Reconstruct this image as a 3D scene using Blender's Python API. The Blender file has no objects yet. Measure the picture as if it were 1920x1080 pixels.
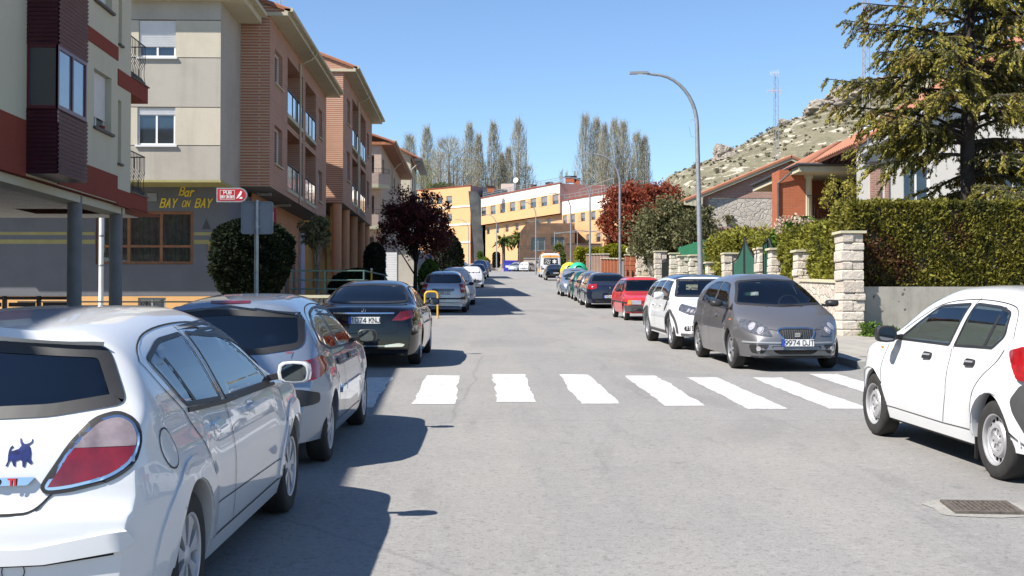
# street scene
import bpy,bmesh,math,random
import numpy as np
from mathutils import Vector,Matrix,Quaternion
from mathutils.bvhtree import BVHTree
random.seed(7);RNG=np.random.default_rng(11)
SC=bpy.context.scene
COL=SC.collection
R_=math.radians
EYE=1.67;F_PX=2300.0;HY=585.0;VX=895.0
cam_d=bpy.data.cameras.new('camera');cam=bpy.data.objects.new('camera',cam_d);COL.objects.link(cam)
cam_d.sensor_width=36;cam_d.lens=36*F_PX/1920;cam_d.clip_start=0.1;cam_d.clip_end=3000
cam.location=(0,0,EYE)
cam.rotation_euler=(R_(90)+math.atan((HY-540)/F_PX),0,-math.atan((960-VX)/F_PX))
SC.camera=cam
SUN_TO=Vector((-0.78,-0.45,1.0)).normalized()
w=bpy.data.worlds.new('World');SC.world=w;w.use_nodes=True
nt=w.node_tree;bg=nt.nodes['Background']
sky=nt.nodes.new('ShaderNodeTexSky');sky.sky_type='NISHITA';sky.sun_disc=False
sky.sun_elevation=math.asin(SUN_TO.z);sky.sun_rotation=math.atan2(SUN_TO.x,SUN_TO.y)
sky.altitude=900;sky.air_density=1.0;sky.dust_density=0.0;sky.ozone_density=3.0
tint=nt.nodes.new('ShaderNodeMix');tint.data_type='RGBA';tint.blend_type='MULTIPLY';tint.inputs[0].default_value=1;tint.inputs[7].default_value=(.93,1.0,1.07,1)
nt.links.new(sky.outputs[0],tint.inputs[6]);nt.links.new(tint.outputs[2],bg.inputs[0]);bg.inputs[1].default_value=0.08
sun_d=bpy.data.lights.new('sun','SUN');sun_d.energy=4.4;sun_d.angle=R_(0.5);sun_d.color=(1.0,0.945,0.865)
sun=bpy.data.objects.new('sun',sun_d);COL.objects.link(sun)
sun.rotation_euler=(-SUN_TO).to_track_quat('-Z','Y').to_euler();sun.location=(-30,-20,60)
SC.view_settings.view_transform='Standard';SC.view_settings.look='None'
SC.view_settings.exposure=1.1;SC.view_settings.gamma=1
SC.render.resolution_x=1024;SC.render.resolution_y=576
try:
 SC.cycles.max_bounces=8;SC.cycles.transparent_max_bounces=12;SC.cycles.caustics_reflective=False;SC.cycles.caustics_refractive=False
except Exception:pass
_GY=[-60,0,50,80,110,160,200,216,270,400]
_GZ=[-2.16,0,1.8,3.18,4.55,6.9,8.3,9.0,11.0,13.0]
def gz(y):return float(np.interp(y,_GY,_GZ))
def slope(y):return(gz(y+1.5)-gz(y-1.5))/3
def PX(px,D):return(px-VX)*D/F_PX
def PZ(py,D):return EYE+(HY-py)*D/F_PX
MATS={}
def s2l(c):return tuple((v/12.92 if v<=.04045 else((v+.055)/1.055)**2.4)for v in c)
def nodes(name):
 m=bpy.data.materials.new(name);m.use_nodes=True
 t=m.node_tree;b=t.nodes['Principled BSDF'];MATS[name]=m
 return m,t,b
def N(t,kind,**kw):
 n=t.nodes.new('ShaderNode'+kind)
 for k,v in kw.items():setattr(n,k,v)
 return n
def L(t,a,b):t.links.new(a,b)
def coord(t,scale=(1,1,1),wall=False):
 g=N(t,'NewGeometry')
 if wall:
  s=N(t,'SeparateXYZ');L(t,g.outputs['Position'],s.inputs[0])
  a=N(t,'Math',operation='ADD');L(t,s.outputs[0],a.inputs[0]);L(t,s.outputs[1],a.inputs[1])
  c=N(t,'CombineXYZ');L(t,a.outputs[0],c.inputs[0]);L(t,s.outputs[2],c.inputs[1])
  out=c.outputs[0]
 else:out=g.outputs['Position']
 m=N(t,'Mapping');m.inputs['Scale'].default_value=scale;L(t,out,m.inputs[0])
 return m.outputs[0]
def mixc(t,fac,a,b,mode='MIX'):
 m=N(t,'Mix',data_type='RGBA',blend_type=mode)
 if isinstance(fac,(int,float)):m.inputs[0].default_value=fac
 else:L(t,fac,m.inputs[0])
 for i,v in((6,a),(7,b)):
  if isinstance(v,tuple):m.inputs[i].default_value=(*v[:3],1)
  else:L(t,v,m.inputs[i])
 return m.outputs[2]
def noise(t,vec,scale,detail=4,rough=.55,dist=0):
 n=N(t,'TexNoise');n.inputs['Scale'].default_value=scale;n.inputs['Detail'].default_value=detail
 n.inputs['Roughness'].default_value=rough;n.inputs['Distortion'].default_value=dist
 L(t,vec,n.inputs['Vector']);return n.outputs[0]
def ramp(t,fac,a,b,ca=(0,0,0),cb=(1,1,1)):
 r=N(t,'ValToRGB');r.color_ramp.elements[0].position=a;r.color_ramp.elements[1].position=b
 r.color_ramp.elements[0].color=(*ca,1);r.color_ramp.elements[1].color=(*cb,1)
 L(t,fac,r.inputs[0]);return r.outputs[0]
def bump(t,b,h,strength=.3,dist=.02):
 n=N(t,'Bump');n.inputs['Strength'].default_value=strength;n.inputs['Distance'].default_value=dist
 L(t,h,n.inputs['Height']);L(t,n.outputs[0],b.inputs['Normal'])
def mul(c,k):return tuple(min(1,v*k)for v in c)
def plain(name,c,rough=.6,metal=0,var=.12,scale=3,spec=.5,coat=0,bmp=0):
 if name in MATS:return MATS[name]
 m,t,b=nodes(name)
 f=noise(t,coord(t),scale,5)
 L(t,mixc(t,ramp(t,f,.3,.7),mul(c,1-var),mul(c,1+var)),b.inputs['Base Color'])
 b.inputs['Roughness'].default_value=rough;b.inputs['Metallic'].default_value=metal
 b.inputs['Specular IOR Level'].default_value=spec;b.inputs['Coat Weight'].default_value=coat
 b.inputs['Coat Roughness'].default_value=.04
 if bmp:bump(t,b,noise(t,coord(t),60,3),bmp,.01)
 return m
def paint(name,c,metal=0.0,rough=.35,dirt=.06):
 m,t,b=nodes(name)
 f=noise(t,coord(t),2.2,6,.65)
 fl=noise(t,coord(t),900,1)
 base=mixc(t,ramp(t,f,.45,.8),c,mul(mixavg(c,(.3,.27,.22),.35),1))
 col=mixc(t,dirt*3,c,base)
 if metal:col=mixc(t,ramp(t,fl,.4,.65),col,mul(c,1.25))
 L(t,col,b.inputs['Base Color'])
 b.inputs['Metallic'].default_value=metal;b.inputs['Roughness'].default_value=rough
 b.inputs['Coat Weight'].default_value=1;b.inputs['Specular IOR Level'].default_value=.1
 rr=ramp(t,f,.3,.8,(.01,.01,.01),(.05,.05,.05));L(t,rr,b.inputs['Coat Roughness'])
 return m
def mixavg(a,b,k):return tuple(x*(1-k)+y*k for x,y in zip(a,b))
def plaster(name,c,var=.1,stain=.15,sc=1.0):
 m,t,b=nodes(name)
 v=coord(t)
 f1=noise(t,v,40*sc,4,.7);f2=noise(t,v,.8,5,.6);v2=coord(t,(1.2,1.2,.15));f3=noise(t,v2,1.5,5,.6)
 col=mixc(t,ramp(t,f1,.35,.65),mul(c,1-var),mul(c,1+var))
 col=mixc(t,ramp(t,f2,.45,.75,(0,0,0),(stain,)*3),col,mul(c,.55))
 col=mixc(t,ramp(t,f3,.55,.8,(0,0,0),(stain,)*3),col,mul(c,.5))
 L(t,col,b.inputs['Base Color']);b.inputs['Roughness'].default_value=.9
 b.inputs['Specular IOR Level'].default_value=.2
 bump(t,b,f1,.35,.01);return m
def brick(name,c1,c2,mortar,bw=.24,bh=.07,ms=.012,bmp=.6):
 m,t,b=nodes(name)
 v=coord(t,(1,1,1),wall=True)
 br=N(t,'TexBrick');L(t,v,br.inputs['Vector'])
 br.inputs['Color1'].default_value=(*c1,1);br.inputs['Color2'].default_value=(*c2,1);br.inputs['Mortar'].default_value=(*mortar,1)
 br.inputs['Scale'].default_value=1;br.inputs['Mortar Size'].default_value=ms;br.inputs['Mortar Smooth'].default_value=.2
 br.inputs['Brick Width'].default_value=bw;br.inputs['Row Height'].default_value=bh;br.inputs['Bias'].default_value=0
 f2=noise(t,coord(t),1.1,5,.6)
 L(t,mixc(t,ramp(t,f2,.4,.8,(0,0,0),(.3,.3,.3)),br.outputs[0],mul(c1,.6)),b.inputs['Base Color'])
 inv=N(t,'Math',operation='SUBTRACT');inv.inputs[0].default_value=1;L(t,br.outputs['Fac'],inv.inputs[1])
 bump(t,b,inv.outputs[0],bmp,.01);b.inputs['Roughness'].default_value=.85;b.inputs['Specular IOR Level'].default_value=.2
 return m
def stonework(name,c1,c2,mortar,sc=4.0,bmp=1.0,dep=.06,stretch=(1,1,1.3)):
 m,t,b=nodes(name)
 v=coord(t,stretch)
 nn=N(t,'TexNoise');nn.inputs['Scale'].default_value=3;L(t,v,nn.inputs['Vector'])
 vv=mixc(t,.12,v,nn.outputs[1])
 vo=N(t,'TexVoronoi',feature='F1');vo.inputs['Scale'].default_value=sc;L(t,vv,vo.inputs['Vector'])
 ve=N(t,'TexVoronoi',feature='DISTANCE_TO_EDGE');ve.inputs['Scale'].default_value=sc;L(t,vv,ve.inputs['Vector'])
 edge=ramp(t,ve.outputs['Distance'],.02,.09)
 sep=N(t,'SeparateXYZ');L(t,vo.outputs['Color'],sep.inputs[0])
 col=mixc(t,sep.outputs[0],c1,c2)
 f=noise(t,v,12,6,.7)
 col=mixc(t,ramp(t,f,.35,.75,(0,0,0),(.5,.5,.5)),col,mul(c1,.55))
 L(t,mixc(t,edge,mortar,col),b.inputs['Base Color'])
 a=N(t,'Math',operation='MULTIPLY_ADD');L(t,f,a.inputs[0]);a.inputs[1].default_value=.5;L(t,edge,a.inputs[2])
 bump(t,b,a.outputs[0],bmp,dep);b.inputs['Roughness'].default_value=.95;b.inputs['Specular IOR Level'].default_value=.15
 return m
def slabs(name,c1,c2,c3,bw=.9,bh=.45):
 m,t,b=nodes(name)
 br=N(t,'TexBrick');L(t,coord(t,wall=True),br.inputs['Vector'])
 br.inputs['Color1'].default_value=(*c1,1);br.inputs['Color2'].default_value=(*c2,1);br.inputs['Mortar'].default_value=(*mul(c3,.4),1)
 br.inputs['Scale'].default_value=1;br.inputs['Mortar Size'].default_value=.015;br.inputs['Brick Width'].default_value=bw;br.inputs['Row Height'].default_value=bh
 f=noise(t,coord(t),1.6,6,.7,1)
 L(t,mixc(t,ramp(t,f,.38,.62),br.outputs[0],c3),b.inputs['Base Color']);b.inputs['Roughness'].default_value=.8
 return m
def foliage(name,c1,c2,c3=None,rough=.65,trans=.3,sc=1.2):
 """leaf-by-leaf colour variation, real leaf translucency"""
 m,t,b=nodes(name)
 g=N(t,'NewGeometry');f=noise(t,coord(t),sc,3)
 col=mixc(t,g.outputs['Random Per Island'],c1,c2)
 if c3:col=mixc(t,ramp(t,f,.52,.66),col,c3)
 L(t,col,b.inputs['Base Color']);b.inputs['Roughness'].default_value=rough;b.inputs['Specular IOR Level'].default_value=.25
 tr=N(t,'BsdfTranslucent');L(t,col,tr.inputs[0])
 mx=N(t,'MixShader');mx.inputs[0].default_value=trans
 L(t,b.outputs[0],mx.inputs[1]);L(t,tr.outputs[0],mx.inputs[2]);L(t,mx.outputs[0],t.nodes['Material Output'].inputs[0])
 return m
def glass_thin(name,tint,refl=.06,rough=.01):
 m=bpy.data.materials.new(name);m.use_nodes=True;t=m.node_tree;MATS[name]=m
 t.nodes.remove(t.nodes['Principled BSDF'])
 tr=N(t,'BsdfTransparent');tr.inputs[0].default_value=(*tint,1)
 gl=N(t,'BsdfGlossy');gl.inputs[1].default_value=rough;gl.inputs[0].default_value=(1,1,1,1)
 fr=N(t,'Fresnel');fr.inputs[0].default_value=1.52
 ad=N(t,'Math',operation='ADD');ad.use_clamp=True;L(t,fr.outputs[0],ad.inputs[0]);ad.inputs[1].default_value=refl
 mx=N(t,'MixShader');L(t,ad.outputs[0],mx.inputs[0]);L(t,tr.outputs[0],mx.inputs[1]);L(t,gl.outputs[0],mx.inputs[2])
 L(t,mx.outputs[0],t.nodes['Material Output'].inputs[0]);return m
def M(n):return MATS[n]
def tag(o,label=None,cat=None,group=None,kind=None):
 if label:o['label']=label
 if cat:o['category']=cat
 if group:o['group']=group
 if kind:o['kind']=kind
 return o
def thing(name,label,cat,loc=(0,0,0),group=None,rot=(0,0,0)):
 o=bpy.data.objects.new(name,None);COL.objects.link(o);o.location=loc;o.rotation_euler=rot
 o.empty_display_size=.2
 return tag(o,label,cat,group)
def root_of(o):
 while o.parent:o=o.parent
 return o
def mesh_obj(name,verts,faces,mats,parent=None,smooth=False,midx=None,loc=None,local=False):
 me=bpy.data.meshes.new(name)
 v=np.asarray(verts,dtype=float).reshape(-1,3)
 if parent is not None and not local:v=v-np.array(root_of(parent).location)
 elif loc is not None:v=v-np.array(loc)
 if isinstance(faces,np.ndarray):
  nf,k=faces.shape
  me.vertices.add(len(v));me.vertices.foreach_set('co',v.astype(np.float32).ravel())
  me.loops.add(nf*k);me.loops.foreach_set('vertex_index',faces.astype(np.int32).ravel())
  me.polygons.add(nf);me.polygons.foreach_set('loop_start',np.arange(0,nf*k,k,dtype=np.int32))
  me.update(calc_edges=True)
 else:
  me.from_pydata(v.tolist(),[],faces);me.update()
 if not isinstance(mats,(list,tuple)):mats=[mats]
 for m in mats:me.materials.append(M(m)if isinstance(m,str)else m)
 if midx is not None:me.polygons.foreach_set('material_index',np.asarray(midx,dtype=np.int32))
 if smooth:me.polygons.foreach_set('use_smooth',[True]*len(me.polygons))
 o=bpy.data.objects.new(name,me);COL.objects.link(o)
 if parent is not None:o.parent=parent
 elif loc is not None:o.location=loc
 return o
class MB:
 def __init__(s):s.v=[];s.f=[];s.m=[];s.cur=0
 def add(s,vs,fs):
  k=len(s.v);s.v+=[tuple(p)for p in vs]
  for f in fs:s.f.append([i+k for i in f]);s.m.append(s.cur)
  return s
 def quad(s,*p):return s.add(p,[list(range(len(p)))])
 def box(s,x0,x1,y0,y1,z0,z1):
  vs=[(x,y,z)for z in(z0,z1)for y in(y0,y1)for x in(x0,x1)]
  return s.add(vs,[(0,2,3,1),(4,5,7,6),(0,1,5,4),(2,6,7,3),(0,4,6,2),(1,3,7,5)])
 def obox(s,c,u,v,w):
  """centre and three half-extent vectors"""
  c,u,v,w=map(Vector,(c,u,v,w))
  vs=[c+a*u+b*v+d*w for d in(-1,1)for b in(-1,1)for a in(-1,1)]
  return s.add(vs,[(0,2,3,1),(4,5,7,6),(0,1,5,4),(2,6,7,3),(0,4,6,2),(1,3,7,5)])
 def tube(s,pts,r,n=8,cap=True,r2=None):
  pts=[Vector(p)for p in pts];k=len(pts)
  rs=r if isinstance(r,(list,tuple))else[r+((r2 if r2 is not None else r)-r)*i/max(1,k-1)for i in range(k)]
  base=len(s.v);prev=None
  for i,p in enumerate(pts):
   d=(pts[min(i+1,k-1)]-pts[max(i-1,0)]).normalized()
   if prev is None:
    a=d.orthogonal().normalized()
   else:
    a=(prev-d*prev.dot(d)).normalized()
   prev=a;b=d.cross(a)
   for j in range(n):
    t=2*math.pi*j/n;q=p+(a*math.cos(t)+b*math.sin(t))*rs[i];s.v.append(tuple(q))
  for i in range(k-1):
   for j in range(n):
    s.f.append([base+i*n+j,base+i*n+(j+1)%n,base+(i+1)*n+(j+1)%n,base+(i+1)*n+j]);s.m.append(s.cur)
  if cap:
   s.f.append([base+j for j in range(n)][::-1]);s.m.append(s.cur)
   s.f.append([base+(k-1)*n+j for j in range(n)]);s.m.append(s.cur)
  return s
 def lathe(s,prof,c=(0,0,0),axis='Z',n=24,jit=0):
  base=len(s.v);c=Vector(c);k=len(prof)
  for r,h in prof:
   for j in range(n):
    t=2*math.pi*j/n;a,b=r*math.cos(t),r*math.sin(t)
    p={'Z':(a,b,h),'X':(h,a,b),'Y':(b,h,a)}[axis];s.v.append(tuple(c+Vector(p)))
  for i in range(k-1):
   for j in range(n):
    s.f.append([base+i*n+j,base+i*n+(j+1)%n,base+(i+1)*n+(j+1)%n,base+(i+1)*n+j]);s.m.append(s.cur)
  return s
 def prism(s,poly,o,u,v,d):
  """polygon (a,b) in the plane o+a*u+b*v, extruded by vector d"""
  o,u,v,d=map(Vector,(o,u,v,d));n=len(poly)
  a=[o+p[0]*u+p[1]*v for p in poly];b=[p+d for p in a]
  return s.add(a+b,[list(range(n))[::-1],list(range(n,2*n))]+[(i,(i+1)%n,n+(i+1)%n,n+i)for i in range(n)])
 def build(s,name,mats,parent=None,smooth=False,loc=None,local=False):
  o=mesh_obj(name,s.v,s.f,mats,parent,False,s.m,loc,local)
  bm=bmesh.new();bm.from_mesh(o.data);bmesh.ops.recalc_face_normals(bm,faces=bm.faces);bm.to_mesh(o.data);bm.free()
  if smooth:
   o.data.polygons.foreach_set('use_smooth',[True]*len(o.data.polygons))
   try:o.data.set_sharp_from_angle(angle=R_(40))
   except Exception:pass
  return o
def text_mesh(txt,size,mat,parent,o,u,v,shear=0,extr=.004,name='lettering',local=False,align='CENTER',bold=0.0,sx=1.0):
 c=bpy.data.curves.new(name,'FONT');c.body=txt;c.size=size;c.extrude=extr;c.align_x=align;c.align_y='CENTER';c.shear=shear;c.offset=bold
 ob=bpy.data.objects.new(name,c);COL.objects.link(ob)
 bpy.context.view_layer.update()
 me=bpy.data.meshes.new_from_object(ob.evaluated_get(bpy.context.evaluated_depsgraph_get()))
 bpy.data.objects.remove(ob)
 o=Vector(o);u=Vector(u).normalized();v=Vector(v).normalized();n=u.cross(v)
 off=Vector((0,0,0))if local else root_of(parent).location
 for p in me.vertices:p.co=o+u*p.co.x*sx+v*p.co.y+n*p.co.z-off
 me.materials.clear();me.materials.append(M(mat));me.name=name
 r=bpy.data.objects.new(name,me);COL.objects.link(r);r.parent=parent
 return r
def round_poly(pts,r,seg=5):
 out=[];n=len(pts)
 for i in range(n):
  p0,p,p1=Vector(pts[i-1][:2]),Vector(pts[i][:2]),Vector(pts[(i+1)%n][:2])
  rr=pts[i][2]if len(pts[i])>2 else r
  d0=(p0-p);d1=(p1-p);k=min(rr,d0.length*.45,d1.length*.45)
  if k<1e-4:out.append(tuple(p));continue
  a=p+d0.normalized()*k;b=p+d1.normalized()*k
  for j in range(seg+1):
   t=j/seg;out.append(tuple(a*(1-t)**2+p*2*t*(1-t)+b*t*t))
 return out
def area2(p):return sum(p[i-1][0]*p[i][1]-p[i][0]*p[i-1][1]for i in range(len(p)))/2
def inset(poly,d):
 n=len(poly);out=[];s=1 if area2(poly)>0 else-1
 for i in range(n):
  a,p,b=Vector(poly[i-1]),Vector(poly[i]),Vector(poly[(i+1)%n])
  e0=(p-a);e1=(b-p)
  if e0.length<1e-6 or e1.length<1e-6:out.append(tuple(p));continue
  e0.normalize();e1.normalize()
  n0=Vector((-e0.y,e0.x))*s;n1=Vector((-e1.y,e1.x))*s;m=(n0+n1)
  if m.length<1e-4:m=n0
  m.normalize();k=d/max(.45,m.dot(n0));out.append(tuple(p+m*k))
 return out
def inside(p,poly):
 x,y=p;c=False;j=len(poly)-1
 for i in range(len(poly)):
  xi,yi=poly[i];xj,yj=poly[j]
  if(yi>y)!=(yj>y)and x<(xj-xi)*(y-yi)/(yj-yi)+xi:c=not c
  j=i
 return c
def pchip(pts):
 xs=np.array([p[0]for p in pts],float);ys=np.array([p[1]for p in pts],float)
 h=np.diff(xs);d=np.diff(ys)/h;m=np.zeros(len(xs));m[0]=d[0];m[-1]=d[-1]
 for i in range(1,len(xs)-1):
  if d[i-1]*d[i]>0:
   w1=2*h[i]+h[i-1];w2=h[i]+2*h[i-1];m[i]=(w1+w2)/(w1/d[i-1]+w2/d[i])
 def f(x):
  x=min(max(x,xs[0]),xs[-1]);i=min(int(np.searchsorted(xs,x,'right'))-1,len(xs)-2);i=max(i,0)
  t=(x-xs[i])/h[i];t2,t3=t*t,t*t*t
  return float((2*t3-3*t2+1)*ys[i]+(t3-2*t2+t)*h[i]*m[i]+(-2*t3+3*t2)*ys[i+1]+(t3-t2)*h[i]*m[i+1])
 return f
GLYPH={'0':[[(1,0),(3,0),(4,1),(4,5),(3,6),(1,6),(0,5),(0,1),(1,0)]],'1':[[(.6,4.6),(2.2,6),(2.2,0)]],'2':[[(0,5),(1,6),(3,6),(4,5),(4,4),(0,0),(4,0)]],'3':[[(0,6),(4,6),(2,3.6),(3,3.6),(4,2.6),(4,1),(3,0),(1,0),(0,1)]],'4':[[(3.2,0),(3.2,6),(0,1.8),(4.2,1.8)]],'5':[[(4,6),(.3,6),(0,3.4),(3,3.6),(4,2.6),(4,1),(3,0),(0,.3)]],'6':[[(3.6,6),(1.4,5),(0,2.8),(0,1),(1,0),(3,0),(4,1),(4,2.4),(3,3.4),(.4,3.2)]],'7':[[(0,6),(4,6),(1.4,0)]],'8':[[(1,3.2),(0,4),(0,5),(1,6),(3,6),(4,5),(4,4),(3,3.2),(1,3.2),(0,2.2),(0,1),(1,0),(3,0),(4,1),(4,2.2),(3,3.2)]],'9':[[(.4,0),(2.6,1),(4,3.2),(4,5),(3,6),(1,6),(0,5),(0,3.6),(1,2.6),(3.6,2.8)]],'A':[[(0,0),(2,6),(4,0)],[(.7,2),(3.3,2)]],'B':[[(0,0),(0,6),(3,6),(4,5),(4,4),(3,3.2),(0,3.2)],[(3,3.2),(4,2.3),(4,1),(3,0),(0,0)]],'C':[[(4,5),(3,6),(1,6),(0,5),(0,1),(1,0),(3,0),(4,1)]],'D':[[(0,0),(0,6),(2.8,6),(4,4.8),(4,1.2),(2.8,0),(0,0)]],'E':[[(4,6),(0,6),(0,0),(4,0)],[(0,3.1),(3,3.1)]],'G':[[(4,5),(3,6),(1,6),(0,5),(0,1),(1,0),(3,0),(4,1),(4,2.8),(2.4,2.8)]],'H':[[(0,0),(0,6)],[(4,0),(4,6)],[(0,3.1),(4,3.1)]],'I':[[(2,0),(2,6)]],'J':[[(3.6,6),(3.6,1),(2.6,0),(1,0),(0,1),(0,1.6)]],'K':[[(0,0),(0,6)],[(4,6),(0,2.6)],[(1.4,3.6),(4,0)]],'L':[[(0,6),(0,0),(3.6,0)]],'N':[[(0,0),(0,6),(4,0),(4,6)]],'O':[[(1,0),(3,0),(4,1),(4,5),(3,6),(1,6),(0,5),(0,1),(1,0)]],'P':[[(0,0),(0,6),(3,6),(4,5),(4,3.8),(3,2.8),(0,2.8)]],'R':[[(0,0),(0,6),(3,6),(4,5),(4,4),(3,3),(0,3)],[(2,3),(4,0)]],'S':[[(4,5),(3,6),(1,6),(0,5),(0,4),(1,3.2),(3,2.8),(4,2),(4,1),(3,0),(1,0),(0,1)]],'T':[[(0,6),(4,6)],[(2,6),(2,0)]],'U':[[(0,6),(0,1),(1,0),(3,0),(4,1),(4,6)]],'X':[[(0,0),(4,6)],[(0,6),(4,0)]],'Y':[[(0,6),(2,3),(4,6)],[(2,3),(2,0)]],'Z':[[(0,6),(4,6),(0,0),(4,0)]],'%':[[(0,0),(4,6)],[(.2,5),(1,5.8)],[(3,.4),(3.8,1.2)]],'a':[[(3.4,3.4),(1,3.6),(0,2.5),(0,1),(1,0),(3.4,.8)],[(3.4,3.8),(3.4,0)]],'y':[[(0,4),(1.7,.6)],[(3.6,4),(1.2,-1.4),(0,-1.4)]],'n':[[(0,0),(0,4)],[(0,3),(1,4),(2.6,4),(3.4,3),(3.4,0)]],'r':[[(0,0),(0,4)],[(0,2.8),(1.2,4),(2.6,3.8)]]}
def strokes(txt,h,mat,parent,o,u,v,lw=.13,name='lettering',local=True,w=.6,gap=.3,slant=0.0,th=.001):
 u=Vector(u).normalized();v=Vector(v).normalized();n=u.cross(v);o=Vector(o);mb=MB();k=h/6;cw=4*k*w/.6*.95
 adv=cw+gap*h*.75;tot=sum(adv*(.55 if c==' ' else 1)for c in txt)-gap*h*.75;x=-tot/2;z=0
 for c in txt:
  if c==' ':x+=adv*.55;continue
  for pl in GLYPH[c]:
   P=[Vector((x+a/4*cw+slant*b*k,(b-3)*k))for a,b in pl]
   for a,b in zip(P,P[1:]):
    d=(b-a);l=d.length;d.normalize();q=Vector((-d.y,d.x))*lw*h/2;e=d*lw*h/2;z+=1e-5
    W=lambda t:o+u*t.x+v*t.y+n*(th+z)
    mb.quad(W(a-e-q),W(b+e-q),W(b+e+q),W(a-e+q))
  x+=adv
 return mb.build(name,mat,parent,local=local)
plain('black_plastic',(.018,.018,.019),.5,var=.25)
plain('grey_plastic',(.05,.05,.052),.55,var=.2)
plain('rubber',(.022,.021,.02),.85,var=.3,scale=9)
plain('dark_void',(.006,.006,.007),.9)
plain('chrome',(.75,.76,.78),.12,1,var=.04)
plain('alloy',(.42,.43,.45),.38,.7,var=.1)
plain('hubcap',(.5,.5,.51),.4,.3,var=.1,scale=14)
plain('steel_rim',(.45,.45,.46),.45,.5,var=.12,scale=10)
plain('red_lens',(.27,.008,.012),.12,coat=1,var=.3,scale=14)
plain('red_lens_dark',(.12,.006,.01),.12,coat=1,var=.3,scale=14)
plain('clear_lens',(.42,.40,.42),.1,.3,coat=1,var=.25,scale=16)
plain('smoke_lens',(.20,.165,.175),.1,coat=1,var=.35,scale=9);plain('lamp_red',(.17,.006,.009),.12,coat=1,var=.35,scale=9);plain('amber_lens',(.75,.22,.03),.15,coat=1)
plain('lamp_dark',(.15,.15,.155),.12,.5,coat=1,var=.4,scale=20)
plain('mirror',(.16,.17,.19),.03,1,var=.02)  # colour darkened to stand in for a dark reflection in the glass
plain('seat_fabric',(.02,.02,.022),.9)
plain('plate_white',(.72,.72,.70),.4,var=.05)
plain('plate_blue',(.02,.08,.45),.4)
plain('ink_black',(.012,.012,.012),.5)
plain('ink_red',(.5,.03,.03),.4)
plain('bull_blue',(.012,.02,.10),.35,var=.5,scale=40)
glass_thin('car_glass',(.30,.34,.33),.05)
glass_thin('car_glass_clear',(.62,.68,.65),.03)
glass_thin('car_glass_dark',(.03,.035,.04),.05)
plain('glass_opaque',(.012,.015,.018),.04,coat=1,spec=.8,var=.3,scale=1.5)
plain('galvanised',(.33,.34,.35),.45,.55,var=.15,scale=8)
plain('white_paint',(.72,.72,.70),.55,var=.06)
plain('window_glass',(.02,.03,.042),.06,spec=1.0,coat=1,var=.5,scale=.7)
plain('curtain',(.16,.19,.17),.8,var=.4,scale=5)
plain('iron_black',(.014,.014,.015),.55)
plain('shutter_white',(.62,.62,.62),.5,var=.05)
plain('shutter_grey',(.24,.25,.27),.5,var=.1)
def asphalt():
 m,t,b=nodes('asphalt');v=coord(t)
 f1=noise(t,v,75,3,.8);f2=noise(t,v,.35,6,.6);f3=noise(t,coord(t,(1,.05,1)),1.3,5,.6);f4=noise(t,v,220,2,.6)
 col=mixc(t,ramp(t,f1,.32,.68),(.185,.178,.168),(.31,.30,.285))
 col=mixc(t,ramp(t,f4,.60,.72,(0,0,0),(.5,.5,.5)),col,(.45,.44,.42))
 col=mixc(t,ramp(t,f2,.38,.66,(0,0,0),(.42,.42,.42)),col,(.175,.172,.168))
 col=mixc(t,ramp(t,f3,.45,.72,(0,0,0),(.38,.38,.38)),col,(.30,.285,.255))
 f5=noise(t,v,26,2,.7);col=mixc(t,ramp(t,f5,.36,.44,(.5,.5,.5),(0,0,0)),col,(.12,.116,.11));f6=noise(t,coord(t,(.9,.12,1)),2.4,7,.75);col=mixc(t,ramp(t,f6,.56,.66,(0,0,0),(.42,.42,.42)),col,(.15,.145,.136))
 wv=N(t,'TexVoronoi',feature='DISTANCE_TO_EDGE');wv.inputs['Scale'].default_value=.13
 nn=N(t,'TexNoise');nn.inputs['Scale'].default_value=.8;nn.inputs['Detail'].default_value=6;L(t,v,nn.inputs['Vector'])
 L(t,mixc(t,.35,v,nn.outputs[1],'ADD'),wv.inputs['Vector'])
 col=mixc(t,ramp(t,wv.outputs[0],.0003,.0010,(.3,.3,.3),(0,0,0)),col,(.085,.083,.08))
 f9=noise(t,coord(t,(.5,.18,1)),1.0,2,.4,.6);col=mixc(t,ramp(t,f9,.60,.63,(0,0,0),(.30,.30,.30)),col,(.165,.16,.152))
 sp=noise(t,v,2.1,3,.5)
 col=mixc(t,ramp(t,sp,.70,.78,(0,0,0),(.35,.35,.35)),col,(.07,.07,.07))
 f8=noise(t,v,9,5,.75);col=mixc(t,ramp(t,f8,.52,.70,(0,0,0),(.4,.4,.4)),col,(.34,.33,.31))
 L(t,col,b.inputs['Base Color']);b.inputs['Roughness'].default_value=.82;b.inputs['Specular IOR Level'].default_value=.35
 bump(t,b,f1,.5,.012)
asphalt()
def marking():
 m,t,b=nodes('marking_paint');v=coord(t,(.55,3.2,1));f=noise(t,v,5,8,.85);f2=noise(t,coord(t),60,3,.8)
 wear=mixc(t,.35,f,f2)
 L(t,mixc(t,ramp(t,wear,.43,.50),(.24,.236,.226),mixc(t,ramp(t,f2,.3,.7),(.48,.48,.46),(.62,.62,.60))),b.inputs['Base Color'])
 b.inputs['Roughness'].default_value=.7
marking()
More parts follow.
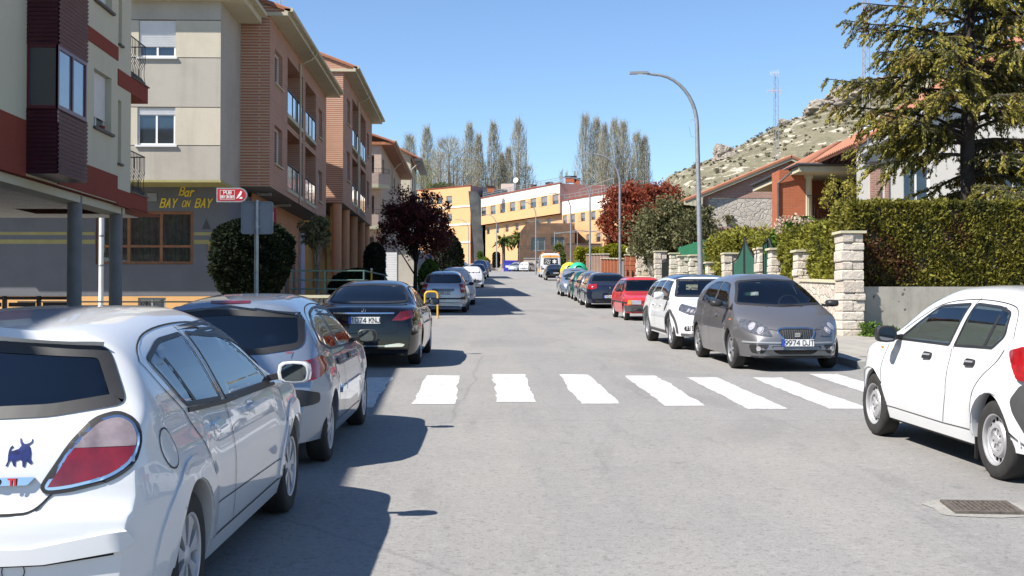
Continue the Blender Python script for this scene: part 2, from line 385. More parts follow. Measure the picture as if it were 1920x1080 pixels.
def paving():
 m,t,b=nodes('paving');br=N(t,'TexBrick');L(t,coord(t),br.inputs['Vector']);br.offset=0
 br.inputs['Color1'].default_value=(.33,.31,.27,1);br.inputs['Color2'].default_value=(.27,.255,.225,1);br.inputs['Mortar'].default_value=(.15,.14,.125,1)
 br.inputs['Scale'].default_value=1;br.inputs['Brick Width'].default_value=.4;br.inputs['Row Height'].default_value=.4;br.inputs['Mortar Size'].default_value=.008
 f=noise(t,coord(t),1.5,6,.7)
 L(t,mixc(t,ramp(t,f,.4,.7,(0,0,0),(.5,.5,.5)),br.outputs[0],(.21,.195,.165)),b.inputs['Base Color']);b.inputs['Roughness'].default_value=.9
paving()
plaster('kerb_stone',(.34,.33,.30),.15)
plaster('earth',(.19,.165,.11),.25,.4)
def strip(name,xf0,xf1,ys,mat,dz=0.0,thick=0.0,kind='structure',nx=1):
 """sheet following the street slope between two x functions"""
 v=[];f=[]
 for y in ys:
  for i in range(nx+1):
   a,b_=xf0(y),xf1(y);v.append((a+(b_-a)*i/nx,y,gz(y)+dz))
 k=nx+1
 for j in range(len(ys)-1):
  for i in range(nx):f.append([j*k+i,j*k+i+1,(j+1)*k+i+1,(j+1)*k+i])
 if thick:
  b0=len(v)
  for y in ys:
   v+=[(xf0(y),y,gz(y)+dz-thick),(xf1(y),y,gz(y)+dz-thick)]
  for j in range(len(ys)-1):
   p,q=j*k,(j+1)*k
   f.append([p,q,b0+2*j+2,b0+2*j]);f.append([p+nx,q+nx,b0+2*j+3,b0+2*j+1])
  f.append([0,nx,b0+1,b0]);e=(len(ys)-1)*k;f.append([e,e+nx,len(v)-1,len(v)-2])
 o=mesh_obj(name,v,f,mat);tag(o,kind=kind)
 bm=bmesh.new();bm.from_mesh(o.data);bmesh.ops.recalc_face_normals(bm,faces=bm.faces)
 bm.to_mesh(o.data);bm.free();return o
YS=[-60,-20,0,10,20,30,40,50,60,70,80,95,110,125,140,160,180,200,216,240,270,330,400]
g=strip('ground',lambda y:-420,lambda y:420,YS+[700,1400],'earth',-.03,nx=2)
def lk(y):return float(np.interp(y,[-60,20,60,120,170,190,216],[-3.35,-3.15,-2.3,-1.5,-1.5,-6,-30]))
def rk(y):return float(np.interp(y,[-60,20,80,110,200],[6.35,6.3,6.5,8.4,12]))
strip('road',lambda y:lk(y)-.5 if y<180 else-40,lambda y:60 if y<20.2 else rk(y)+.3,[-60,-20,0,10,19.9,20.3,30,40,50,60,70,80,95,110,125,140,160,179,181,200,212],'asphalt',0,nx=1)
ysr=[20.2,22,30,40,50,60,70,80,95,110,125,140,160,180,196]
strip('pavement',lambda y:rk(y)+.15,lambda y:max(9.6,rk(y)+3)if y>28.5 else 60,[20.35,24,28.3,28.7]+ysr[2:],'paving',.12,.12)
strip('kerb',lambda y:rk(y),lambda y:rk(y)+.15,ysr,'kerb_stone',.125,.14)
strip('kerb',lambda y:rk(y)+.15,lambda y:60,[20.2,20.35],'kerb_stone',.125,.14)
strip('pavement',lambda y:-34,lambda y:lk(y)-.15,[-60,0,20,40,60,80,100,120,150,178],'paving',.12,.12)
strip('kerb',lambda y:lk(y)-.15,lambda y:lk(y),[-60,0,20,40,60,80,100,120,150,178],'kerb_stone',.125,.14)
mk=MB();rr=random.Random(3)
bars=[(-1.67,-1.26,14.7,18.7),(-.78,-.27,15.05,19.05),(.24,.74,15.25,19.25),(1.27,1.75,15.05,19.2),(2.28,2.76,14.8,18.95),(3.2,3.66,14.45,18.65),(4.18,4.66,14.45,18.6),(5.2,5.68,15.1,19.2)]
for(a,b_,y0,y1)in bars:
 n=40;lft=[];rgt=[]
 ja=jb=0
 for i in range(n+1):
  y=y0+(y1-y0)*i/n
  ja=.8*ja+rr.gauss(0,.008);jb=.8*jb+rr.gauss(0,.008)
  lft.append((a+ja,y,gz(y)+.004));rgt.append((b_+jb,y,gz(y)+.004))
 for i in range(n):mk.quad(lft[i],rgt[i],rgt[i+1],lft[i+1])
tag(mk.build('road_marking','marking_paint'),kind='structure')
mk=MB();cx,cy=3.50,8.45
pts=[]
for i in range(20):
 t=2*math.pi*i/20;q=abs(math.cos(t))**.5*math.copysign(1,math.cos(t));s_=abs(math.sin(t))**.5*math.copysign(1,math.sin(t))
 x=cx+q*.34*rr.uniform(.9,1.15);y=cy+s_*.31*rr.uniform(.93,1.1);pts.append((x,y,gz(y)+.004))
mk.quad(*pts);plaster('cement',(.29,.28,.255),.2,.3)
tag(mk.build('road_patch','cement'),kind='structure')
dg=thing('drain_grate','rusty iron storm drain grate let into the road in front of the white hatchback','drain',(cx,cy,gz(cy)+.004))
plain('rusty_iron',(.12,.10,.085),.7,.3,var=.4,scale=18)
a=math.atan(slope(cy));mb=MB()
def dl(x,y,z):x,y=x*.74+y*.1,y*.8-x*.08;return(cx+x,cy+y,gz(cy+y)+z)
for x0,x1,y0,y1 in((-.31,.31,-.26,-.21),(-.31,.31,.21,.26),(-.31,-.26,-.21,.21),(.26,.31,-.21,.21)):
 mb.add([dl(x,y,z)for z in(.005,.022)for y in(y0,y1)for x in(x0,x1)],[(4,5,7,6),(0,1,5,4),(2,6,7,3),(0,4,6,2),(1,3,7,5)])
mb.build('frame','rusty_iron',dg);mb=MB()
for k in range(11):
 x0=-.245+k*.046
 mb.add([dl(x,y,z)for z in(.006,.02)for y in(-.208,.208)for x in(x0,x0+.024)],[(4,5,7,6),(0,1,5,4),(2,6,7,3),(0,4,6,2),(1,3,7,5)])
mb.build('bars','rusty_iron',dg)
mb=MB();mb.quad(dl(-.258,-.208,.0055),dl(.258,-.208,.0055),dl(.258,.208,.0055),dl(-.258,.208,.0055));mb.build('pit','dark_void',dg)
class Body:
 """Parametric car body: smooth sections lofted along the length. local axes: +Y forward, z up."""
 def __init__(s,sp):
  s.sp=sp;s.L=sp['L'];s.W=sp['W']/2;s.top=pchip(sp['top']);s.belt=pchip(sp['belt'])
  s.side=pchip(sp.get('side',[(.1,.90),(.22,.955),(.42,.99),(.62,1.0),(.8,.972),(.95,.925),(1.2,.9)]))
  s.sill=sp.get('sill',.21);s.R=sp['R'];s.yr,s.yf=sp['axles'];s.arch=sp.get('arch',s.R+.045)
  s.er=sp.get('er',.80);s.ef=sp.get('ef',.74);s.rr=sp.get('rr',.5);s.rf=sp.get('rf',.75)
  s.bow_r=sp.get('bow_r',.10);s.bow_f=sp.get('bow_f',.16);s.lean=sp.get('lean',.46)
 def plan(s,y):
  t=max(0,min(1,(s.rr-(y+s.L/2))/s.rr));a=1-(1-s.er)*t**2.6
  t=max(0,min(1,(s.rf-(s.L/2-y))/s.rf));return a*(1-(1-s.ef)*t**2.4)
 def zbot(s,y):
  z=s.sill
  e=min(y+s.L/2,s.L/2-y)
  if e<.5:z=s.sill+.03
  for c in(s.yr,s.yf):
   d=abs(y-c)
   if d<s.arch:z=max(z,s.R+math.sqrt(s.arch**2-d*d))
  return z
 def bow(s,x,y):
  k=(x/s.W)**2;e=max(0,min(1,1-(y+s.L/2)/1.1));f=max(0,min(1,1-(s.L/2-y)/1.5))
  e=e*e*(3-2*e);f=f*f*(3-2*f)
  return y+k*(e*s.bow_r*1.0-f*s.bow_f)
 def section(s,y,nl,nu):
  zt=s.top(y);zb=s.zbot(y);bt=min(s.belt(y),zt-.02);bt=max(bt,zb+.02);zt=max(zt,bt+.015)
  p=s.plan(y);pts=[]
  ar=0
  for c in(s.yr,s.yf):
   d=abs(y-c);ar=max(ar,math.exp(-(max(0,d-s.R)/.13)**2))
  for i in range(nl+1):
   z=zb+(bt-zb)*i/nl
   x=s.W*s.side(z)*p
   x+=s.sp.get('flare',.012)*ar*max(0,1-((z-s.R-.25)/.35)**2)
   pts.append((x,z))
  wb=pts[-1][0];h=zt-bt;n=2.5+s.sp.get('boxy',2.2)*min(1,h/.4)
  ln=s.lean*min(1,h/.3+.35)
  for i in range(1,nu+1):
   t=math.pi/2*i/nu;cs=max(0,math.cos(t))**(2/n);sn=math.sin(t)**(2/n)
   z=h*sn;pts.append((cs*(wb-ln*z),bt+z))
  pts[-1]=(0.0,zt)
  return pts
 def mesh(s,fine):
  ds=.035 if fine else .09
  tp=s.sp['top'];ys=[-s.L/2];y=-s.L/2
  while y<s.L/2-1e-4:
   k=abs(s.top(min(y+.01,s.L/2))-s.top(y))/.01
   y+=ds/math.sqrt(1+k*k)if fine else max(.02,ds/math.sqrt(1+k*k));ys.append(min(y,s.L/2))
  for c in(s.yr,s.yf):
   nn=12 if fine else 7
   for i in range(nn+1):ys.append(c-s.arch*math.cos(math.pi*i/nn)*.999)
   ys+=[c-s.arch-.003,c+s.arch+.003]
  ys=sorted(ys);out=[ys[0]]
  for v in ys[1:]:
   if v-out[-1]>.0025:out.append(v)
  out[-1]=s.L/2
  nl,nu=(12,14)if fine else(6,8)
  V=[];F=[]
  for y in out:
   p=s.section(y,nl,nu)
   lo=[(p[0][0]-.10,p[0][1]+.03),(p[0][0]-.025,p[0][1]-.004)]
   half=lo+p
   ring=half+[(-x,z)for x,z in half[-2::-1]]
   for x,z in ring:V.append((x,s.bow(x,y),z))
  k=len(ring)
  for i in range(len(out)-1):
   for j in range(k-1):F.append((i*k+j,i*k+j+1,(i+1)*k+j+1,(i+1)*k+j))
  e=(len(out)-1)*k
  for j in range((k-1)//2):
   F.append((j,k-1-j,k-2-j,j+1));F.append((e+j,e+j+1,e+k-2-j,e+k-1-j))
  F=[tuple(dict.fromkeys(f))for f in F]
  return V,[f for f in F if len(f)>2]
def fine_poly(poly,res):
 bm=bmesh.new();vs=[bm.verts.new((p[0],p[1],0))for p in poly]
 try:bm.faces.new(vs)
 except Exception:pass
 return bm,cut_grid(bm,poly,res)
def cut_grid(bm,poly,res):
 for ax in(0,1):
  a=min(p[ax]for p in poly);b=max(p[ax]for p in poly);n=int((b-a)/res)
  for i in range(1,n+1):
   c=a+(b-a)*i/(n+1);no=(1,0,0)if ax==0 else(0,1,0);co=(c,0,0)if ax==0 else(0,c,0)
   bmesh.ops.bisect_plane(bm,geom=bm.verts[:]+bm.edges[:]+bm.faces[:],plane_co=co,plane_no=no,dist=1e-5)
PROJ={'R':(Vector((3,0,0)),Vector((0,1,0)),Vector((0,0,1)),Vector((-1,0,0))),'L':(Vector((-3,0,0)),Vector((0,1,0)),Vector((0,0,1)),Vector((1,0,0))),'B':(Vector((0,-5,0)),Vector((1,0,0)),Vector((0,0,1)),Vector((0,1,0))),'F':(Vector((0,5,0)),Vector((1,0,0)),Vector((0,0,1)),Vector((0,-1,0))),'T':(Vector((0,0,3)),Vector((1,0,0)),Vector((0,1,0)),Vector((0,0,-1))),}
def corner_proj(side,rear,ang=45):
 """projection plane seen from a corner; u = horizontal coordinate measured outwards"""
 sx=1 if side=='R' else-1;a=R_(ang);dirv=Vector((-sx*math.sin(a),math.cos(a)if rear else-math.cos(a),0))
 u=Vector((sx*math.cos(a),math.sin(a)if rear else-math.sin(a),0));return(-dirv*5,u,Vector((0,0,1)),dirv)
class Car:
 def __init__(s,sp,root,fine=True):
  s.sp=sp;s.root=root;s.B=Body(sp);s.fine=fine
  s.V,s.F=s.B.mesh(fine);s.bvh=BVHTree.FromPolygons([Vector(v)for v in s.V],s.F);s.holes=[]
 def hit(s,pr,a,b):
  o,u,v,d=pr;st=o+u*a+v*b
  h=s.bvh.ray_cast(st,d,8);k=0
  mu=(s.B.W+9)if abs(d.x)>.9 else 0
  while h[0]is None and k<40:
   k+=1;a*=.985 if abs(d.x)<.9 else 1;b-=.006
   if abs(d.x)>.9:a*=.997
   st=o+u*a+v*b;h=s.bvh.ray_cast(st,d,8)
  return h[0]if h[0]is not None else s.bvh.find_nearest(st)[0]
 def decal(s,name,poly,pr,mat,off=.004,thick=0.0,parent=None,res=None,ring=None,smooth_it=2):
  pr=PROJ[pr]if isinstance(pr,str)else pr;res=res or(.045 if s.fine else .12)
  if ring is None:
   bm=bmesh.new();vs=[bm.verts.new((p[0],p[1],0))for p in poly];bm.faces.new(vs)
  else:
   bm=bmesh.new();n=len(poly)
   a=[bm.verts.new((p[0],p[1],0))for p in poly];b=[bm.verts.new((p[0],p[1],0))for p in ring]
   for i in range(n):
    try:bm.faces.new((a[i],a[(i+1)%n],b[(i+1)%n],b[i]))
    except Exception:pass
  cut_grid(bm,poly,res)
  d=pr[3]
  bm.verts.ensure_lookup_table()
  dep=[]
  for v in bm.verts:
   h=s.hit(pr,v.co.x,v.co.y);v.co.x=(h-pr[0]).dot(pr[1]);v.co.y=(h-pr[0]).dot(pr[2])
   dep.append((h-pr[0]).dot(d))
  bd=[v.is_boundary for v in bm.verts]
  for _ in range(smooth_it):
   nd=list(dep)
   for i,v in enumerate(bm.verts):
    if bd[i]or not v.link_edges:continue
    nd[i]=.5*dep[i]+.5*sum(dep[e.other_vert(v).index]for e in v.link_edges)/len(v.link_edges)
   dep=nd
  co=[pr[0]+pr[1]*v.co.x+pr[2]*v.co.y+d*dep[i]for i,v in enumerate(bm.verts)]
  edges=[(e.verts[0].index,e.verts[1].index)for e in bm.edges if e.is_boundary]
  for i,v in enumerate(bm.verts):v.co=co[i]
  bm.normal_update()
  nrm=[]
  for v in bm.verts:
   n=v.normal.copy()
   if n.dot(d)>0:n=-n
   if n.length<.1:n=-d
   nrm.append(n)
  for i,v in enumerate(bm.verts):v.co=v.co+nrm[i]*(off+thick)
  if thick>0:
   low={}
   for a_,b_ in edges:
    for q in(a_,b_):
     if q not in low:low[q]=bm.verts.new(co[q]-nrm[q]*.012)
   bm.verts.ensure_lookup_table()
   for a_,b_ in edges:
    try:bm.faces.new((bm.verts[a_],bm.verts[b_],low[b_],low[a_]))
    except Exception:pass
  bmesh.ops.recalc_face_normals(bm,faces=bm.faces)
  if thick<=0:
   for f in bm.faces:
    if f.normal.dot(d)>0:f.normal_flip()
  me=bpy.data.meshes.new(name);bm.to_mesh(me);bm.free()
  me.polygons.foreach_set('use_smooth',[True]*len(me.polygons))
  if thick>0:
   try:me.set_sharp_from_angle(angle=R_(50))
   except Exception:pass
  me.materials.append(M(mat));o=bpy.data.objects.new(name,me);COL.objects.link(o);o.parent=parent or s.root
  return o
 def seam(s,pts,pr,parent=None,w=.007,mat='dark_void',name='seam',off=.004):
  """thin gap line along a polyline"""
  P=[Vector(p)for p in pts]
  for _ in range(2 if 3<len(P)<15 else 0):
   P=[P[0]]+[q for a,b in zip(P,P[1:])for q in(a.lerp(b,.25),a.lerp(b,.75))]+[P[-1]]
  Q=[P[0]]
  for a,b in zip(P,P[1:]):
   n=max(1,int((b-a).length/.05))
   for i in range(1,n+1):Q.append(a+(b-a)*i/n)
  l=[];r=[]
  for i,p in enumerate(Q):
   d=(Q[min(i+1,len(Q)-1)]-Q[max(0,i-1)]).normalized();n=Vector((-d.y,d.x))*w/2
   l.append(p+n);r.append(p-n)
  pr=PROJ[pr]if isinstance(pr,str)else pr;mb=MB()
  f=lambda q:s.hit(pr,q.x,q.y)-pr[3]*off
  for i in range(len(Q)-1):mb.quad(f(l[i]),f(l[i+1]),f(r[i+1]),f(r[i]))
  return mb.build(name,mat,parent or s.root,local=True)
 def window(s,name,poly,pr,hole=True,frame=.035,glass='car_glass',fmat='black_plastic'):
  inn=inset(poly,frame)
  if hole and s.fine:
   g=s.decal(name,inn,pr,glass,off=.003)
   s.decal('window_frame',poly,pr,fmat,off=.006,ring=inn,parent=g,res=.028,smooth_it=0)
   s.holes.append((PROJ[pr]if isinstance(pr,str)else pr,inset(poly,frame*.42)))
  else:
   g=s.decal(name,poly,pr,'glass_opaque',off=.003)
  return g
 def finish(s,mat,mat_roof=None):
  F=[]
  V=[Vector(v)for v in s.V]
  for f in s.F:
   c=sum((V[i]for i in f),Vector())/len(f);n=(V[f[1]]-V[f[0]]).cross(V[f[2]]-V[f[0]])
   cut=False
   for pr,poly in s.holes:
    o,u,v,d=pr
    if abs(n.normalized().dot(d))<.15:continue
    if(c-o).dot(d)>(5-.2 if abs(d.y)>.9 else 3-.05):continue
    q=[((V[i]-o).dot(u),(V[i]-o).dot(v))for i in f]
    if all(inside(t,poly)for t in q):cut=True;break
   if not cut:F.append(f)
  o=mesh_obj('body',s.V,F,mat,s.root,True,local=True)
  bm=bmesh.new();bm.from_mesh(o.data);bmesh.ops.recalc_face_normals(bm,faces=bm.faces);bm.to_mesh(o.data);bm.free()
  try:o.data.set_sharp_from_angle(angle=R_(48))
  except Exception:pass
  return o
def mirror_pts(p):return[(-a,b)for a,b in p]
def wheel(root,x,y,R,w,style,side,parts=20,fine=True,label=None):
 """tyre with tread, rim with spokes or holes, dark backing disc behind"""
 mb=MB();n=40 if fine else 20
 rw=R*.66 if style!='slim' else R*.6
 prof=[(rw-.012,w*.30),(rw,w*.46),(R*.80,w*.5),(R*.93,w*.47),(R*.985,w*.38),(R,w*.22),(R,-w*.22),(R*.985,-w*.38),(R*.93,-w*.47),(R*.8,-w*.5),(rw,-w*.46)]
 c=(x,y,R);mb.lathe(prof,c,'X',n)
 if fine:
  for g in(-.15,.0,.15):mb.lathe([(R+.0006,w*g-.004),(R+.0006,w*g+.004)],c,'X',n)
 o=mb.build('wheel','rubber',root,smooth=True,local=True)
 mb=MB();fx=side*w*.36
 mb.lathe([(0,side*w*.1),(rw,side*w*.1),(rw,side*w*.42)],c,'X',n);mb.build('dark_backing','dark_void',o,local=True)  # near-black backing disc, its colour stands for the shade behind the spokes
 mb=MB()
 mb.lathe([(rw*.985,side*w*.47),(rw*.93,side*w*.45),(rw*.90,side*w*.36),(rw*.90,side*w*.2)],c,'X',n)
 def P(r,a,h):return(x+h,y+r*math.cos(a),R+r*math.sin(a))
 def plate(poly,h0,h1):
  k=len(poly);A=[P(r,a,h0)for r,a in poly];Bq=[P(r,a,h1)for r,a in poly]
  mb.add(A+Bq,[list(range(k)),list(range(k,2*k))[::-1]]+[(i,(i+1)%k,k+(i+1)%k,k+i)for i in range(k)])
 h1=side*w*.40;h0=side*w*.24
 if style.startswith('cap')or style.startswith('alloy'):
  ns=int(style[-1]);wide=.62 if style.startswith('cap')else .34
  for i in range(ns):
   a=2*math.pi*i/ns+.2;da=math.pi/ns
   plate([(rw*.16,a-da*.8),(rw*.45,a-da*wide*.8),(rw*.8,a-da*wide*.9),(rw*.95,a-da*wide*1.15),(rw*.95,a),(rw*.95,a+da*wide*1.15),(rw*.8,a+da*wide*.9),(rw*.45,a+da*wide*.8),(rw*.16,a+da*.8)],h0,h1)
  mb.lathe([(0,side*w*.45),(rw*.17,side*w*.44),(rw*.24,side*w*.40),(rw*.24,side*w*.3)],c,'X',20)
 else:
  nh=16;ro,ri=rw*.86,rw*.70
  mb.lathe([(rw*.92,h1*.8),(ro,h1*.55)],c,'X',n)
  for i in range(nh):
   a=2*math.pi*i/nh;da=math.pi/nh
   plate([(ri,a-da*.42),(ro,a-da*.42),(ro,a+da*.42),(ri,a+da*.42)],h0,h1*.62)
  mb.lathe([(ri,h1*.62),(rw*.62,h1*.95),(rw*.45,h1*1.0),(rw*.42,h1*.72),(rw*.2,h1*.75),(rw*.17,h1*.95),(0,h1*.98)],c,'X',n)
  for i in range(8):
   a=2*math.pi*i/8;plate([(rw*.2,a-.1),(rw*.4,a-.16),(rw*.4,a+.16),(rw*.2,a+.1)],h1*.7,h1*.9)
 mb.build('rim',{'c':'hubcap','a':'alloy','s':'steel_rim'}[style[0]],o,smooth=True,local=True)
 return o
def wheels(root,B,style,fine=True,tw=.2):
 for y in(B.yr,B.yf):
  for sd in(1,-1):wheel(root,sd*(B.W-.012-tw/2),y,B.R,tw,style,sd,fine=fine)
 mb=MB();b=B;iw=b.W-tw-.07
 mb.box(-iw,iw,-b.L/2+.18,b.L/2-.22,b.sill+.01,.62)
 mb.build('underbody','dark_void',root,local=True)
def side_mirror(car,y,z,mat,side,size=(.2,.13,.16),out=.09):
 B=car.B;x0=side*(B.W*.93);c=Vector((side*(B.W+out),y,z));w_,h_,d_=size
 mb=MB();n=12;base=[]
 for k,(yy,sc)in enumerate(((-d_*.45,.88),(-d_*.4,1),(0,1),(d_*.35,.8),(d_*.5,.4))):
  for i in range(n):
   t=2*math.pi*i/n;a=abs(math.cos(t))**.6*math.copysign(1,math.cos(t));b=abs(math.sin(t))**.6*math.copysign(1,math.sin(t))
   base.append((c.x+a*w_/2*sc,c.y+yy,c.z+b*h_/2*sc))
 fs=[(i*n+j,i*n+(j+1)%n,(i+1)*n+(j+1)%n,(i+1)*n+j)for i in range(4)for j in range(n)]+[tuple(range(4*n,5*n))]
 mb.add(base,fs);mb.add([base[j]for j in range(n)],[tuple(range(n))])
 o=mb.build('side_mirror',mat,car.root,smooth=True,local=True)
 mb=MB();mb.add([(c.x+(p[0]-c.x)*.88,p[1]-.002,c.z+(p[2]-c.z)*.88)for p in base[:n]],[tuple(range(n))]);mb.build('mirror_glass','mirror',o,local=True)
 mb=MB();mb.obox((c.x-side*(w_/2+.03),c.y+.02,c.z-.035),(.05,0,.01),(0,.03,0),(0,0,.02));mb.build('arm','black_plastic',o,local=True)
 return o
def plate(car,x,z,rear,txt,w=.52,h=.11,tilt=0):
 """number plate: white ground, blue band, raised characters"""
 pr=PROJ['B' if rear else 'F'];q=car.hit(pr,x,z);sg=-1 if rear else 1
 o=Vector((x,q.y+sg*.022,z));u=Vector((1,0,0))if rear else Vector((-1,0,0))
 mb=MB();mb.obox(o,(w/2+.006,0,0),(0,.006,0),(0,0,h/2+.005));pl=mb.build('number_plate','ink_black',car.root,local=True)
 def rect(a0,a1,b0,b1,mat,d,nm):
  mb=MB();k=o+Vector((0,sg*(.006+d),0));mb.quad(k+u*a0+Vector((0,0,b0)),k+u*a1+Vector((0,0,b0)),k+u*a1+Vector((0,0,b1)),k+u*a0+Vector((0,0,b1)));mb.build(nm,mat,pl,local=True)
 rect(-w/2,w/2,-h/2,h/2,'plate_white',.001,'plate_face');rect(-w/2,-w/2+.045,-h/2,h/2,'plate_blue',.002,'blue_band')
 if txt:strokes(txt,.075,'ink_black',pl,o+Vector((0,sg*.0085,0))+u*.02,u,(0,0,1),lw=.15)
 return pl
def interior(car,wheel_x=-.35,light=False,dash=True):
 """floor, dashboard, seats with headrests, steering wheel"""
 B=car.B;r=car.root;sp=car.sp;ys,ye=sp['cabin']
 mb=MB();mb.box(-B.W*.78,B.W*.78,ys,ye,.35,.42);mb.box(-B.W*.82,B.W*.82,ye-.35,ye+.1,.42,sp.get('dashz',.9)-.02)
 mb.box(-B.W*.8,B.W*.8,ys-.1,ys+.55,.42,.78);mb.build('cabin_trim','grey_plastic',r,local=True)
 yf=ye-1.25
 def seat(x,y,w,head=(0,)):
  mb=MB()
  mb.obox((x,y+.22,.55),(w/2,0,0),(0,.26,.03),(0,0,.09))
  a=Vector((0,-.25,1)).normalized()
  mb.obox(Vector((x,y-.12,.86)),(w/2,0,0),Vector((0,1,.25)).normalized()*.06,a*.3)
  for hx in head:mb.obox(Vector((x+hx,y-.225,1.235)),(.125,0,0),(0,.045,0),(0,.0,.085));mb.obox(Vector((x+hx,y-.21,1.14)),(.04,0,0),(0,.012,0),(0,0,.06))
  o=mb.build('seat','seat_fabric',r,local=True)
  md=o.modifiers.new('b','BEVEL');md.width=.035;md.segments=3;o.data.polygons.foreach_set('use_smooth',[True]*len(o.data.polygons))
 seat(-.36,yf,.48);seat(.36,yf,.48);seat(0,ys+.42,1.15,(-.36,.36))
 mb=MB();ring=[];cy=ye-.62;cz=sp.get('dashz',.9)+.03
 for i in range(19):
  t=2*math.pi*i/18;ring.append((wheel_x+.185*math.cos(t),cy-.08*math.sin(t),cz+.165*math.sin(t)))
 mb.tube(ring,.014,6);mb.obox((wheel_x,cy+.03,cz),(.16,0,0),(0,.015,0),(0,0,.02));mb.tube([(wheel_x,cy,cz),(wheel_x,cy+.25,cz-.1)],.03,8);mb.build('steering_wheel','black_plastic',r,local=True)
 mb=MB();mb.obox((0,sp.get('rv',ye-.75),sp['H']-.15),(.11,0,0),(0,.015,0),(0,0,.035));mb.build('rear_view_mirror','black_plastic',r,local=True)
def place(name,label,x,y,facing,yaw=0,dz=0,group=None,cat='car',gy=None):
 """empty at the car's ground centre, pitched with the street; facing +1 = uphill, away from the camera"""
 sl=math.atan(slope(y));rot=Quaternion((1,0,0),sl)@Quaternion((0,0,1),(0 if facing>0 else math.pi)-yaw)
 o=thing(name,label,cat,(x,y,gz(y)+dz),group);o.rotation_mode='XYZ';o.rotation_euler=rot.to_euler('XYZ');return o
def auto_top(L_,H,kind):
 h=L_/2
 if kind=='hatch':return[(-h,.42),(-h+.015,.62),(-h+.05,.70),(-h+.12,.95),(-h+.42,H-.10),(-h+.62,H-.04),(-h+1.4,H),(h-2.05,H-.01),(h-1.75,H-.08),(h-1.05,1.0),(h-.5,.88),(h-.15,.74),(h-.03,.6),(h,.42)]
 if kind=='sedan':return[(-h,.42),(-h+.02,.75),(-h+.06,.95),(-h+.14,1.0),(-h+.55,1.05),(-h+1.2,H-.08),(-h+1.6,H-.01),(-h+2.3,H),(h-2.1,H-.03),(h-1.85,H-.1),(h-1.1,1.0),(h-.5,.88),(h-.15,.74),(h-.03,.6),(h,.42)]
 if kind=='mpv':return[(-h,.42),(-h+.015,.75),(-h+.05,1.0),(-h+.3,H-.12),(-h+.45,H-.04),(-h+1.4,H),(h-2.1,H-.03),(h-1.7,H-.14),(h-.75,1.05),(h-.35,.9),(h-.08,.72),(h-.02,.6),(h,.42)]
 if kind=='estate':return[(-h,.42),(-h+.015,.75),(-h+.05,.95),(-h+.4,H-.10),(-h+.55,H-.04),(-h+1.6,H),(h-2.1,H-.01),(h-1.85,H-.08),(h-1.1,1.0),(h-.5,.88),(h-.15,.74),(h-.03,.6),(h,.42)]
def simple_car(name,label,kind,pm,x,y,facing,L_=4.1,W_=1.72,H=1.45,yaw=0,dz=0,group=None,lamps='std',style='caps7',txt=None,R=.3):
 """a mid-distance parked car with all its main parts"""
 root=place(name,label,x,y,facing,yaw,dz,group)
 h=L_/2;top=auto_top(L_,H,kind)
 fo=.85;ro={'hatch':.72,'sedan':1.05,'mpv':.8,'estate':1.0}[kind]
 sp=dict(L=L_,W=W_,H=H,top=top,belt=[(-h,.8),(-h+.3,.96),(0,.92),(h-1.0,.90),(h,.6)],R=R,axles=(-h+ro,h-fo),lean=.42,er=.84,ef=.78,cabin=(-h+.5,h-1.1),dashz=.92)
 c=Car(sp,root,False);bz=H-.12
 rear0={'hatch':.42,'sedan':1.35,'mpv':.35,'estate':.5}[kind];yr_=-h+rear0+.12
 f1=h-1.35;f2=h-2.0
 for sd in 'RL':
  c.window('side_window',round_poly([(yr_-.12,.99),(-.12-.35,.97),(-.5,bz-.01),(yr_+.22,bz-.05)],.05),sd)
  c.window('side_window',round_poly([(-.42,.97),(f1,.965),(f2+.05,bz-.03),(-.45,bz)],.05),sd)
  dr=c.seam([(f1-.05,.32),(f1-.02,.93)],sd,name='door_gap');c.seam([(-.44,.3),(-.44,.95)],sd,dr);c.seam([(yr_+.1,.55),(yr_,.96)],sd,dr)
  c.decal('door_handle',[(-.62,.84),(-.46,.84),(-.46,.87),(-.62,.87)],sd,pm,.002,.02);c.decal('door_handle',[(.32,.83),(.48,.83),(.48,.86),(.32,.86)],sd,pm,.002,.02)
 ww=W_/2
 tz0={'sedan':1.07,'hatch':.99,'mpv':1.04,'estate':1.0}[kind]
 c.window('rear_window',round_poly([(-ww*.72,tz0),(ww*.72,tz0),(ww*.6,bz-.02),(-ww*.6,bz-.02)],.08),'B')
 c.window('windscreen',round_poly([(-ww*.80,1.01),(ww*.80,1.01),(ww*.66,bz),(-ww*.66,bz)],.07),'F')
 for sd in 'RL':
  q=corner_proj(sd,True,35)
  if lamps=='tall':poly=[(.50*W_/1.7,.72),(.62,.72),(.58,1.2),(.48,1.2)]
  elif kind=='sedan':poly=[(.30,.78),(.66,.76),(.64,.93),(.34,.93)]
  else:poly=[(.42,.70),(.66,.74),(.62,1.0),(.48,.98)]
  poly=[(a*W_/1.72,b)for a,b in poly]
  c.decal('tail_light',round_poly(poly,.03),q,'red_lens',.003,.012)
  q=corner_proj(sd,False,35);c.decal('headlight',round_poly([(.30,.60),(.62,.64),(.64,.76),(.36,.70)],.03),q,'clear_lens',.003,.01)
  side_mirror(c,f1-.22,1.0,pm if lamps!='blackmir' else 'black_plastic',1 if sd=='R' else-1)
 c.decal('bumper_strip',[(-ww*.86,.44),(ww*.86,.44),(ww*.86,.5),(-ww*.86,.5)],'B','black_plastic',.003,.01)
 c.decal('grille',round_poly([(-.32,.36),(.32,.36),(.38,.52),(-.38,.52)],.04),'F','black_plastic',.003)
 if facing>0:plate(c,0,.62 if kind!='sedan' else .66,True,txt)
 else:plate(c,0,.42,False,txt)
 c.finish(pm);wheels(root,c.B,style,False);return root
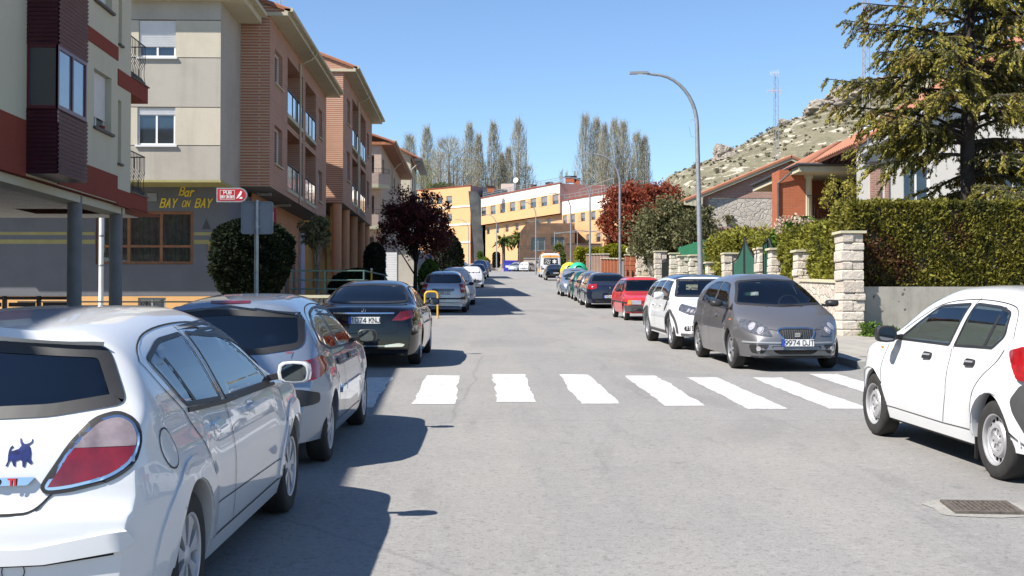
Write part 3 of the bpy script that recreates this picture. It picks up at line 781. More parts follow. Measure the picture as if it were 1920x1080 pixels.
paint('paint_white',(.60,.61,.62));paint('paint_silver_blue',(.22,.265,.33),.55,.38);paint('paint_black',(.003,.0035,.005),.0,.2,dirt=.01)
paint('paint_gunmetal',(.14,.138,.145),.55,.42);paint('paint_red',(.55,.03,.03));paint('paint_navy',(.012,.016,.035),.3,.3)
paint('paint_green',(.012,.07,.065),.3,.35);paint('paint_silver',(.38,.40,.43),.6,.35);paint('paint_blue',(.04,.07,.14),.4,.35)
paint('paint_greyblue',(.11,.16,.25),.5,.35);paint('paint_grey',(.09,.095,.11),.5,.35)
GL='cars parked along the left kerb';GR='cars parked along the right kerb'
root=place('parked_hatchback','dusty white hatchback with a blue bull sticker, nearest the camera in the left row',-2.17,7.24,1,yaw=.03,group=GL)
sp=dict(L=4.25,W=1.753,H=1.46,R=.312,axles=(-1.359,1.255),sill=.20,lean=.50,er=.86,ef=.74,rr=.55,bow_r=.13,arch=.355,flare=.018,cabin=(-1.35,1.0),dashz=.95,top=[(-2.125,.36),(-2.12,.50),(-2.105,.63),(-2.06,.68),(-2.035,.80),(-1.995,.93),(-1.93,1.02),(-1.72,1.30),(-1.66,1.375),(-1.58,1.395),(-1.2,1.43),(-.55,1.46),(0,1.45),(.35,1.39),(1.12,.99),(1.6,.88),(1.95,.74),(2.08,.6),(2.125,.42)],belt=[(-2.125,.55),(-2.0,.90),(-1.8,1.01),(-1.2,.985),(0,.93),(1.0,.90),(1.6,.84),(2.1,.5)])
c=Car(sp,root)
for sd in 'RL':
 c.window('rear_side_window',round_poly([(-1.20,.995,.05),(-.52,.955,.03),(-.58,1.325,.04),(-1.05,1.315,.1),(-1.44,1.24,.08)],.05),sd,frame=.022,glass='car_glass')
 c.window('front_side_window',round_poly([(-.44,.95,.03),(.78,.925,.04),(.60,1.07,.1),(.22,1.27,.12),(-.49,1.325,.04)],.05),sd,frame=.022,glass='car_glass')
 c.decal('window_pillar',[(-1.03,.985),(-.98,.985),(-1.16,1.29),(-1.21,1.285)],sd,'black_plastic',.004)
 c.decal('waist_moulding',[(-1.20,.968),(-.5,.932),(.86,.905),(.86,.925),(-.5,.955),(-1.20,.992)],sd,'black_plastic',.004,.006)
 dr=c.seam([(.93,.90),(.95,.6),(.90,.30)],sd,name='door_gap');c.seam([(-.47,.94),(-.48,.30)],sd,dr)
 c.seam([(-1.53,1.24),(-1.45,1.13),(-1.22,.95),(-1.04,.76),(-.97,.56),(-.92,.30)],sd,dr);c.seam([(-.92,.30),(.90,.30)],sd,dr,.009)
 c.seam([(-.93,.47),(.92,.43)],sd,dr,.005);c.seam([(-1.53,1.24),(-1.42,1.30),(-1.1,1.355),(-.6,1.375),(0,1.36),(.4,1.26),(.76,1.09)],sd,dr,.006)
 c.seam([(-.48,.95),(-.55,1.36)],sd,dr,.008)
 for a in(-.82,.02):
  c.decal('handle_recess',round_poly([(a-.02,.80),(a+.13,.80),(a+.12,.90),(a-.01,.90)],.04),sd,'paint_white',.001)
  c.decal('door_handle',round_poly([(a-.06,.835),(a+.17,.842),(a+.17,.872),(a-.06,.865)],.015),sd,'paint_white',.004,.022)
 if sd=='R':
  fl=c.decal('fuel_flap',[(-1.63+.075*math.cos(t*.39),.86+.085*math.sin(t*.39))for t in range(16)],sd,'paint_white',.003)
  c.seam([(-1.63+.08*math.cos(t*.349),.86+.09*math.sin(t*.349))for t in range(19)],sd,fl,.006)
 for yc in sp['axles']:
  lip=[(yc+.47*math.cos(t),.312+.47*math.sin(t))for t in[math.pi*i/14 for i in range(15)]];inn=[(yc+.364*math.cos(t),.312+.364*math.sin(t))for t in[math.pi*i/14 for i in range(14,-1,-1)]]
  c.decal('wheel_arch',lip+inn,sd,'paint_white',.003,.008)
 q=corner_proj(sd,True,30)
 def W2(x,y):return x*math.cos(R_(30))+(y+0)*math.sin(R_(30))
 P=[W2(.43,-2.05),W2(.775,-1.88)]
 lens=[(P[0]+(P[1]-P[0])*k,z)for k,z in((0,.735),(.33,.92),(.62,1.015),(.85,1.035),(1,1.0),(1.03,.93),(.92,.84),(.68,.78),(.25,.742))]
 lens=round_poly(lens,.05)
 rim_=c.decal('tail_light',inset(lens,-.016),q,'black_plastic',.002,.004)
 zc=.905
 lo=[p for p in lens if p[1]<=zc];lo=[(a,b)for a,b in lens if b<=zc]
 def clip(poly,z,below=True):
  out=[]
  for i in range(len(poly)):
   a,b=poly[i-1],poly[i];ia=(a[1]<=z)==below;ib=(b[1]<=z)==below
   if ia!=ib:t=(z-a[1])/(b[1]-a[1]);out.append((a[0]+(b[0]-a[0])*t,z))
   if ib:out.append(b)
  return out
 c.decal('chrome_surround',lens,q,'chrome',.007,ring=inset(lens,.012),parent=rim_)
 li=inset(lens,.012);c.decal('red_lens',clip(li,zc,True),q,'lamp_red',.008,.004,parent=rim_);c.decal('clear_lens',clip(li,zc,False),q,'smoke_lens',.008,.004,parent=rim_)
 side_mirror(c,.78,1.0,'paint_white',1 if sd=='R' else-1,(.21,.145,.17),.10)
c.window('rear_window',round_poly([(-.70,1.075),(-.4,1.03),(0,1.015),(.4,1.03),(.70,1.075),(.57,1.315),(0,1.348),(-.57,1.315)],.05),'B',frame=.05,glass='car_glass')
c.window('windscreen',round_poly([(-.74,1.02),(.74,1.02),(.58,1.36),(-.58,1.36)],.06),'F')
c.decal('spoiler',round_poly([(-.56,1.315),(0,1.345),(.56,1.315),(.47,1.352),(0,1.385),(-.47,1.352)],.02),'B','paint_white',.004,.03)
tg=c.seam([(-.40,.66),(-.33,.645),(.33,.645),(.40,.66),(.47,.74)],'B',name='tailgate_gap',w=.009)
c.seam([(.40,.66),(.47,.74),(.50,.80)],'B',tg);c.seam([(-.86,.70),(.0,.70)],'B',tg,.001)
c.decal('chrome_strip',round_poly([(-.42,.755),(.36,.76),(.39,.793),(-.42,.788)],.01),'B','chrome',.004,.014)
def on(cr,pr,a,b,lift=.02):p=cr.hit(PROJ[pr],a,b);return p-PROJ[pr][3]*lift
p=on(c,'B',.25,.777,.024)
text_mesh('1.7 CD',.04,'grey_plastic',root,p+Vector((-.05,0,0)),(1,0,0),(0,0,1),local=True,extr=.002,bold=.001);text_mesh('TI',.04,'ink_red',root,p+Vector((.055,0.002,0)),(1,0,0),(0,0,1),local=True,extr=.002,bold=.002)
bull=[(0,.02),(.012,.02),(.022,.05),(.035,.055),(.05,.02),(.062,.02),(.06,.05),(.085,.06),(.10,.05),(.105,.015),(.12,.015),(.125,.05),(.15,.03),(.165,.04),(.15,.065),(.15,.10),(.14,.13),(.13,.145),(.15,.16),(.15,.18),(.143,.185),(.14,.165),(.118,.155),(.10,.155),(.085,.17),(.075,.19),(.068,.185),(.075,.16),(.085,.145),(.07,.125),(.04,.115),(.022,.11),(.025,.125),(.038,.135),(.03,.148),(.018,.135),(.012,.115),(.01,.09),(.012,.05)]
c.decal('bull_sticker',[(.262+a*.66,.825+b*.66)for a,b in bull],'B','bull_blue',.003,res=.02)
bs=c.decal('bumper_strip',[(-.76,.575),(-.78,.52),(-.74,.49),(-.45,.448),(0,.44),(.45,.448),(.74,.49),(.78,.52),(.76,.575),(.40,.512),(0,.503),(-.40,.512)][::-1],'B','paint_white',.003,.02,smooth_it=0);c.seam([(0,.436),(.45,.444),(.72,.478)],'B',bs,.008);None
c.seam([(.33+.045*math.cos(t*.35),.42+.045*math.sin(t*.35))for t in range(19)],'B',tg,.004)
c.finish('paint_white');interior(c);wheels(root,c.B,'caps7')
mb=MB();mb.tube([(0,-1.45,1.40),(0,-1.62,1.62)],.006,6,r2=.002)
mb.build('roof_aerial','black_plastic',root,local=True)
root=place('parked_hatchback','silver blue hatchback with red oval tail lights, second from the camera in the left row',-2.05,11.95,1,yaw=.026,group=GL)
sp=dict(L=3.835,W=1.66,H=1.43,R=.29,axles=(-1.2275,1.2145),sill=.20,lean=.52,er=.80,ef=.72,rr=.6,bow_r=.16,arch=.33,flare=.02,cabin=(-1.2,.85),dashz=.93,top=[(-1.917,.34),(-1.912,.46),(-1.89,.58),(-1.84,.66),(-1.80,.80),(-1.74,.98),(-1.55,1.25),(-1.46,1.34),(-1.35,1.375),(-.9,1.415),(-.4,1.43),(.1,1.41),(.38,1.33),(1.05,.95),(1.45,.84),(1.75,.70),(1.88,.56),(1.917,.40)],belt=[(-1.917,.5),(-1.8,.82),(-1.6,.97),(-1.0,.94),(0,.90),(1.0,.87),(1.5,.78),(1.9,.45)])
c=Car(sp,root)
PM='paint_silver_blue'
for sd in 'RL':
 c.window('rear_side_window',round_poly([(-1.32,1.03,.1),(-.93,.94,.05),(-.42,.925,.03),(-.50,1.31,.04),(-.95,1.27,.14),(-1.25,1.15,.1)],.05),sd,frame=.02)
 c.window('front_side_window',round_poly([(-.36,.925,.03),(.74,.90,.04),(.50,1.08,.1),(.18,1.27,.12),(-.43,1.315,.04)],.05),sd,frame=.02)
 dr=c.seam([(.84,.86),(.86,.6),(.80,.30)],sd,name='door_gap');c.seam([(-.38,.92),(-.39,.30)],sd,dr);c.seam([(-1.36,.98),(-1.1,.78),(-.86,.62),(-.80,.30)],sd,dr);c.seam([(-.8,.30),(.8,.30)],sd,dr)
 c.decal('side_moulding',round_poly([(-.70,.535),(-.40,.535),(-.40,.585),(-.68,.58)],.02),sd,PM,.003,.016);c.decal('side_moulding',round_poly([(-.37,.535),(.80,.535),(.78,.585),(-.37,.585)],.02),sd,PM,.003,.016)
 for a in(-.68,.04):c.decal('door_handle',round_poly([(a-.08,.80),(a+.08,.80),(a+.08,.85),(a-.08,.85)],.02),sd,'black_plastic',.003,.012)
 c.seam([(-1.45,1.0),(-1.32,1.2),(-1.0,1.31),(-.4,1.345),(.15,1.31),(.5,1.17),(.74,1.04)],sd,dr)
 q=corner_proj(sd,True,42)
 ca,sa=math.cos(R_(42)),math.sin(R_(42));u0=.50*ca-1.82*sa;u1=.80*ca-1.40*sa
 tl=c.decal('tail_light',round_poly([(u0,.72,.05),(u0+.02,.83,.06),(u0+.25,.905,.15),(u1-.06,.93,.1),(u1,.87,.1),(u1-.07,.78,.12),(u0+.25,.725,.1)],.05),q,'red_lens',.003,.018)
 c.decal('bumper_pad',round_poly([(u0-.12,.52),(u1-.32,.53),(u1-.17,.55),(u1-.17,.63),(u1-.34,.655),(u0-.12,.655)],.04),q,'black_plastic',.003,.02)
 side_mirror(c,.62,.98,'black_plastic',1 if sd=='R' else-1,(.19,.135,.16),.09)
c.window('rear_window',round_poly([(-.66,1.0,.1),(-.3,.95),(0,.94),(.3,.95),(.66,1.0,.1),(.60,1.29,.05),(0,1.315),(-.60,1.29,.05)],.05),'B',frame=.05)
c.window('windscreen',round_poly([(-.70,.98),(.70,.98),(.56,1.32),(-.56,1.32)],.06),'F')
tg=c.decal('tailgate_lip',round_poly([(-.54,1.27),(0,1.325),(.54,1.27),(.46,1.315),(0,1.37),(-.46,1.315)],.02),'B',PM,.004,.025)
c.decal('high_brake_light',round_poly([(-.17,1.338),(.17,1.338),(.17,1.358),(-.17,1.358)],.01),'B','red_lens_dark',.03,.004,parent=tg)
c.seam([(.40,.44),(.44,.62),(.50,.74)],'B',tg)
wp=MB();a=on(c,'B',-.02,.99,.03);b=on(c,'B',-.50,1.02,.03);wp.tube([a,(a+b)/2+Vector((0,-.01,.02)),b],.012,6);wp.obox((a.x,a.y+.02,a.z-.03),(.035,0,0),(0,.03,0),(0,0,.03));wp.build('wiper','black_plastic',root,local=True)
text_mesh('NEAL',.032,'ink_red',root,c.hit(corner_proj('R',True,42),u0+.12,.965)+Vector((.012,-.012,0)),(.74,.67,0),(0,0,1),local=True,extr=.001)
c.finish(PM);interior(c);wheels(root,c.B,'caps8',tw=.185)
mb=MB();mb.lathe([(.0,.115),(.05,.1),(.07,.05),(.05,0)],(.33,-1.42,1.0),'Z',10);mb.build('parcel_shelf_box','shutter_grey',root,local=True)
root=place('parked_saloon','glossy black saloon with chrome trim and plate 1074 KNJ, third in the left row',-1.84,22.7,1,yaw=.02,group=GL)
sp=dict(L=4.686,W=1.81,H=1.442,R=.33,axles=(-1.303,1.537),sill=.19,lean=.47,er=.84,ef=.76,rr=.6,bow_r=.15,arch=.37,flare=.015,cabin=(-1.15,1.05),dashz=.95,top=[(-2.343,.34),(-2.335,.5),(-2.32,.66),(-2.30,.82),(-2.26,.96),(-2.16,1.015),(-1.9,1.045),(-1.66,1.07),(-1.2,1.26),(-.75,1.40),(-.35,1.44),(.1,1.435),(.45,1.36),(1.22,1.0),(1.7,.90),(2.1,.78),(2.3,.6),(2.343,.4)],belt=[(-2.343,.6),(-2.2,.90),(-1.8,.985),(-1.0,.975),(0,.94),(1.1,.92),(1.7,.84),(2.3,.5)])
c=Car(sp,root)
for sd in 'RL':
 c.window('rear_side_window',round_poly([(-1.36,1.0,.04),(-.38,.965,.03),(-.42,1.345,.04),(-.8,1.315,.12),(-1.15,1.16,.15)],.05),sd,frame=.02,glass='car_glass_dark')
 c.window('front_side_window',round_poly([(-.32,.965,.03),(.86,.945,.04),(.60,1.12,.1),(.28,1.30,.12),(-.36,1.345,.04)],.05),sd,frame=.02,glass='car_glass')
 c.decal('chrome_trim',[(-1.45,.975),(-.38,.94),(.92,.92),(.92,.936),(-.38,.956),(-1.45,.99)],sd,'chrome',.004,.004)
 dr=c.seam([(.98,.90),(1.0,.6),(.94,.30)],sd,name='door_gap');c.seam([(-.35,.94),(-.36,.30)],sd,dr);c.seam([(-1.38,.97),(-1.1,.75),(-.95,.6),(-.9,.30)],sd,dr)
 for a in(-.72,.16):c.decal('door_handle',round_poly([(a-.09,.80),(a+.09,.805),(a+.09,.835),(a-.09,.83)],.01),sd,'chrome',.003,.025)
 q=corner_proj(sd,True,32);ca,sa=math.cos(R_(32)),math.sin(R_(32));u0=.46*ca-2.27*sa;u1=.84*ca-2.02*sa
 tl=c.decal('tail_light',round_poly([(u0,.79),(u0+.16,.78),(u1-.02,.84),(u1,.93),(u1-.12,.955),(u0+.16,.93)],.035),q,'red_lens_dark',.003,.012)
 c.decal('lit_band',round_poly([(u0+.04,.80),(u0+.2,.80),(u1-.05,.865),(u1-.06,.885),(u0+.2,.835)],.008),q,'red_lens',.016,.003,parent=tl)
 c.decal('exhaust_trim',round_poly([(u0-.12,.355),(u0+.16,.36),(u0+.20,.40),(u0+.1,.42),(u0-.04,.40),(u0-.12,.385)],.02),q,'chrome',.004,.01)
 side_mirror(c,.78,1.03,'paint_black',1 if sd=='R' else-1,(.2,.13,.15),.10)
c.window('rear_window',round_poly([(-.70,1.075,.1),(-.3,1.06),(.3,1.06),(.70,1.075,.1),(.56,1.36,.08),(0,1.385),(-.56,1.36,.08)],.05),'B',frame=.03,glass='car_glass_dark')
c.window('windscreen',round_poly([(-.76,1.03),(.76,1.03),(.58,1.35),(-.58,1.35)],.06),'F')
tg=c.decal('chrome_bar',round_poly([(-.50,.90),(.50,.90),(.505,.922),(-.505,.922)],.006),'B','chrome',.004,.012)
c.seam([(-.56,.62),(-.52,.58),(.52,.58),(.56,.62),(.60,.96)],'B',tg);c.seam([(-.6,.96),(-.56,.62)],'B',tg)
c.decal('chrome_strip',round_poly([(-.62,.37),(.40,.37),(.40,.38),(-.62,.38)],.003),'B','chrome',.004,.008)
e=on(c,'B',0,.955,.02);mb=MB();mb.tube([(e.x+.035*math.cos(t*.35),e.y,e.z+.035*math.sin(t*.35))for t in range(19)],.004,6)
for k in range(3):
 t=math.pi/2+k*2*math.pi/3;mb.tube([e,(e.x+.034*math.cos(t),e.y,e.z+.034*math.sin(t))],.004,6)
mb.build('star_emblem','chrome',root,local=True)
text_mesh('C200 d',.035,'chrome',root,on(c,'B',-.58,.885,.014),(1,0,0),(0,0,1),local=True,extr=.002)
plate(c,.02,.80,True,'1074 KNJ');c.finish('paint_black');interior(c);wheels(root,c.B,'alloy5',tw=.22)
root=place('parked_hatchback','plain white hatchback with black door handles and steel wheels, nearest the camera on the right',4.87,11.03,1,yaw=-.047,group=GR)
sp=dict(L=4.06,W=1.733,H=1.523,R=.315,axles=(-1.37,1.22),sill=.225,lean=.40,er=.86,ef=.74,rr=.5,bow_r=.1,bow_f=.2,arch=.362,flare=.02,cabin=(-1.35,.95),dashz=.98,top=[(-2.03,.36),(-2.02,.55),(-1.99,.68),(-1.96,.85),(-1.93,1.0),(-1.78,1.30),(-1.70,1.41),(-1.60,1.455),(-1.1,1.50),(-.4,1.523),(.05,1.51),(.35,1.44),(1.12,1.03),(1.5,.94),(1.82,.80),(1.98,.62),(2.03,.42)],belt=[(-2.03,.55),(-1.9,.92),(-1.7,1.04),(-1.0,1.015),(0,.985),(1.0,.96),(1.6,.86),(2.0,.5)])
c=Car(sp,root)
for sd in 'RL':
 c.window('rear_side_window',round_poly([(-1.36,1.13,.05),(-1.22,1.02,.03),(-.50,.995,.03),(-.58,1.375,.04),(-1.05,1.36,.05),(-1.28,1.32,.05)],.05),sd,frame=.02,glass='car_glass')
 c.window('front_side_window',round_poly([(-.42,.995,.03),(.74,.985,.04),(.50,1.12,.08),(.10,1.335,.1),(-.49,1.372,.04)],.05),sd,frame=.02,glass='car_glass')
 c.decal('window_pillar',[(-1.08,1.02),(-1.035,1.02),(-1.10,1.355),(-1.15,1.35)],sd,'black_plastic',.004)
 dr=c.seam([(.92,.94),(.95,.7),(.88,.34)],sd,name='door_gap');c.seam([(-.47,.98),(-.50,.60),(-.42,.34)],sd,dr);c.seam([(-1.42,1.03),(-1.32,.93),(-1.10,.76),(-1.02,.6),(-.96,.34)],sd,dr);c.seam([(-.96,.34),(-.42,.33),(.88,.34)],sd,dr)
 c.seam([(-1.5,1.12),(-1.4,1.34),(-1.1,1.39),(-.5,1.41),(.1,1.36),(.45,1.2),(.68,1.09)],sd,dr);c.seam([(-.50,.98),(-.57,1.42)],sd,dr,.01)
 for a in(-.88,-.02):
  c.decal('door_handle',round_poly([(a-.09,.86),(a+.09,.85),(a+.07,.915),(a-.08,.915)],.03),sd,'black_plastic',.003,.018)
  c.decal('handle_grip',round_poly([(a-.08,.885),(a+.08,.88),(a+.08,.896),(a-.08,.90)],.006),sd,'shutter_grey',.022,.004)
 c.decal('bumper_corner',round_poly([(-2.05,.22),(-1.88,.22),(-1.79,.42),(-1.69,.56),(-1.66,.66),(-1.74,.78),(-2.05,.81)],.03),sd,'grey_plastic',.003,.006)
 c.decal('front_bumper_corner',round_poly([(1.66,.22),(2.05,.22),(2.05,.56),(1.86,.55),(1.72,.42)],.04),sd,'grey_plastic',.003,.005)
 c.decal('indicator',round_poly([(1.02,.885),(1.08,.885),(1.08,.90),(1.02,.90)],.004),sd,'amber_lens',.003,.006)
 c.decal('tail_light',round_poly([(-2.0,.83),(-1.72,.80),(-1.60,.92),(-1.54,1.03),(-1.8,1.08),(-1.98,1.10)],.05),sd,'red_lens',.003,.03)
 side_mirror(c,.66,1.045,'black_plastic',1 if sd=='R' else-1,(.2,.16,.15),.09)
 for yc in sp['axles']:
  lip=[(yc+.385*math.cos(t),.315+.385*math.sin(t))for t in[math.pi*i/14 for i in range(15)]];inn=[(yc+.371*math.cos(t),.315+.371*math.sin(t))for t in[math.pi*i/14 for i in range(14,-1,-1)]]
  c.decal('wheel_arch',lip+inn,sd,'paint_white',.003,.010)
c.window('rear_window',round_poly([(-.64,1.08),(.64,1.08),(.56,1.38),(-.56,1.38)],.08),'B',glass='car_glass_clear')
c.window('windscreen',round_poly([(-.72,1.07),(.72,1.07),(.52,1.39),(-.52,1.39)],.06),'F',glass='car_glass_clear')
plate(c,0,.8,True,None);c.finish('paint_white');interior(c);wheels(root,c.B,'steel',tw=.185)
mb=MB();mb.obox((-.83,-1.02,.2),(.012,0,0),(0,.006,0),(0,0,.09));mb.obox((.83,-1.02,.2),(.012,0,0),(0,.006,0),(0,0,.09));mb.box(-.80,.80,-.9,.85,.2,.235);mb.build('sill_guard','black_plastic',root,local=True)
root=place('parked_people_carrier','dusty grey rounded people carrier with plate 9974 DJT facing down the street',5.05,21.65,-1,yaw=-.035,group=GR)
sp=dict(L=4.28,W=1.768,H=1.568,R=.315,axles=(-1.34,1.238),sill=.20,lean=.44,er=.82,ef=.70,rr=.55,rf=.85,bow_r=.12,bow_f=.26,arch=.358,flare=.018,cabin=(-1.3,1.05),dashz=1.0,top=[(-2.14,.4),(-2.12,.7),(-2.06,.95),(-1.85,1.28),(-1.6,1.46),(-1.2,1.53),(-.5,1.568),(-.05,1.555),(.3,1.47),(1.20,1.05),(1.55,.93),(1.85,.80),(2.04,.68),(2.11,.55),(2.14,.36)],belt=[(-2.14,.6),(-2.0,.95),(-1.6,1.06),(-.9,1.02),(0,.97),(1.0,.93),(1.5,.84),(2.1,.45)])
c=Car(sp,root);PM='paint_gunmetal'
for sd in 'RL':
 c.window('rear_side_window',round_poly([(-1.30,1.06,.06),(-.38,.99,.03),(-.46,1.43,.05),(-.9,1.42,.1),(-1.25,1.30,.12)],.05),sd,frame=.02)
 c.window('front_side_window',round_poly([(-.30,.99,.03),(.80,.965,.04),(.55,1.13,.1),(.10,1.40,.12),(-.38,1.43,.04)],.05),sd,frame=.02)
 c.window('quarter_window',round_poly([(.86,.965),(1.10,.955),(.86,1.08)],.02),sd,frame=.012)
 dr=c.seam([(1.02,.92),(1.04,.6),(.90,.30)],sd,name='door_gap');c.seam([(-.34,.97),(-.35,.30)],sd,dr);c.seam([(-1.3,1.02),(-1.0,.7),(-.95,.3)],sd,dr)
 c.decal('door_handle',round_poly([(.04,.83),(.2,.835),(.2,.87),(.04,.865)],.01),sd,PM,.003,.022);c.decal('indicator',round_poly([(1.12,.80),(1.2,.80),(1.2,.825),(1.12,.825)],.008),sd,'amber_lens',.003,.005)
 q=corner_proj(sd,False,38);ca,sa=math.cos(R_(38)),math.sin(R_(38));u0=.36*ca-2.02*sa;u1=.80*ca-1.52*sa
 hl=round_poly([(u0+.0,.575,.03),(u0+.10,.70,.05),(u0+.32,.80,.1),(u1,.835,.06),(u1-.03,.72,.08),(u1-.2,.64,.1),(u0+.2,.575,.05)],.05)
 hd=c.decal('headlight',hl,q,'lamp_dark',.003,.008)
 for(a,b,r)in((u0+.21,.655,.055),(u0+.38,.715,.06)):
  d=[(a+r*math.cos(t*.3927),b+r*math.sin(t*.3927))for t in range(16)];c.decal('reflector',d,q,'clear_lens',.012,.006,parent=hd,res=.02)
 d=[(u0+.21+.035*math.cos(t*.3927),.655+.035*math.sin(t*.3927))for t in range(16)];c.decal('projector_lens',d,q,'clear_lens',.02,.012,parent=hd)
 q2=corner_proj(sd,False,25);ca,sa=math.cos(R_(25)),math.sin(R_(25));f0=.42*ca-2.08*sa
 fg=c.decal('fog_lamp_recess',round_poly([(f0+.02,.44),(f0+.35,.44),(f0+.37,.40),(f0+.32,.30),(f0+.12,.29)],.04),q2,'black_plastic',.003)
 c.decal('fog_lamp',[(f0+.19+.038*math.cos(t*.3927),.375+.038*math.sin(t*.3927))for t in range(16)],q2,'clear_lens',.008,.008,parent=fg)
 side_mirror(c,.80,1.07,'black_plastic',1 if sd=='R' else-1,(.22,.12,.16),.12)
c.window('windscreen',round_poly([(-.74,1.06,.06),(0,1.02),(.74,1.06,.06),(.53,1.45,.08),(0,1.485),(-.53,1.45,.08)],.05),'F',frame=.03,glass='car_glass_clear')
c.window('rear_window',round_poly([(-.60,1.10),(.60,1.10),(.5,1.42),(-.5,1.42)],.06),'B',glass='car_glass_clear')
gr=round_poly([(-.30,.66,.05),(-.21,.515,.1),(.21,.515,.1),(.30,.66,.05),(.2,.685),(-.2,.685)],.05)
go=c.decal('grille',gr,'F','black_plastic',.004);c.decal('chrome_ring',inset(gr,-.022),'F','chrome',.006,.012,ring=gr,parent=go)
for k in range(-6,7):c.decal('grille_bar',[(k*.036-.006,.53),(k*.036+.006,.53),(k*.036+.006,.675),(k*.036-.006,.675)],'F','grey_plastic',.006,.008,parent=go)
e=on(c,'F',0,.60,.03);mb=MB()
for dz in(.024,0,-.024):mb.obox((0,e.y,e.z+dz),(.045,0,0),(0,.006,0),(0,0,.0085))
mb.obox((.032,e.y,e.z+.012),(.013,0,0),(0,.006,0),(0,0,.01));mb.obox((-.032,e.y,e.z-.012),(.013,0,0),(0,.006,0),(0,0,.01));mb.build('emblem','chrome',root,local=True)
c.decal('lower_grille',round_poly([(-.42,.42,.05),(-.30,.28,.08),(.30,.28,.08),(.42,.42,.05)],.05),'F','black_plastic',.004)
c.seam([(-.36,.70),(-.30,.655)],'F');c.seam([(-.80,.475),(-.45,.475)],'F',w=.03,mat=PM);c.seam([(.30,.665),(.62,.72)],'F',name='bonnet_gap');c.seam([(-.62,.72),(-.30,.665)],'F',name='bonnet_gap')
c.decal('bumper_strip',round_poly([(-.78,.46),(.78,.46),(.78,.485),(-.78,.485)],.004),'F','shutter_grey',.003,.01)
c.decal('chin_spoiler',[(-.68,.235),(.68,.235),(.68,.255),(-.68,.255)],'F','black_plastic',.003,.015)
plate(c,0,.475,False,'9974 DJT')
for x0 in(-.35,.25):
 wp=MB();a=on(c,'F',x0,1.035,.02);b=on(c,'F',x0+.42,1.06,.02);wp.tube([a,(a+b)/2+Vector((0,0,.01)),b],.009,6);wp.build('wiper','black_plastic',root,local=True)
c.finish(PM);interior(c,wheel_x=-.36);wheels(root,c.B,'alloy6',tw=.2)
root=place('parked_estate_car','white estate car with black roof and dark wheel arch trim, facing the camera',4.86,26.72,-1,yaw=-.03,group=GR)
sp=dict(L=4.83,W=1.86,H=1.53,R=.35,axles=(-1.38,1.44),sill=.26,lean=.44,er=.84,ef=.72,rf=.85,bow_f=.24,arch=.395,flare=.03,cabin=(-1.5,1.1),dashz=1.0,top=[(-2.415,.42),(-2.39,.8),(-2.3,1.05),(-2.05,1.38),(-1.85,1.46),(-.8,1.53),(-.1,1.515),(.3,1.43),(1.15,1.06),(1.6,.98),(2.05,.86),(2.3,.72),(2.39,.55),(2.415,.4)],belt=[(-2.4,.6),(-2.2,.98),(-1,1.0),(0,.97),(1.1,.95),(1.7,.88),(2.3,.5)])
c=Car(sp,root)
for sd in 'RL':
 c.window('rear_side_window',round_poly([(-1.25,1.02),(-.42,1.0),(-.46,1.40),(-1.15,1.38)],.04),sd,frame=.02)
 c.window('front_side_window',round_poly([(-.34,1.0),(.84,.985),(.55,1.18),(.2,1.38),(-.4,1.40)],.05),sd,frame=.02)
 c.window('quarter_window',round_poly([(-1.95,1.06),(-1.32,1.03),(-1.22,1.37),(-1.75,1.33)],.05),sd,frame=.02)
 for yc in sp['axles']:
  lip=[(yc+.465*math.cos(t),.35+.465*math.sin(t))for t in[math.pi*i/14 for i in range(15)]];inn=[(yc+.405*math.cos(t),.35+.405*math.sin(t))for t in[math.pi*i/14 for i in range(14,-1,-1)]]
  c.decal('wheel_arch',lip+inn,sd,'grey_plastic',.003,.014)
 c.decal('sill_trim',[(-.95,.24),(1.02,.24),(1.02,.36),(-.95,.36)],sd,'grey_plastic',.003,.012)
 dr=c.seam([(1.0,.93),(1.02,.6),(.95,.38)],sd,name='door_gap');c.seam([(-.38,.98),(-.4,.38)],sd,dr);c.seam([(-1.3,1.0),(-1.0,.7),(-.96,.4)],sd,dr)
 for a in(-.78,.08):c.decal('door_handle',round_poly([(a-.1,.85),(a+.1,.85),(a+.1,.88),(a-.1,.88)],.01),sd,'paint_white',.003,.02)
 q=corner_proj(sd,False,40);ca,sa=math.cos(R_(40)),math.sin(R_(40));u0=.40*ca-2.25*sa;u1=.83*ca-1.75*sa
 hd=c.decal('headlight',round_poly([(u0,.70),(u0+.02,.76),(u0+.25,.86),(u1-.02,.93),(u1-.05,.80),(u0+.3,.72)],.02),q,'lamp_dark',.003,.01)
 for k in range(4):c.decal('reflector',round_poly([(u0+.07+k*.085,.735+k*.012),(u0+.13+k*.085,.735+k*.012),(u0+.13+k*.085,.79+k*.015),(u0+.07+k*.085,.785+k*.015)],.015),q,'clear_lens',.016,.004,parent=hd)
 fg=c.decal('fog_lamp_recess',round_poly([(u0-.02,.42),(u0+.34,.40),(u0+.38,.45),(u0+.34,.50),(u0-.02,.54)],.03),q,'black_plastic',.003)
 for k in range(4):c.decal('light_bar',[(u0+.03+k*.075,.43),(u0+.07+k*.075,.43),(u0+.07+k*.075,.515),(u0+.03+k*.075,.515)],q,'clear_lens',.006,.004,parent=fg)
 side_mirror(c,.80,1.09,'paint_white',1 if sd=='R' else-1,(.22,.16,.17),.11)
c.window('windscreen',round_poly([(-.75,1.06),(.75,1.06),(.55,1.43),(-.55,1.43)],.05),'F',frame=.04,glass='car_glass_clear')
c.window('rear_window',round_poly([(-.6,1.12),(.6,1.12),(.5,1.4),(-.5,1.4)],.05),'B',glass='car_glass_clear')
c.decal('roof_panel',round_poly([(-.56,-1.75),(.56,-1.75),(.58,.12),(-.58,.12)],.08),'T','paint_black',.003)
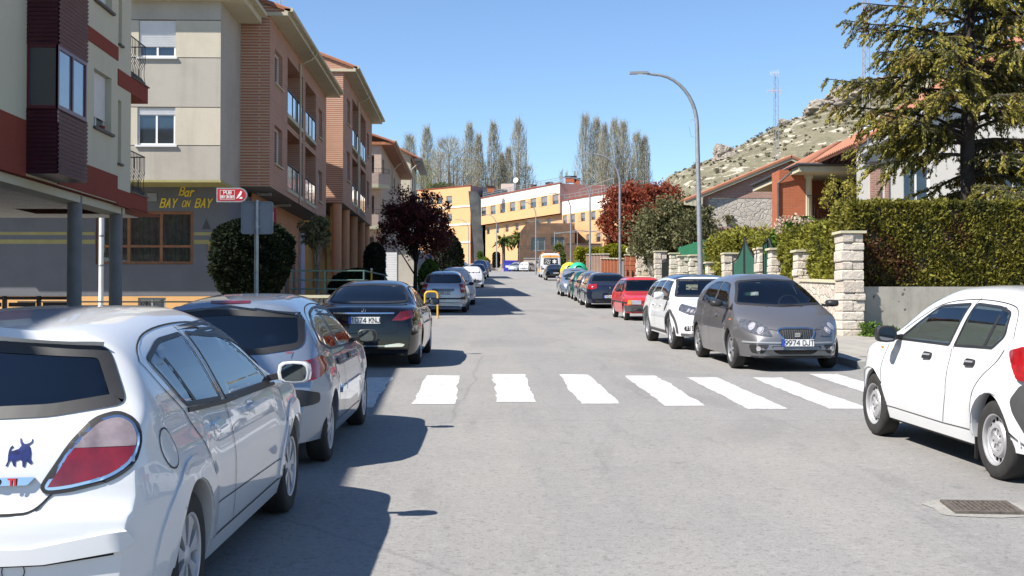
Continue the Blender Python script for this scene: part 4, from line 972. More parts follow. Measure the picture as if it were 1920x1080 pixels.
gr=round_poly([(-.42,.80),(-.36,.56),(.36,.56),(.42,.80),(.3,.84),(-.3,.84)],.05);go=c.decal('grille',gr,'F','black_plastic',.004);c.decal('chrome_ring',inset(gr,-.02),'F','chrome',.006,.01,ring=gr,parent=go)
c.decal('bumper_skirt',[(-.80,.24),(.80,.24),(.80,.35),(-.80,.35)],'F','grey_plastic',.003,.012)
plate(c,0,.47,False,'1842 HRS');c.finish('paint_white');interior(c,wheel_x=-.36);wheels(root,c.B,'alloy5',tw=.23)
root=place('parked_supermini','old red supermini with grey bumper and square headlights, facing the camera',5.42,40.35,-1,yaw=-.03,group=GR)
sp=dict(L=3.705,W=1.572,H=1.37,R=.275,axles=(-1.2,1.22),sill=.22,lean=.42,er=.9,ef=.88,rr=.3,rf=.3,bow_r=.06,bow_f=.05,arch=.315,boxy=3.5,cabin=(-1.2,.8),dashz=.88,top=[(-1.85,.4),(-1.84,.75),(-1.75,.92),(-1.45,1.27),(-1.3,1.34),(-.5,1.37),(.0,1.355),(.15,1.30),(.72,.90),(1.0,.86),(1.6,.76),(1.8,.70),(1.84,.62),(1.8525,.36)],belt=[(-1.85,.6),(-1.7,.86),(0,.86),(.9,.83),(1.5,.74),(1.8,.64),(1.85,.5)])
c=Car(sp,root)
for sd in 'RL':
 c.window('rear_side_window',round_poly([(-1.25,.93),(-.35,.90),(-.4,1.27),(-1.1,1.25)],.04),sd,frame=.02);c.window('front_side_window',round_poly([(-.28,.90),(.62,.89),(.12,1.26),(-.33,1.27)],.04),sd,frame=.02)
 c.decal('rubbing_strip',[(-1.8,.55),(1.8,.55),(1.8,.59),(-1.8,.59)],sd,'black_plastic',.003,.008);dr=c.seam([(.70,.84),(.72,.3)],sd,name='door_gap');c.seam([(-.31,.88),(-.31,.3)],sd,dr)
 side_mirror(c,.50,.95,'black_plastic',1 if sd=='R' else-1,(.18,.11,.1),.07);s1=1 if sd=='R' else-1
 c.decal('headlight',[(s1*.32,.52),(s1*.62,.52),(s1*.62,.65),(s1*.32,.65)],'F','clear_lens',.004,.01);c.decal('indicator',[(s1*.63,.52),(s1*.73,.52),(s1*.72,.65),(s1*.63,.65)],'F','amber_lens',.004,.01)
c.window('windscreen',round_poly([(-.66,.91),(.66,.91),(.54,1.28),(-.54,1.28)],.04),'F',frame=.025,glass='car_glass_clear');c.window('rear_window',round_poly([(-.6,.95),(.6,.95),(.5,1.25),(-.5,1.25)],.05),'B',glass='car_glass_clear')
go=c.decal('grille',[(-.31,.54),(.31,.54),(.31,.64),(-.31,.64)],'F','paint_red',.004)
for k in range(4):c.decal('grille_slot',[(-.3,.55+k*.023),(.3,.55+k*.023),(.3,.56+k*.023),(-.3,.56+k*.023)],'F','dark_void',.006,parent=go)
c.decal('badge',[(-.05,.55),(.05,.55),(.05,.635),(-.05,.635)],'F','black_plastic',.008,.004,parent=go)
c.decal('bumper',[(-.74,.30),(.74,.30),(.74,.49),(-.74,.49)],'F','grey_plastic',.003,.03);plate(c,-.03,.40,False,'SG 9371 L')
for sd in 'RL':c.decal('bumper_side',[(1.55,.30),(1.9,.30),(1.9,.49),(1.55,.49)],sd,'grey_plastic',.003,.02)
c.finish('paint_red');interior(c,wheel_x=-.33);wheels(root,c.B,'steel',tw=.16)
root=place('parked_saloon','dark navy saloon with claw shaped red tail lights behind the red supermini',5.42,52.4,1,group=GR)
sp=dict(L=4.79,W=1.853,H=1.456,R=.34,axles=(-1.35,1.46),sill=.2,lean=.46,cabin=(-1.1,1.1),dashz=.95,top=auto_top(4.79,1.456,'sedan'),belt=[(-2.39,.7),(-2.2,.97),(-1.5,1.0),(0,.95),(1.2,.92),(2.39,.5)])
c=Car(sp,root)
for sd in 'RL':
 c.window('rear_side_window',round_poly([(-1.3,1.02),(-.4,.98),(-.45,1.34),(-1.0,1.28)],.06),sd,frame=.02,glass='car_glass_dark');c.window('front_side_window',round_poly([(-.32,.98),(.9,.96),(.3,1.31),(-.37,1.34)],.06),sd,frame=.02)
 q=corner_proj(sd,True,35);ca,sa=math.cos(R_(35)),math.sin(R_(35));u0=.50*ca-2.3*sa;u1=.86*ca-2.0*sa
 c.decal('tail_light',round_poly([(u0,.84),(u0+.2,.78),(u1,.80),(u1+.02,.99),(u0+.05,1.0)],.03),q,'red_lens',.003,.012)
 dr=c.seam([(-.36,.95),(-.36,.3)],sd,name='door_gap');c.seam([(1.05,.93),(1.0,.3)],sd,dr);side_mirror(c,.85,1.05,'paint_navy',1 if sd=='R' else-1)
 c.decal('door_handle',round_poly([(-.75,.86),(-.55,.86),(-.55,.89),(-.75,.89)],.01),sd,'chrome',.003,.02)
c.window('rear_window',round_poly([(-.74,1.07),(.74,1.07),(.58,1.37),(-.58,1.37)],.06),'B',frame=.03,glass='car_glass');c.window('windscreen',round_poly([(-.76,1.04),(.76,1.04),(.6,1.36),(-.6,1.36)],.06),'F',glass='car_glass_clear')
c.decal('diffuser',[(-.6,.27),(.6,.27),(.62,.38),(-.62,.38)],'B','black_plastic',.003);e=on(c,'B',0,.86,.015)
mb=MB();mb.prism([(0,0),(.012,.03),(-.01,.05),(.0,.075),(.03,.06),(.035,.03),(.02,.0)],e+Vector((-.015,0,-.035)),(1,0,0),(0,0,1),(0,-.006,0));mb.build('emblem','chrome',root,local=True)
plate(c,0,.50,True,'7924 HNK');c.finish('paint_navy');interior(c);wheels(root,c.B,'alloy5',tw=.22)
simple_car('parked_hatchback','dark grey hatchback almost hidden ahead of the navy saloon','hatch','paint_grey',5.48,57.65,1,L_=4.0,group=GR,H=1.43)
simple_car('parked_hatchback','dark green hatchback with small red tail lights, in the right row','hatch','paint_green',5.48,62.2,1,L_=3.8,W_=1.66,H=1.42,group=GR)
simple_car('parked_hatchback','silver hatchback facing the camera ahead of the dark green one','hatch','paint_silver_blue',5.3,66.75,-1,L_=4.1,W_=1.74,H=1.5,group=GR)
simple_car('parked_saloon','black saloon with white plate just behind the ambulance van','sedan','paint_black',6.85,109.2,1,L_=4.43,W_=1.74,H=1.42,group=GR,txt='5086 BXN')
simple_car('parked_hatchback','small white hatchback parked alone at the top end beside the silver one','hatch','paint_white',PX(991,186),186,1,L_=4.0,W_=1.72,H=1.5,yaw=.45,style='alloy5',txt='3195 GKB')
simple_car('parked_hatchback','silver hatchback next to the blue recycling bins','hatch','paint_silver',PX(969,187),187,-1,L_=4.1,W_=1.74,H=1.46,yaw=.35)
root=place('parked_people_carrier','silver people carrier with wide rear window and plate 7358 CXZ by the yellow hoop',-1.22,47.5,1,group=GL,yaw=.02)
sp=dict(L=4.276,W=1.751,H=1.56,R=.31,axles=(-1.38,1.38),sill=.2,lean=.40,rr=.6,er=.82,bow_r=.16,cabin=(-1.4,1.1),dashz=1.0,top=[(-2.138,.4),(-2.12,.7),(-2.08,.95),(-1.95,1.10),(-1.70,1.42),(-1.5,1.50),(-.6,1.56),(.2,1.52),(.6,1.40),(1.35,1.02),(1.8,.86),(2.1,.65),(2.138,.45)],belt=[(-2.138,.6),(-2.0,.98),(-1,1.0),(1,.95),(2.1,.5)])
c=Car(sp,root)
for sd in 'RL':
 for pl in([(-1.75,1.1),(-1.2,1.02),(-1.2,1.36),(-1.55,1.33)],[(-1.12,1.02),(-.3,1.0),(-.32,1.40),(-1.12,1.38)],[(-.22,1.0),(.95,.98),(.45,1.34),(-.24,1.40)]):c.window('side_window',round_poly(pl,.05),sd,frame=.02)
 q=corner_proj(sd,True,45);ca,sa=math.cos(R_(45)),math.sin(R_(45));u0=.62*ca-2.02*sa;u1=.80*ca-1.78*sa
 tl=c.decal('tail_light',round_poly([(u0,.74),(u1+.03,.76),(u1+.02,1.06),(u0+.03,1.06)],.04),q,'red_lens',.003,.015);c.decal('reversing_lens',round_poly([(u0+.03,.86),(u1-.0,.86),(u1-.0,.93),(u0+.03,.93)],.015),q,'clear_lens',.019,.003,parent=tl)
 side_mirror(c,.8,1.05,'black_plastic',1 if sd=='R' else-1)
c.window('rear_window',round_poly([(-.70,1.10),(.70,1.10),(.58,1.42),(-.58,1.42)],.12),'B',frame=.03)
c.decal('bumper_insert',round_poly([(-.8,.50),(.8,.50),(.8,.62),(.62,.56),(-.62,.56),(-.8,.62)],.03),'B','black_plastic',.003,.02);c.decal('plate_recess',round_poly([(-.42,.90),(-.40,.80),(.40,.80),(.42,.90)],.03),'B','paint_grey',.003)
c.window('windscreen',round_poly([(-.76,1.06),(.76,1.06),(.6,1.42),(-.6,1.42)],.06),'F',glass='car_glass_clear')
mb=MB();mb.tube([(0,-1.5,1.49),(0,-1.75,1.62)],.006,6);mb.build('aerial','black_plastic',root,local=True)
plate(c,0,.74,True,'7358 CXZ');c.finish('paint_silver');interior(c);wheels(root,c.B,'caps7',tw=.19)
r=simple_car('parked_people_carrier','white people carrier with high roof just ahead of the silver one','mpv','paint_white',-.98,55.6,1,L_=4.4,W_=1.78,H=1.66,group=GL,lamps='blackmir')
simple_car('parked_hatchback','white hatchback with tall upright red tail lights high beside its rear window','hatch','paint_white',-.42,84.6,1,L_=4.2,W_=1.74,H=1.45,group=GL,lamps='tall')
simple_car('parked_hatchback','dark blue hatchback just ahead of the white one with upright tail lights','hatch','paint_blue',-.05,113.5,1,L_=4.1,W_=1.72,H=1.42,group=GL)
simple_car('parked_people_carrier','tall grey blue people carrier towards the top of the left row','mpv','paint_greyblue',.25,124,1,L_=4.6,W_=1.82,H=1.75,group=GL)
simple_car('parked_estate_car','dark blue estate car at the far end of the left row','estate','paint_blue',.95,165,1,L_=4.6,W_=1.78,H=1.48,group=GL)
simple_car('parked_hatchback','silver hatchback facing the camera high in the left row beside the hedge','hatch','paint_silver_blue',-1.75,134,-1,L_=4.1,W_=1.72,H=1.48,group=GL)
simple_car('parked_hatchback','blue hatchback half hidden behind the yellowish shrub','hatch','paint_blue',-2.75,146,-1,L_=4.1,W_=1.72,H=1.48,group=GL)
simple_car('parked_hatchback','black hatchback standing higher up in front of the orange building','hatch','paint_black',-3.5,221,1,L_=4.1,W_=1.78,H=1.5,dz=1.25)
root=place('ambulance_van','white and orange high roof ambulance van with black rear window emblem',7.2,123,1,cat='van')
sp=dict(L=5.6,W=2.0,H=2.4,R=.34,axles=(-1.9,1.85),sill=.3,lean=.07,er=.96,ef=.8,rr=.15,bow_r=.03,boxy=5,cabin=(-2,1.6),side=[(.2,.97),(.5,1.0),(1.2,1.0),(2.2,.97)],top=[(-2.8,.5),(-2.795,1.5),(-2.78,2.2),(-2.72,2.36),(-2.6,2.4),(0,2.4),(.8,2.36),(1.2,2.2),(1.9,1.25),(2.5,1.05),(2.75,.8),(2.8,.5)],belt=[(-2.8,1.3),(1,1.3),(1.9,1.1),(2.8,.6)])
c=Car(sp,root,False)
c.decal('rear_window',round_poly([(-.72,1.28),(.72,1.28),(.68,1.92),(-.68,1.92)],.08),'B','glass_opaque',.004)
plain('van_orange',(.75,.33,.03),.4);c.decal('orange_band',[(-.85,1.98),(.85,1.98),(.80,2.26),(-.80,2.26)],'B','van_orange',.004)
c.seam([(0,.5),(0,2.3)],'B',w=.02,name='door_gap')
for sd in 'RL':c.decal('orange_stripe',[(-2.75,.55),(1.9,.55),(1.9,.8),(-2.75,.8)],sd,'van_orange',.004);c.decal('door_window',round_poly([(.9,1.3),(1.75,1.3),(1.2,1.95),(.9,1.95)],.05),sd,'glass_opaque',.004)
for s1 in(1,-1):c.decal('tail_light',[(s1*.84,.8),(s1*.94,.8),(s1*.94,1.15),(s1*.84,1.15)],'B','red_lens',.004,.01);side_mirror(c,1.5,1.5,'black_plastic',s1,(.2,.3,.12),.12)
strokes('%',.38,'white_paint',root,on(c,'B',-.44,1.62,.02),(1,0,0),(0,0,1),slant=.2,name='emblem');strokes('S',.34,'white_paint',root,on(c,'B',-.22,1.56,.02),(1,0,0),(0,0,1),slant=.35,name='emblem')
e=on(c,'B',.36,1.6,.02);mb=MB()
for k in range(3):
 t=k*math.pi/3+math.pi/2;mb.obox(e+Vector((0,-.001*k,0)),Vector((math.cos(t),0,math.sin(t)))*.21,Vector((-math.sin(t),0,math.cos(t)))*.055,(0,.004,0))
mb.build('star_emblem','white_paint',root,local=True)
mb=MB();[mb.obox((x,-2.5,2.44),(.12,0,0),(0,.06,0),(0,0,.06))for x in(-.75,.75)];mb.build('beacon','amber_lens',root,local=True)
c.decal('windscreen',round_poly([(-.8,1.3),(.8,1.3),(.7,2.0),(-.7,2.0)],.05),'F','glass_opaque',.004)
c.finish('paint_white');wheels(root,c.B,'caps7',False,.2)
ZU=Vector((0,0,1))
class Face:
 """a vertical facade: origin, horizontal unit vector, outward normal"""
 def __init__(s,o,u,n):s.o=Vector(o);s.u=Vector(u).normalized();s.n=Vector(n).normalized()
 def p(s,a,b,d=0):return s.o+s.u*a+ZU*b+s.n*d
def wall(mb,F,a0,a1,b0,b1,holes=(),dep=.18,d0=0.0):
 """rectangular wall with real openings and reveals"""
 A=sorted(set([a0,a1]+[h[0]for h in holes]+[h[1]for h in holes]));Bv=sorted(set([b0,b1]+[h[2]for h in holes]+[h[3]for h in holes]))
 A=[x for x in A if a0<=x<=a1];Bv=[x for x in Bv if b0<=x<=b1]
 for i in range(len(A)-1):
  for j in range(len(Bv)-1):
   ca,cb=(A[i]+A[i+1])/2,(Bv[j]+Bv[j+1])/2
   if any(h[0]<ca<h[1]and h[2]<cb<h[3]for h in holes):continue
   mb.quad(F.p(A[i],Bv[j],d0),F.p(A[i+1],Bv[j],d0),F.p(A[i+1],Bv[j+1],d0),F.p(A[i],Bv[j+1],d0))
 for h in holes:
  x0,x1,z0,z1=h[:4];q=h[4]if len(h)>4 else dep
  for(p,r)in(((x0,z0),(x1,z0)),((x1,z0),(x1,z1)),((x1,z1),(x0,z1)),((x0,z1),(x0,z0))):
   mb.quad(F.p(*p,d0),F.p(*r,d0),F.p(*r,d0-q),F.p(*p,d0-q))
def fbox(mb,F,a0,a1,b0,b1,d0,d1):
 c=F.p((a0+a1)/2,(b0+b1)/2,(d0+d1)/2);mb.obox(c,F.u*(a1-a0)/2,F.n*(d1-d0)/2,ZU*(b1-b0)/2)
def window(par,F,a0,a1,b0,b1,d=-.14,frame='white_paint',fw=.06,mull=1,shutter=0,smat='shutter_white',glass='window_glass',sill=None,name='window',trans=None):
 mb=MB();t=.04
 fbox(mb,F,a0,a0+fw,b0,b1,d,d+t);fbox(mb,F,a1-fw,a1,b0,b1,d,d+t);fbox(mb,F,a0+fw,a1-fw,b0,b0+fw,d,d+t);fbox(mb,F,a0+fw,a1-fw,b1-fw,b1,d,d+t)
 for k in range(mull):c=a0+(a1-a0)*(k+1)/(mull+1);fbox(mb,F,c-fw*.5,c+fw*.5,b0+fw,b1-fw,d+.002,d+t+.002)
 if trans:fbox(mb,F,a0+fw,a1-fw,trans-fw*.4,trans+fw*.4,d+.001,d+t-.002)
 w_=mb.build(name,frame,par)
 mb=MB();mb.quad(F.p(a0+fw*.5,b0+fw*.5,d+.012),F.p(a1-fw*.5,b0+fw*.5,d+.012),F.p(a1-fw*.5,b1-fw*.5,d+.012),F.p(a0+fw*.5,b1-fw*.5,d+.012));mb.build('pane',glass,w_)
 if shutter>0:
  mb=MB();z1=b1-.005;z0=b1-(b1-b0)*shutter;n=max(2,int((z1-z0)/.055));k=(z1-z0)/n
  for i in range(n):z=z0+i*k;mb.quad(F.p(a0+.01,z,d+t+.012),F.p(a1-.01,z,d+t+.012),F.p(a1-.01,z+k*.9,d+t+.03),F.p(a0+.01,z+k*.9,d+t+.03));mb.quad(F.p(a0+.01,z+k*.9,d+t+.03),F.p(a1-.01,z+k*.9,d+t+.03),F.p(a1-.01,z+k,d+t+.012),F.p(a0+.01,z+k,d+t+.012))
  mb.build('shutter',smat,w_)
 if sill:mb=MB();fbox(mb,F,a0-.06,a1+.06,b0-.06,b0-.003,d,.07);mb.build('sill',sill,w_)
 return w_
def railing(par,pts,h,mat='iron_black',n=.11,r=.008,belly=0.0,name='railing',rail=.014,base=.06):
 """picket railing along a polyline"""
 mb=MB();P=[Vector(p)for p in pts]
 for a,b in zip(P,P[1:]):
  for z in(base,h):mb.tube([a+ZU*z,b+ZU*z],rail,6)
  l=(b-a).length;k=max(2,int(l/n));d=(b-a).normalized();out=Vector((d.y,-d.x,0))
  for i in range(k+1):
   q=a+(b-a)*i/k
   if belly:mb.tube([q+ZU*base,q+ZU*(h*.22)+out*belly,q+ZU*(h*.38)+out*belly,q+ZU*(h*.62),q+ZU*h],r,5)
   else:mb.tube([q+ZU*base,q+ZU*h],r,5)
 return mb.build(name,mat,par)
def roof_slab(mb,poly,z0,z1):mb.prism(poly,(0,0,z0),(1,0,0),(0,1,0),(0,0,z1-z0))
def E_(z):return EYE+z
plaster('cream',(.56,.51,.38),.06,.12);plaster('cream_light',(.51,.46,.365),.14,.3);plaster('render_grey',(.40,.365,.31),.16,.35)
plaster('maroon',(.24,.055,.035),.1,.2);plain('bay_metal',(.075,.022,.03),.4,.2,var=.15);plain('bay_frame',(.10,.012,.02),.3)
plaster('bar_grey',(.145,.148,.162),.08,.3);plaster('bar_orange',(.62,.36,.15),.08,.2);plain('yellow_line',(.30,.265,.10),.7);plain('yellow_sign',(.72,.52,.03),.5)
plain('concrete_column',(.20,.195,.19),.8,var=.12);plain('soffit_white',(.42,.42,.40),.6);plain('wood_frame',(.22,.085,.03),.5,var=.3)
brick('brick_red',(.42,.19,.12),(.36,.16,.10),(.52,.38,.28),2.4,.10,.024);brick('brick_pale',(.42,.23,.16),(.36,.19,.13),(.47,.33,.25),2.4,.085,.018)
plaster('yellow_wall',(.62,.44,.12),.06,.2);plaster('cornice',(.50,.46,.33),.06,.3)
def tiles():
 m,t,b=nodes('roof_tile');v=coord(t);w=N(t,'TexWave');w.inputs['Scale'].default_value=2.2;w.inputs['Distortion'].default_value=.5;L(t,v,w.inputs[0])
 f=noise(t,v,2.5,6,.7);f2=noise(t,v,14,3)
 col=mixc(t,ramp(t,f,.3,.7),(.28,.105,.058),(.35,.165,.095));col=mixc(t,ramp(t,f2,.5,.7,(0,0,0),(.6,.6,.6)),col,(.26,.10,.06));L(t,col,b.inputs['Base Color']);b.inputs['Roughness'].default_value=.85
tiles()
def tiled_roof(par,a,b,c,d,name='roof',step=.24,mat='roof_tile',thick=.1):
 """sloping roof of rounded tile courses. a-b is the eave, d-c the ridge"""
 a,b,c,d=map(Vector,(a,b,c,d));mb=MB();l=(b-a).length;n=max(2,int(l/step));nn=(b-a).cross(d-a).normalized()
 if nn.z<0:nn=-nn
 for i in range(n):
  t0,t1=i/n,(i+1)/n;P=[]
  for k in range(5):
   t=t0+(t1-t0)*k/4;hgt=.055*math.sin(math.pi*k/4)if k not in(0,4)else 0
   P.append((a+(b-a)*t+nn*hgt,d+(c-d)*t+nn*hgt))
  for k in range(4):mb.quad(P[k][0],P[k+1][0],P[k+1][1],P[k][1])
  mb.quad(*[p[0]for p in P],a+(b-a)*t1-nn*.03,a+(b-a)*t0-nn*.03)
 mb.quad(a-nn*thick,b-nn*thick,c-nn*thick,d-nn*thick);mb.quad(a,b,b-nn*thick,a-nn*thick);mb.quad(a,d,d-nn*thick,a-nn*thick);mb.quad(b,c,c-nn*thick,b-nn*thick)
 return mb.build(name,mat,par)
X0=-7.95;YE=28.3;ROOF=8.25+EYE-.25
nl=thing('apartment_building','cream apartment building with maroon bands and a ribbed dark bay window over round columns','building',(X0-5,16,.5))
F=Face((X0,0,EYE),(0,1,0),(1,0,0))
mb=MB();holes=[]
wins=[]
for k,zb in((0,3.86),(1,6.51)):
 wins+=[(25.6,26.8,zb,min(7.2,zb+1.21)),(18.9,20.25,zb,min(7.2,zb+1.21)),(12.2,13.6,zb,min(7.2,zb+1.21)),(8.2,9.6,zb,min(7.2,zb+1.21))]
 holes+=[(27.3,27.55,zb-.56,min(7.2,zb+.84),.16)]
holes+=[(*w_,.2)for w_ in wins]
wall(mb,F,2,YE,2.4,7.3,holes);fe=Face((X0,YE,EYE),(-1,0,0),(0,1,0));wall(mb,fe,0,8,2.4,7.3,[(.5,1.6,2.75,4.9),(.5,1.6,5.4,7.1)])
mb.quad((X0,2,EYE+2.4),(X0-8,2,EYE+2.4),(X0-8,2,EYE+7.3),(X0,2,EYE+7.3));mb.quad((X0-8,2,EYE+2.4),(X0-8,YE,EYE+2.4),(X0-8,YE,EYE+7.3),(X0-8,2,EYE+7.3))
mb.build('wall','cream',nl)
mb=MB()
for h in holes:
 if h[1]-h[0]<.3:mb.quad(F.p(h[0],h[2],-.16),F.p(h[1],h[2],-.16),F.p(h[1],h[3],-.16),F.p(h[0],h[3],-.16))
mb.build('slit_recess','cream',nl)
for i,w_ in enumerate(wins):
 window(nl,F,*w_,d=-.19,shutter=.78 if i in(0,4)else .5,sill='rusty_iron',frame='shutter_white' if i!=0 else 'shutter_white')
mb=MB()
for h in holes:
 if h[1]-h[0]<.3:fbox(mb,F,h[0]-.03,h[1]+.03,h[2]-.05,h[2]-.002,-.1,.06)
mb.build('slit_sill','rusty_iron',nl)
mb=MB()
fbox(mb,F,23.4,27.25,5.55,5.85,-.02,.02)
fbox(mb,F,23.4,27.25,2.42,3.0,-.02,.02)
for z in(5.02,):fbox(mb,F,27.25,YE,z,z+.36,-.02,.02)
fbox(mb,F,27.25,YE,2.36,2.72,-.02,.018)
for z in(2.95,5.55):fbox(mb,F,2,21.75,z,z+.42,-.02,.02)
fbox(mb,F,2,21.75,2.38,2.95,-.02,.018)
mb.build('band','maroon',nl)
mb=MB();mb.box(X0-8,X0+.12,2,YE,EYE+7.3,EYE+7.42);mb.build('roof_slab','cornice',nl);mb=MB();mb.box(X0-7,X0-3,6,24,EYE+7.42,EYE+7.6);mb.build('roof','roof_tile',nl)
mb=MB();mb.box(X0-.55,X0-.12,2,YE,EYE+2.22,EYE+2.38);mb.build('edge_beam','cream',nl)
mb=MB();mb.box(X0-8,X0,2,31.0,EYE+2.385,EYE+2.398)
mb.build('slab','maroon',nl)
mb=MB();x=X0-.56
while x>X0-8:mb.box(x-.17,x,2,31,EYE+2.36,EYE+2.38);x-=.19
mb.build('ceiling_slats','soffit_white',nl)
for y in(25.2,28.4-.35,17.2,10.4):
 mb=MB();mb.tube([(-8.2,y,gz(y)),(-8.2,y,EYE+2.36)],.145,24);mb.build('column','concrete_column',nl,smooth=True)
mb=MB();mb.box(-13.6,-13.4,2,24,-.2,EYE+2.36);mb.build('shop_wall','bar_grey',nl)
bx,by0,by1=-7.4,21.8,23.4
mb=MB()
def ribs(mb,a,b,n,z0,z1,st=.075):
 z=z0
 while z<z1-.01:
  z2=min(z+st,z1);m_=z+(z2-z)*.55;o=n*.028
  mb.quad(a+ZU*z,b+ZU*z,b+o+ZU*m_,a+o+ZU*m_);mb.quad(a+o+ZU*m_,b+o+ZU*m_,b+ZU*z2,a+ZU*z2);z=z2
pA,pB,pC,pD=(Vector((X0,by0,EYE)),Vector((bx,by0,EYE)),Vector((bx,by1,EYE)),Vector((X0,by1,EYE)))
bay=None
for z0,z1 in((2.44,3.6),(4.72,6.25),(7.2,7.3)):
 mb=MB();ribs(mb,pA,pB,Vector((0,-1,0)),z0,z1);ribs(mb,pB,pC,Vector((1,0,0)),z0,z1);ribs(mb,pC,pD,Vector((0,1,0)),z0,z1);mb.quad(pA+ZU*z0,pB+ZU*z0,pC+ZU*z0,pD+ZU*z0)
 q=mb.build('ribbed_panel' if bay else 'bay_window','bay_metal',bay or nl);bay=bay or q
FA=Face((X0,by0,EYE),(1,0,0),(0,-1,0));FB=Face((bx,by0,EYE),(0,1,0),(1,0,0));plain('frosted',(.12,.14,.17),.15,coat=1,var=.3)
for z in(3.6,6.25):
 window(bay,FA,.0,.55,z,min(7.2,z+1.13),d=-.04,frame='bay_frame',mull=0,fw=.05);window(bay,FB,.0,1.6,z,min(7.2,z+1.13),d=-.04,frame='bay_frame',mull=1,fw=.07,glass='frosted')
for z in(2.36,5.02):
 mb=MB();mb.box(-10.6,X0,YE+.002,29.75,EYE+z,EYE+z+.38);s_=mb.build('balcony','maroon',nl);mb=MB();mb.box(-10.65,X0+.03,YE+.002,29.8,EYE+z+.38,EYE+z+.41);mb.build('coping','rusty_iron',s_)
 railing(s_,[(-10.5,29.68,EYE+z+.41),(X0-.05,29.68,EYE+z+.41),(X0-.05,YE+.05,EYE+z+.41)][::-1],.95,n=.12,belly=-.1)
pp=thing('potted_plant','small green plant in a red pot on the sill of the half shuttered window','plant',(X0-.06,26.35,EYE+3.87))
mb=MB();mb.lathe([(0,0),(.05,0),(.065,.1),(.055,.1)],tuple(pp.location),'Z',12);mb.build('pot','maroon',pp)
YB=39.0
bb=thing('bar_building','beige and grey rendered corner building with a dark grey bar on the ground floor','building',(-14,45,gz(39)))
FU=Face((0,YB,EYE),(1,0,0),(0,-1,0));XR=-8.14
mb=MB();W1=[(-10.72,-9.56,8.07,9.24),(-10.75,-9.56,5.28,6.50),(-15.2,-13.9,8.07,9.24),(-15.2,-13.9,5.28,6.50)]
wall(mb,FU,-17,XR,5.28,6.47,[w_ for w_ in[(-10.75,-9.56,5.28,6.47),(-15.2,-13.9,5.28,6.47)]],.12)
mb.build('wall_band','cream_light',bb);mb=MB();wall(mb,FU,-17,XR,8.07,9.24,[(-10.72,-9.56,8.07,9.24),(-15.2,-13.9,8.07,9.24)],.12)
mb.build('wall_band','cream_light',bb);mb=MB()
for z0,z1 in((4.17,5.255),(6.495,8.045),(9.265,10.0)):wall(mb,FU,-17,XR,z0,z1)
mb.build('wall','render_grey',bb);mb=MB()
for z0,z1 in((5.255,5.28),(6.47,6.495),(8.045,8.07),(9.24,9.265)):wall(mb,FU,-17,XR,z0,z1,d0=-.025)
mb.build('joint','grey_plastic',bb);FS=Face((XR,YB,EYE),(0,1,0),(1,0,0));mb=MB();wall(mb,FS,0,3.4,4.17,10.0);mb.build('side_wall','render_grey',bb)
for w_ in W1[:2]:window(bb,FU,w_[0],w_[1],w_[2],w_[3],d=-.10,shutter=.72 if w_[2]>7 else .22,sill='shutter_white')
for w_ in W1[2:]:window(bb,FU,w_[0],w_[1],w_[2],w_[3],d=-.10,shutter=.5,sill='shutter_white')
mb=MB();pr_=[(0,0),(-.30,.18),(-.36,.34),(-.36,.62),(0,.62)]
mb.prism([(-17,38.6),(XR+.45,38.6),(XR+.75,38.9),(XR+.75,42.0),(-17,42.0)],(0,0,EYE+9.86),(1,0,0),(0,1,0),(0,0,.22));mb.prism([(-17,38.45),(XR+.75,38.45),(XR+.95,38.7),(XR+.95,42.0),(-17,42.0)],(0,0,EYE+10.082),(1,0,0),(0,1,0),(0,0,.14))
mb.build('cornice','cornice',bb);mb=MB();mb.box(-17,XR+.55,38.8,44,EYE+10.225,EYE+11.4);mb.build('parapet','cream_light',bb)
mb=MB();mb.box(-27,-17.02,YB,46,EYE+4.17,EYE+10);mb.build('sun_block_box','render_grey',bb);mb=MB();mb.box(-8.0,-7.3,38.75,39.6,EYE+10.23,EYE+11.5);mb.build('chimney','cream_light',bb)  # unseen box added to keep sun off the bar's ground floor wall
FQ=Face((0,YB+1.4,EYE),(1,0,0),(0,-1,0))
mb=MB();wall(mb,FQ,-17.5,XR-.02,.52,4.13,[(-12.5,-9.33,1.56,3.31)],.15,d0=-.12);f2=Face((XR-.02,YB+1.52,EYE),(0,1,0),(1,0,0));wall(mb,f2,0,5.5,.52,4.13);gw=mb.build('ground_floor_wall','bar_grey',bb)
mb=MB();wall(mb,FQ,-17.5,XR-.02,-1.2,.515,[(-11.1,-10.2,-.36,.47)],.1,d0=-.08);f3=Face((XR-.02,YB+1.48,EYE),(0,1,0),(1,0,0));wall(mb,f3,0,5.5,-1.2,.515);mb.build('plinth','bar_orange',bb)
window(bb,FQ,-11.1,-10.2,-.36,.47,d=-.16,mull=1,name='basement_window',frame='shutter_grey')
mb=MB();mb.box(-17,XR+.03,YB-.03,YB+3.4,EYE+4.1,EYE+4.168);mb.build('yellow_soffit','yellow_line',bb)
mb=MB()
for a,b in((-17.4,-12.52),(-9.3,XR-.03)):
 for z0,z1 in((2.52,2.62),(2.23,2.37)):mb=MB();fbox(mb,FQ,a,b,z0,z1,-.13,-.112);mb.build('yellow_stripe','yellow_line',bb)
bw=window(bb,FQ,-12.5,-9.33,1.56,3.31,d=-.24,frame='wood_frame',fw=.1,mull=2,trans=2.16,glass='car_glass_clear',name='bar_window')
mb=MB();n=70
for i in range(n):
 a=-12.45+3.1*i/n;b=-12.45+3.1*(i+1)/n;mb.quad(FQ.p(a,1.6,-.45+.05*math.sin(i*1.3)),FQ.p(b,1.6,-.45+.05*math.sin(i*1.3+1.3)),FQ.p(b,3.28,-.45+.05*math.sin(i*1.3+1.3)),FQ.p(a,3.28,-.45+.05*math.sin(i*1.3)))
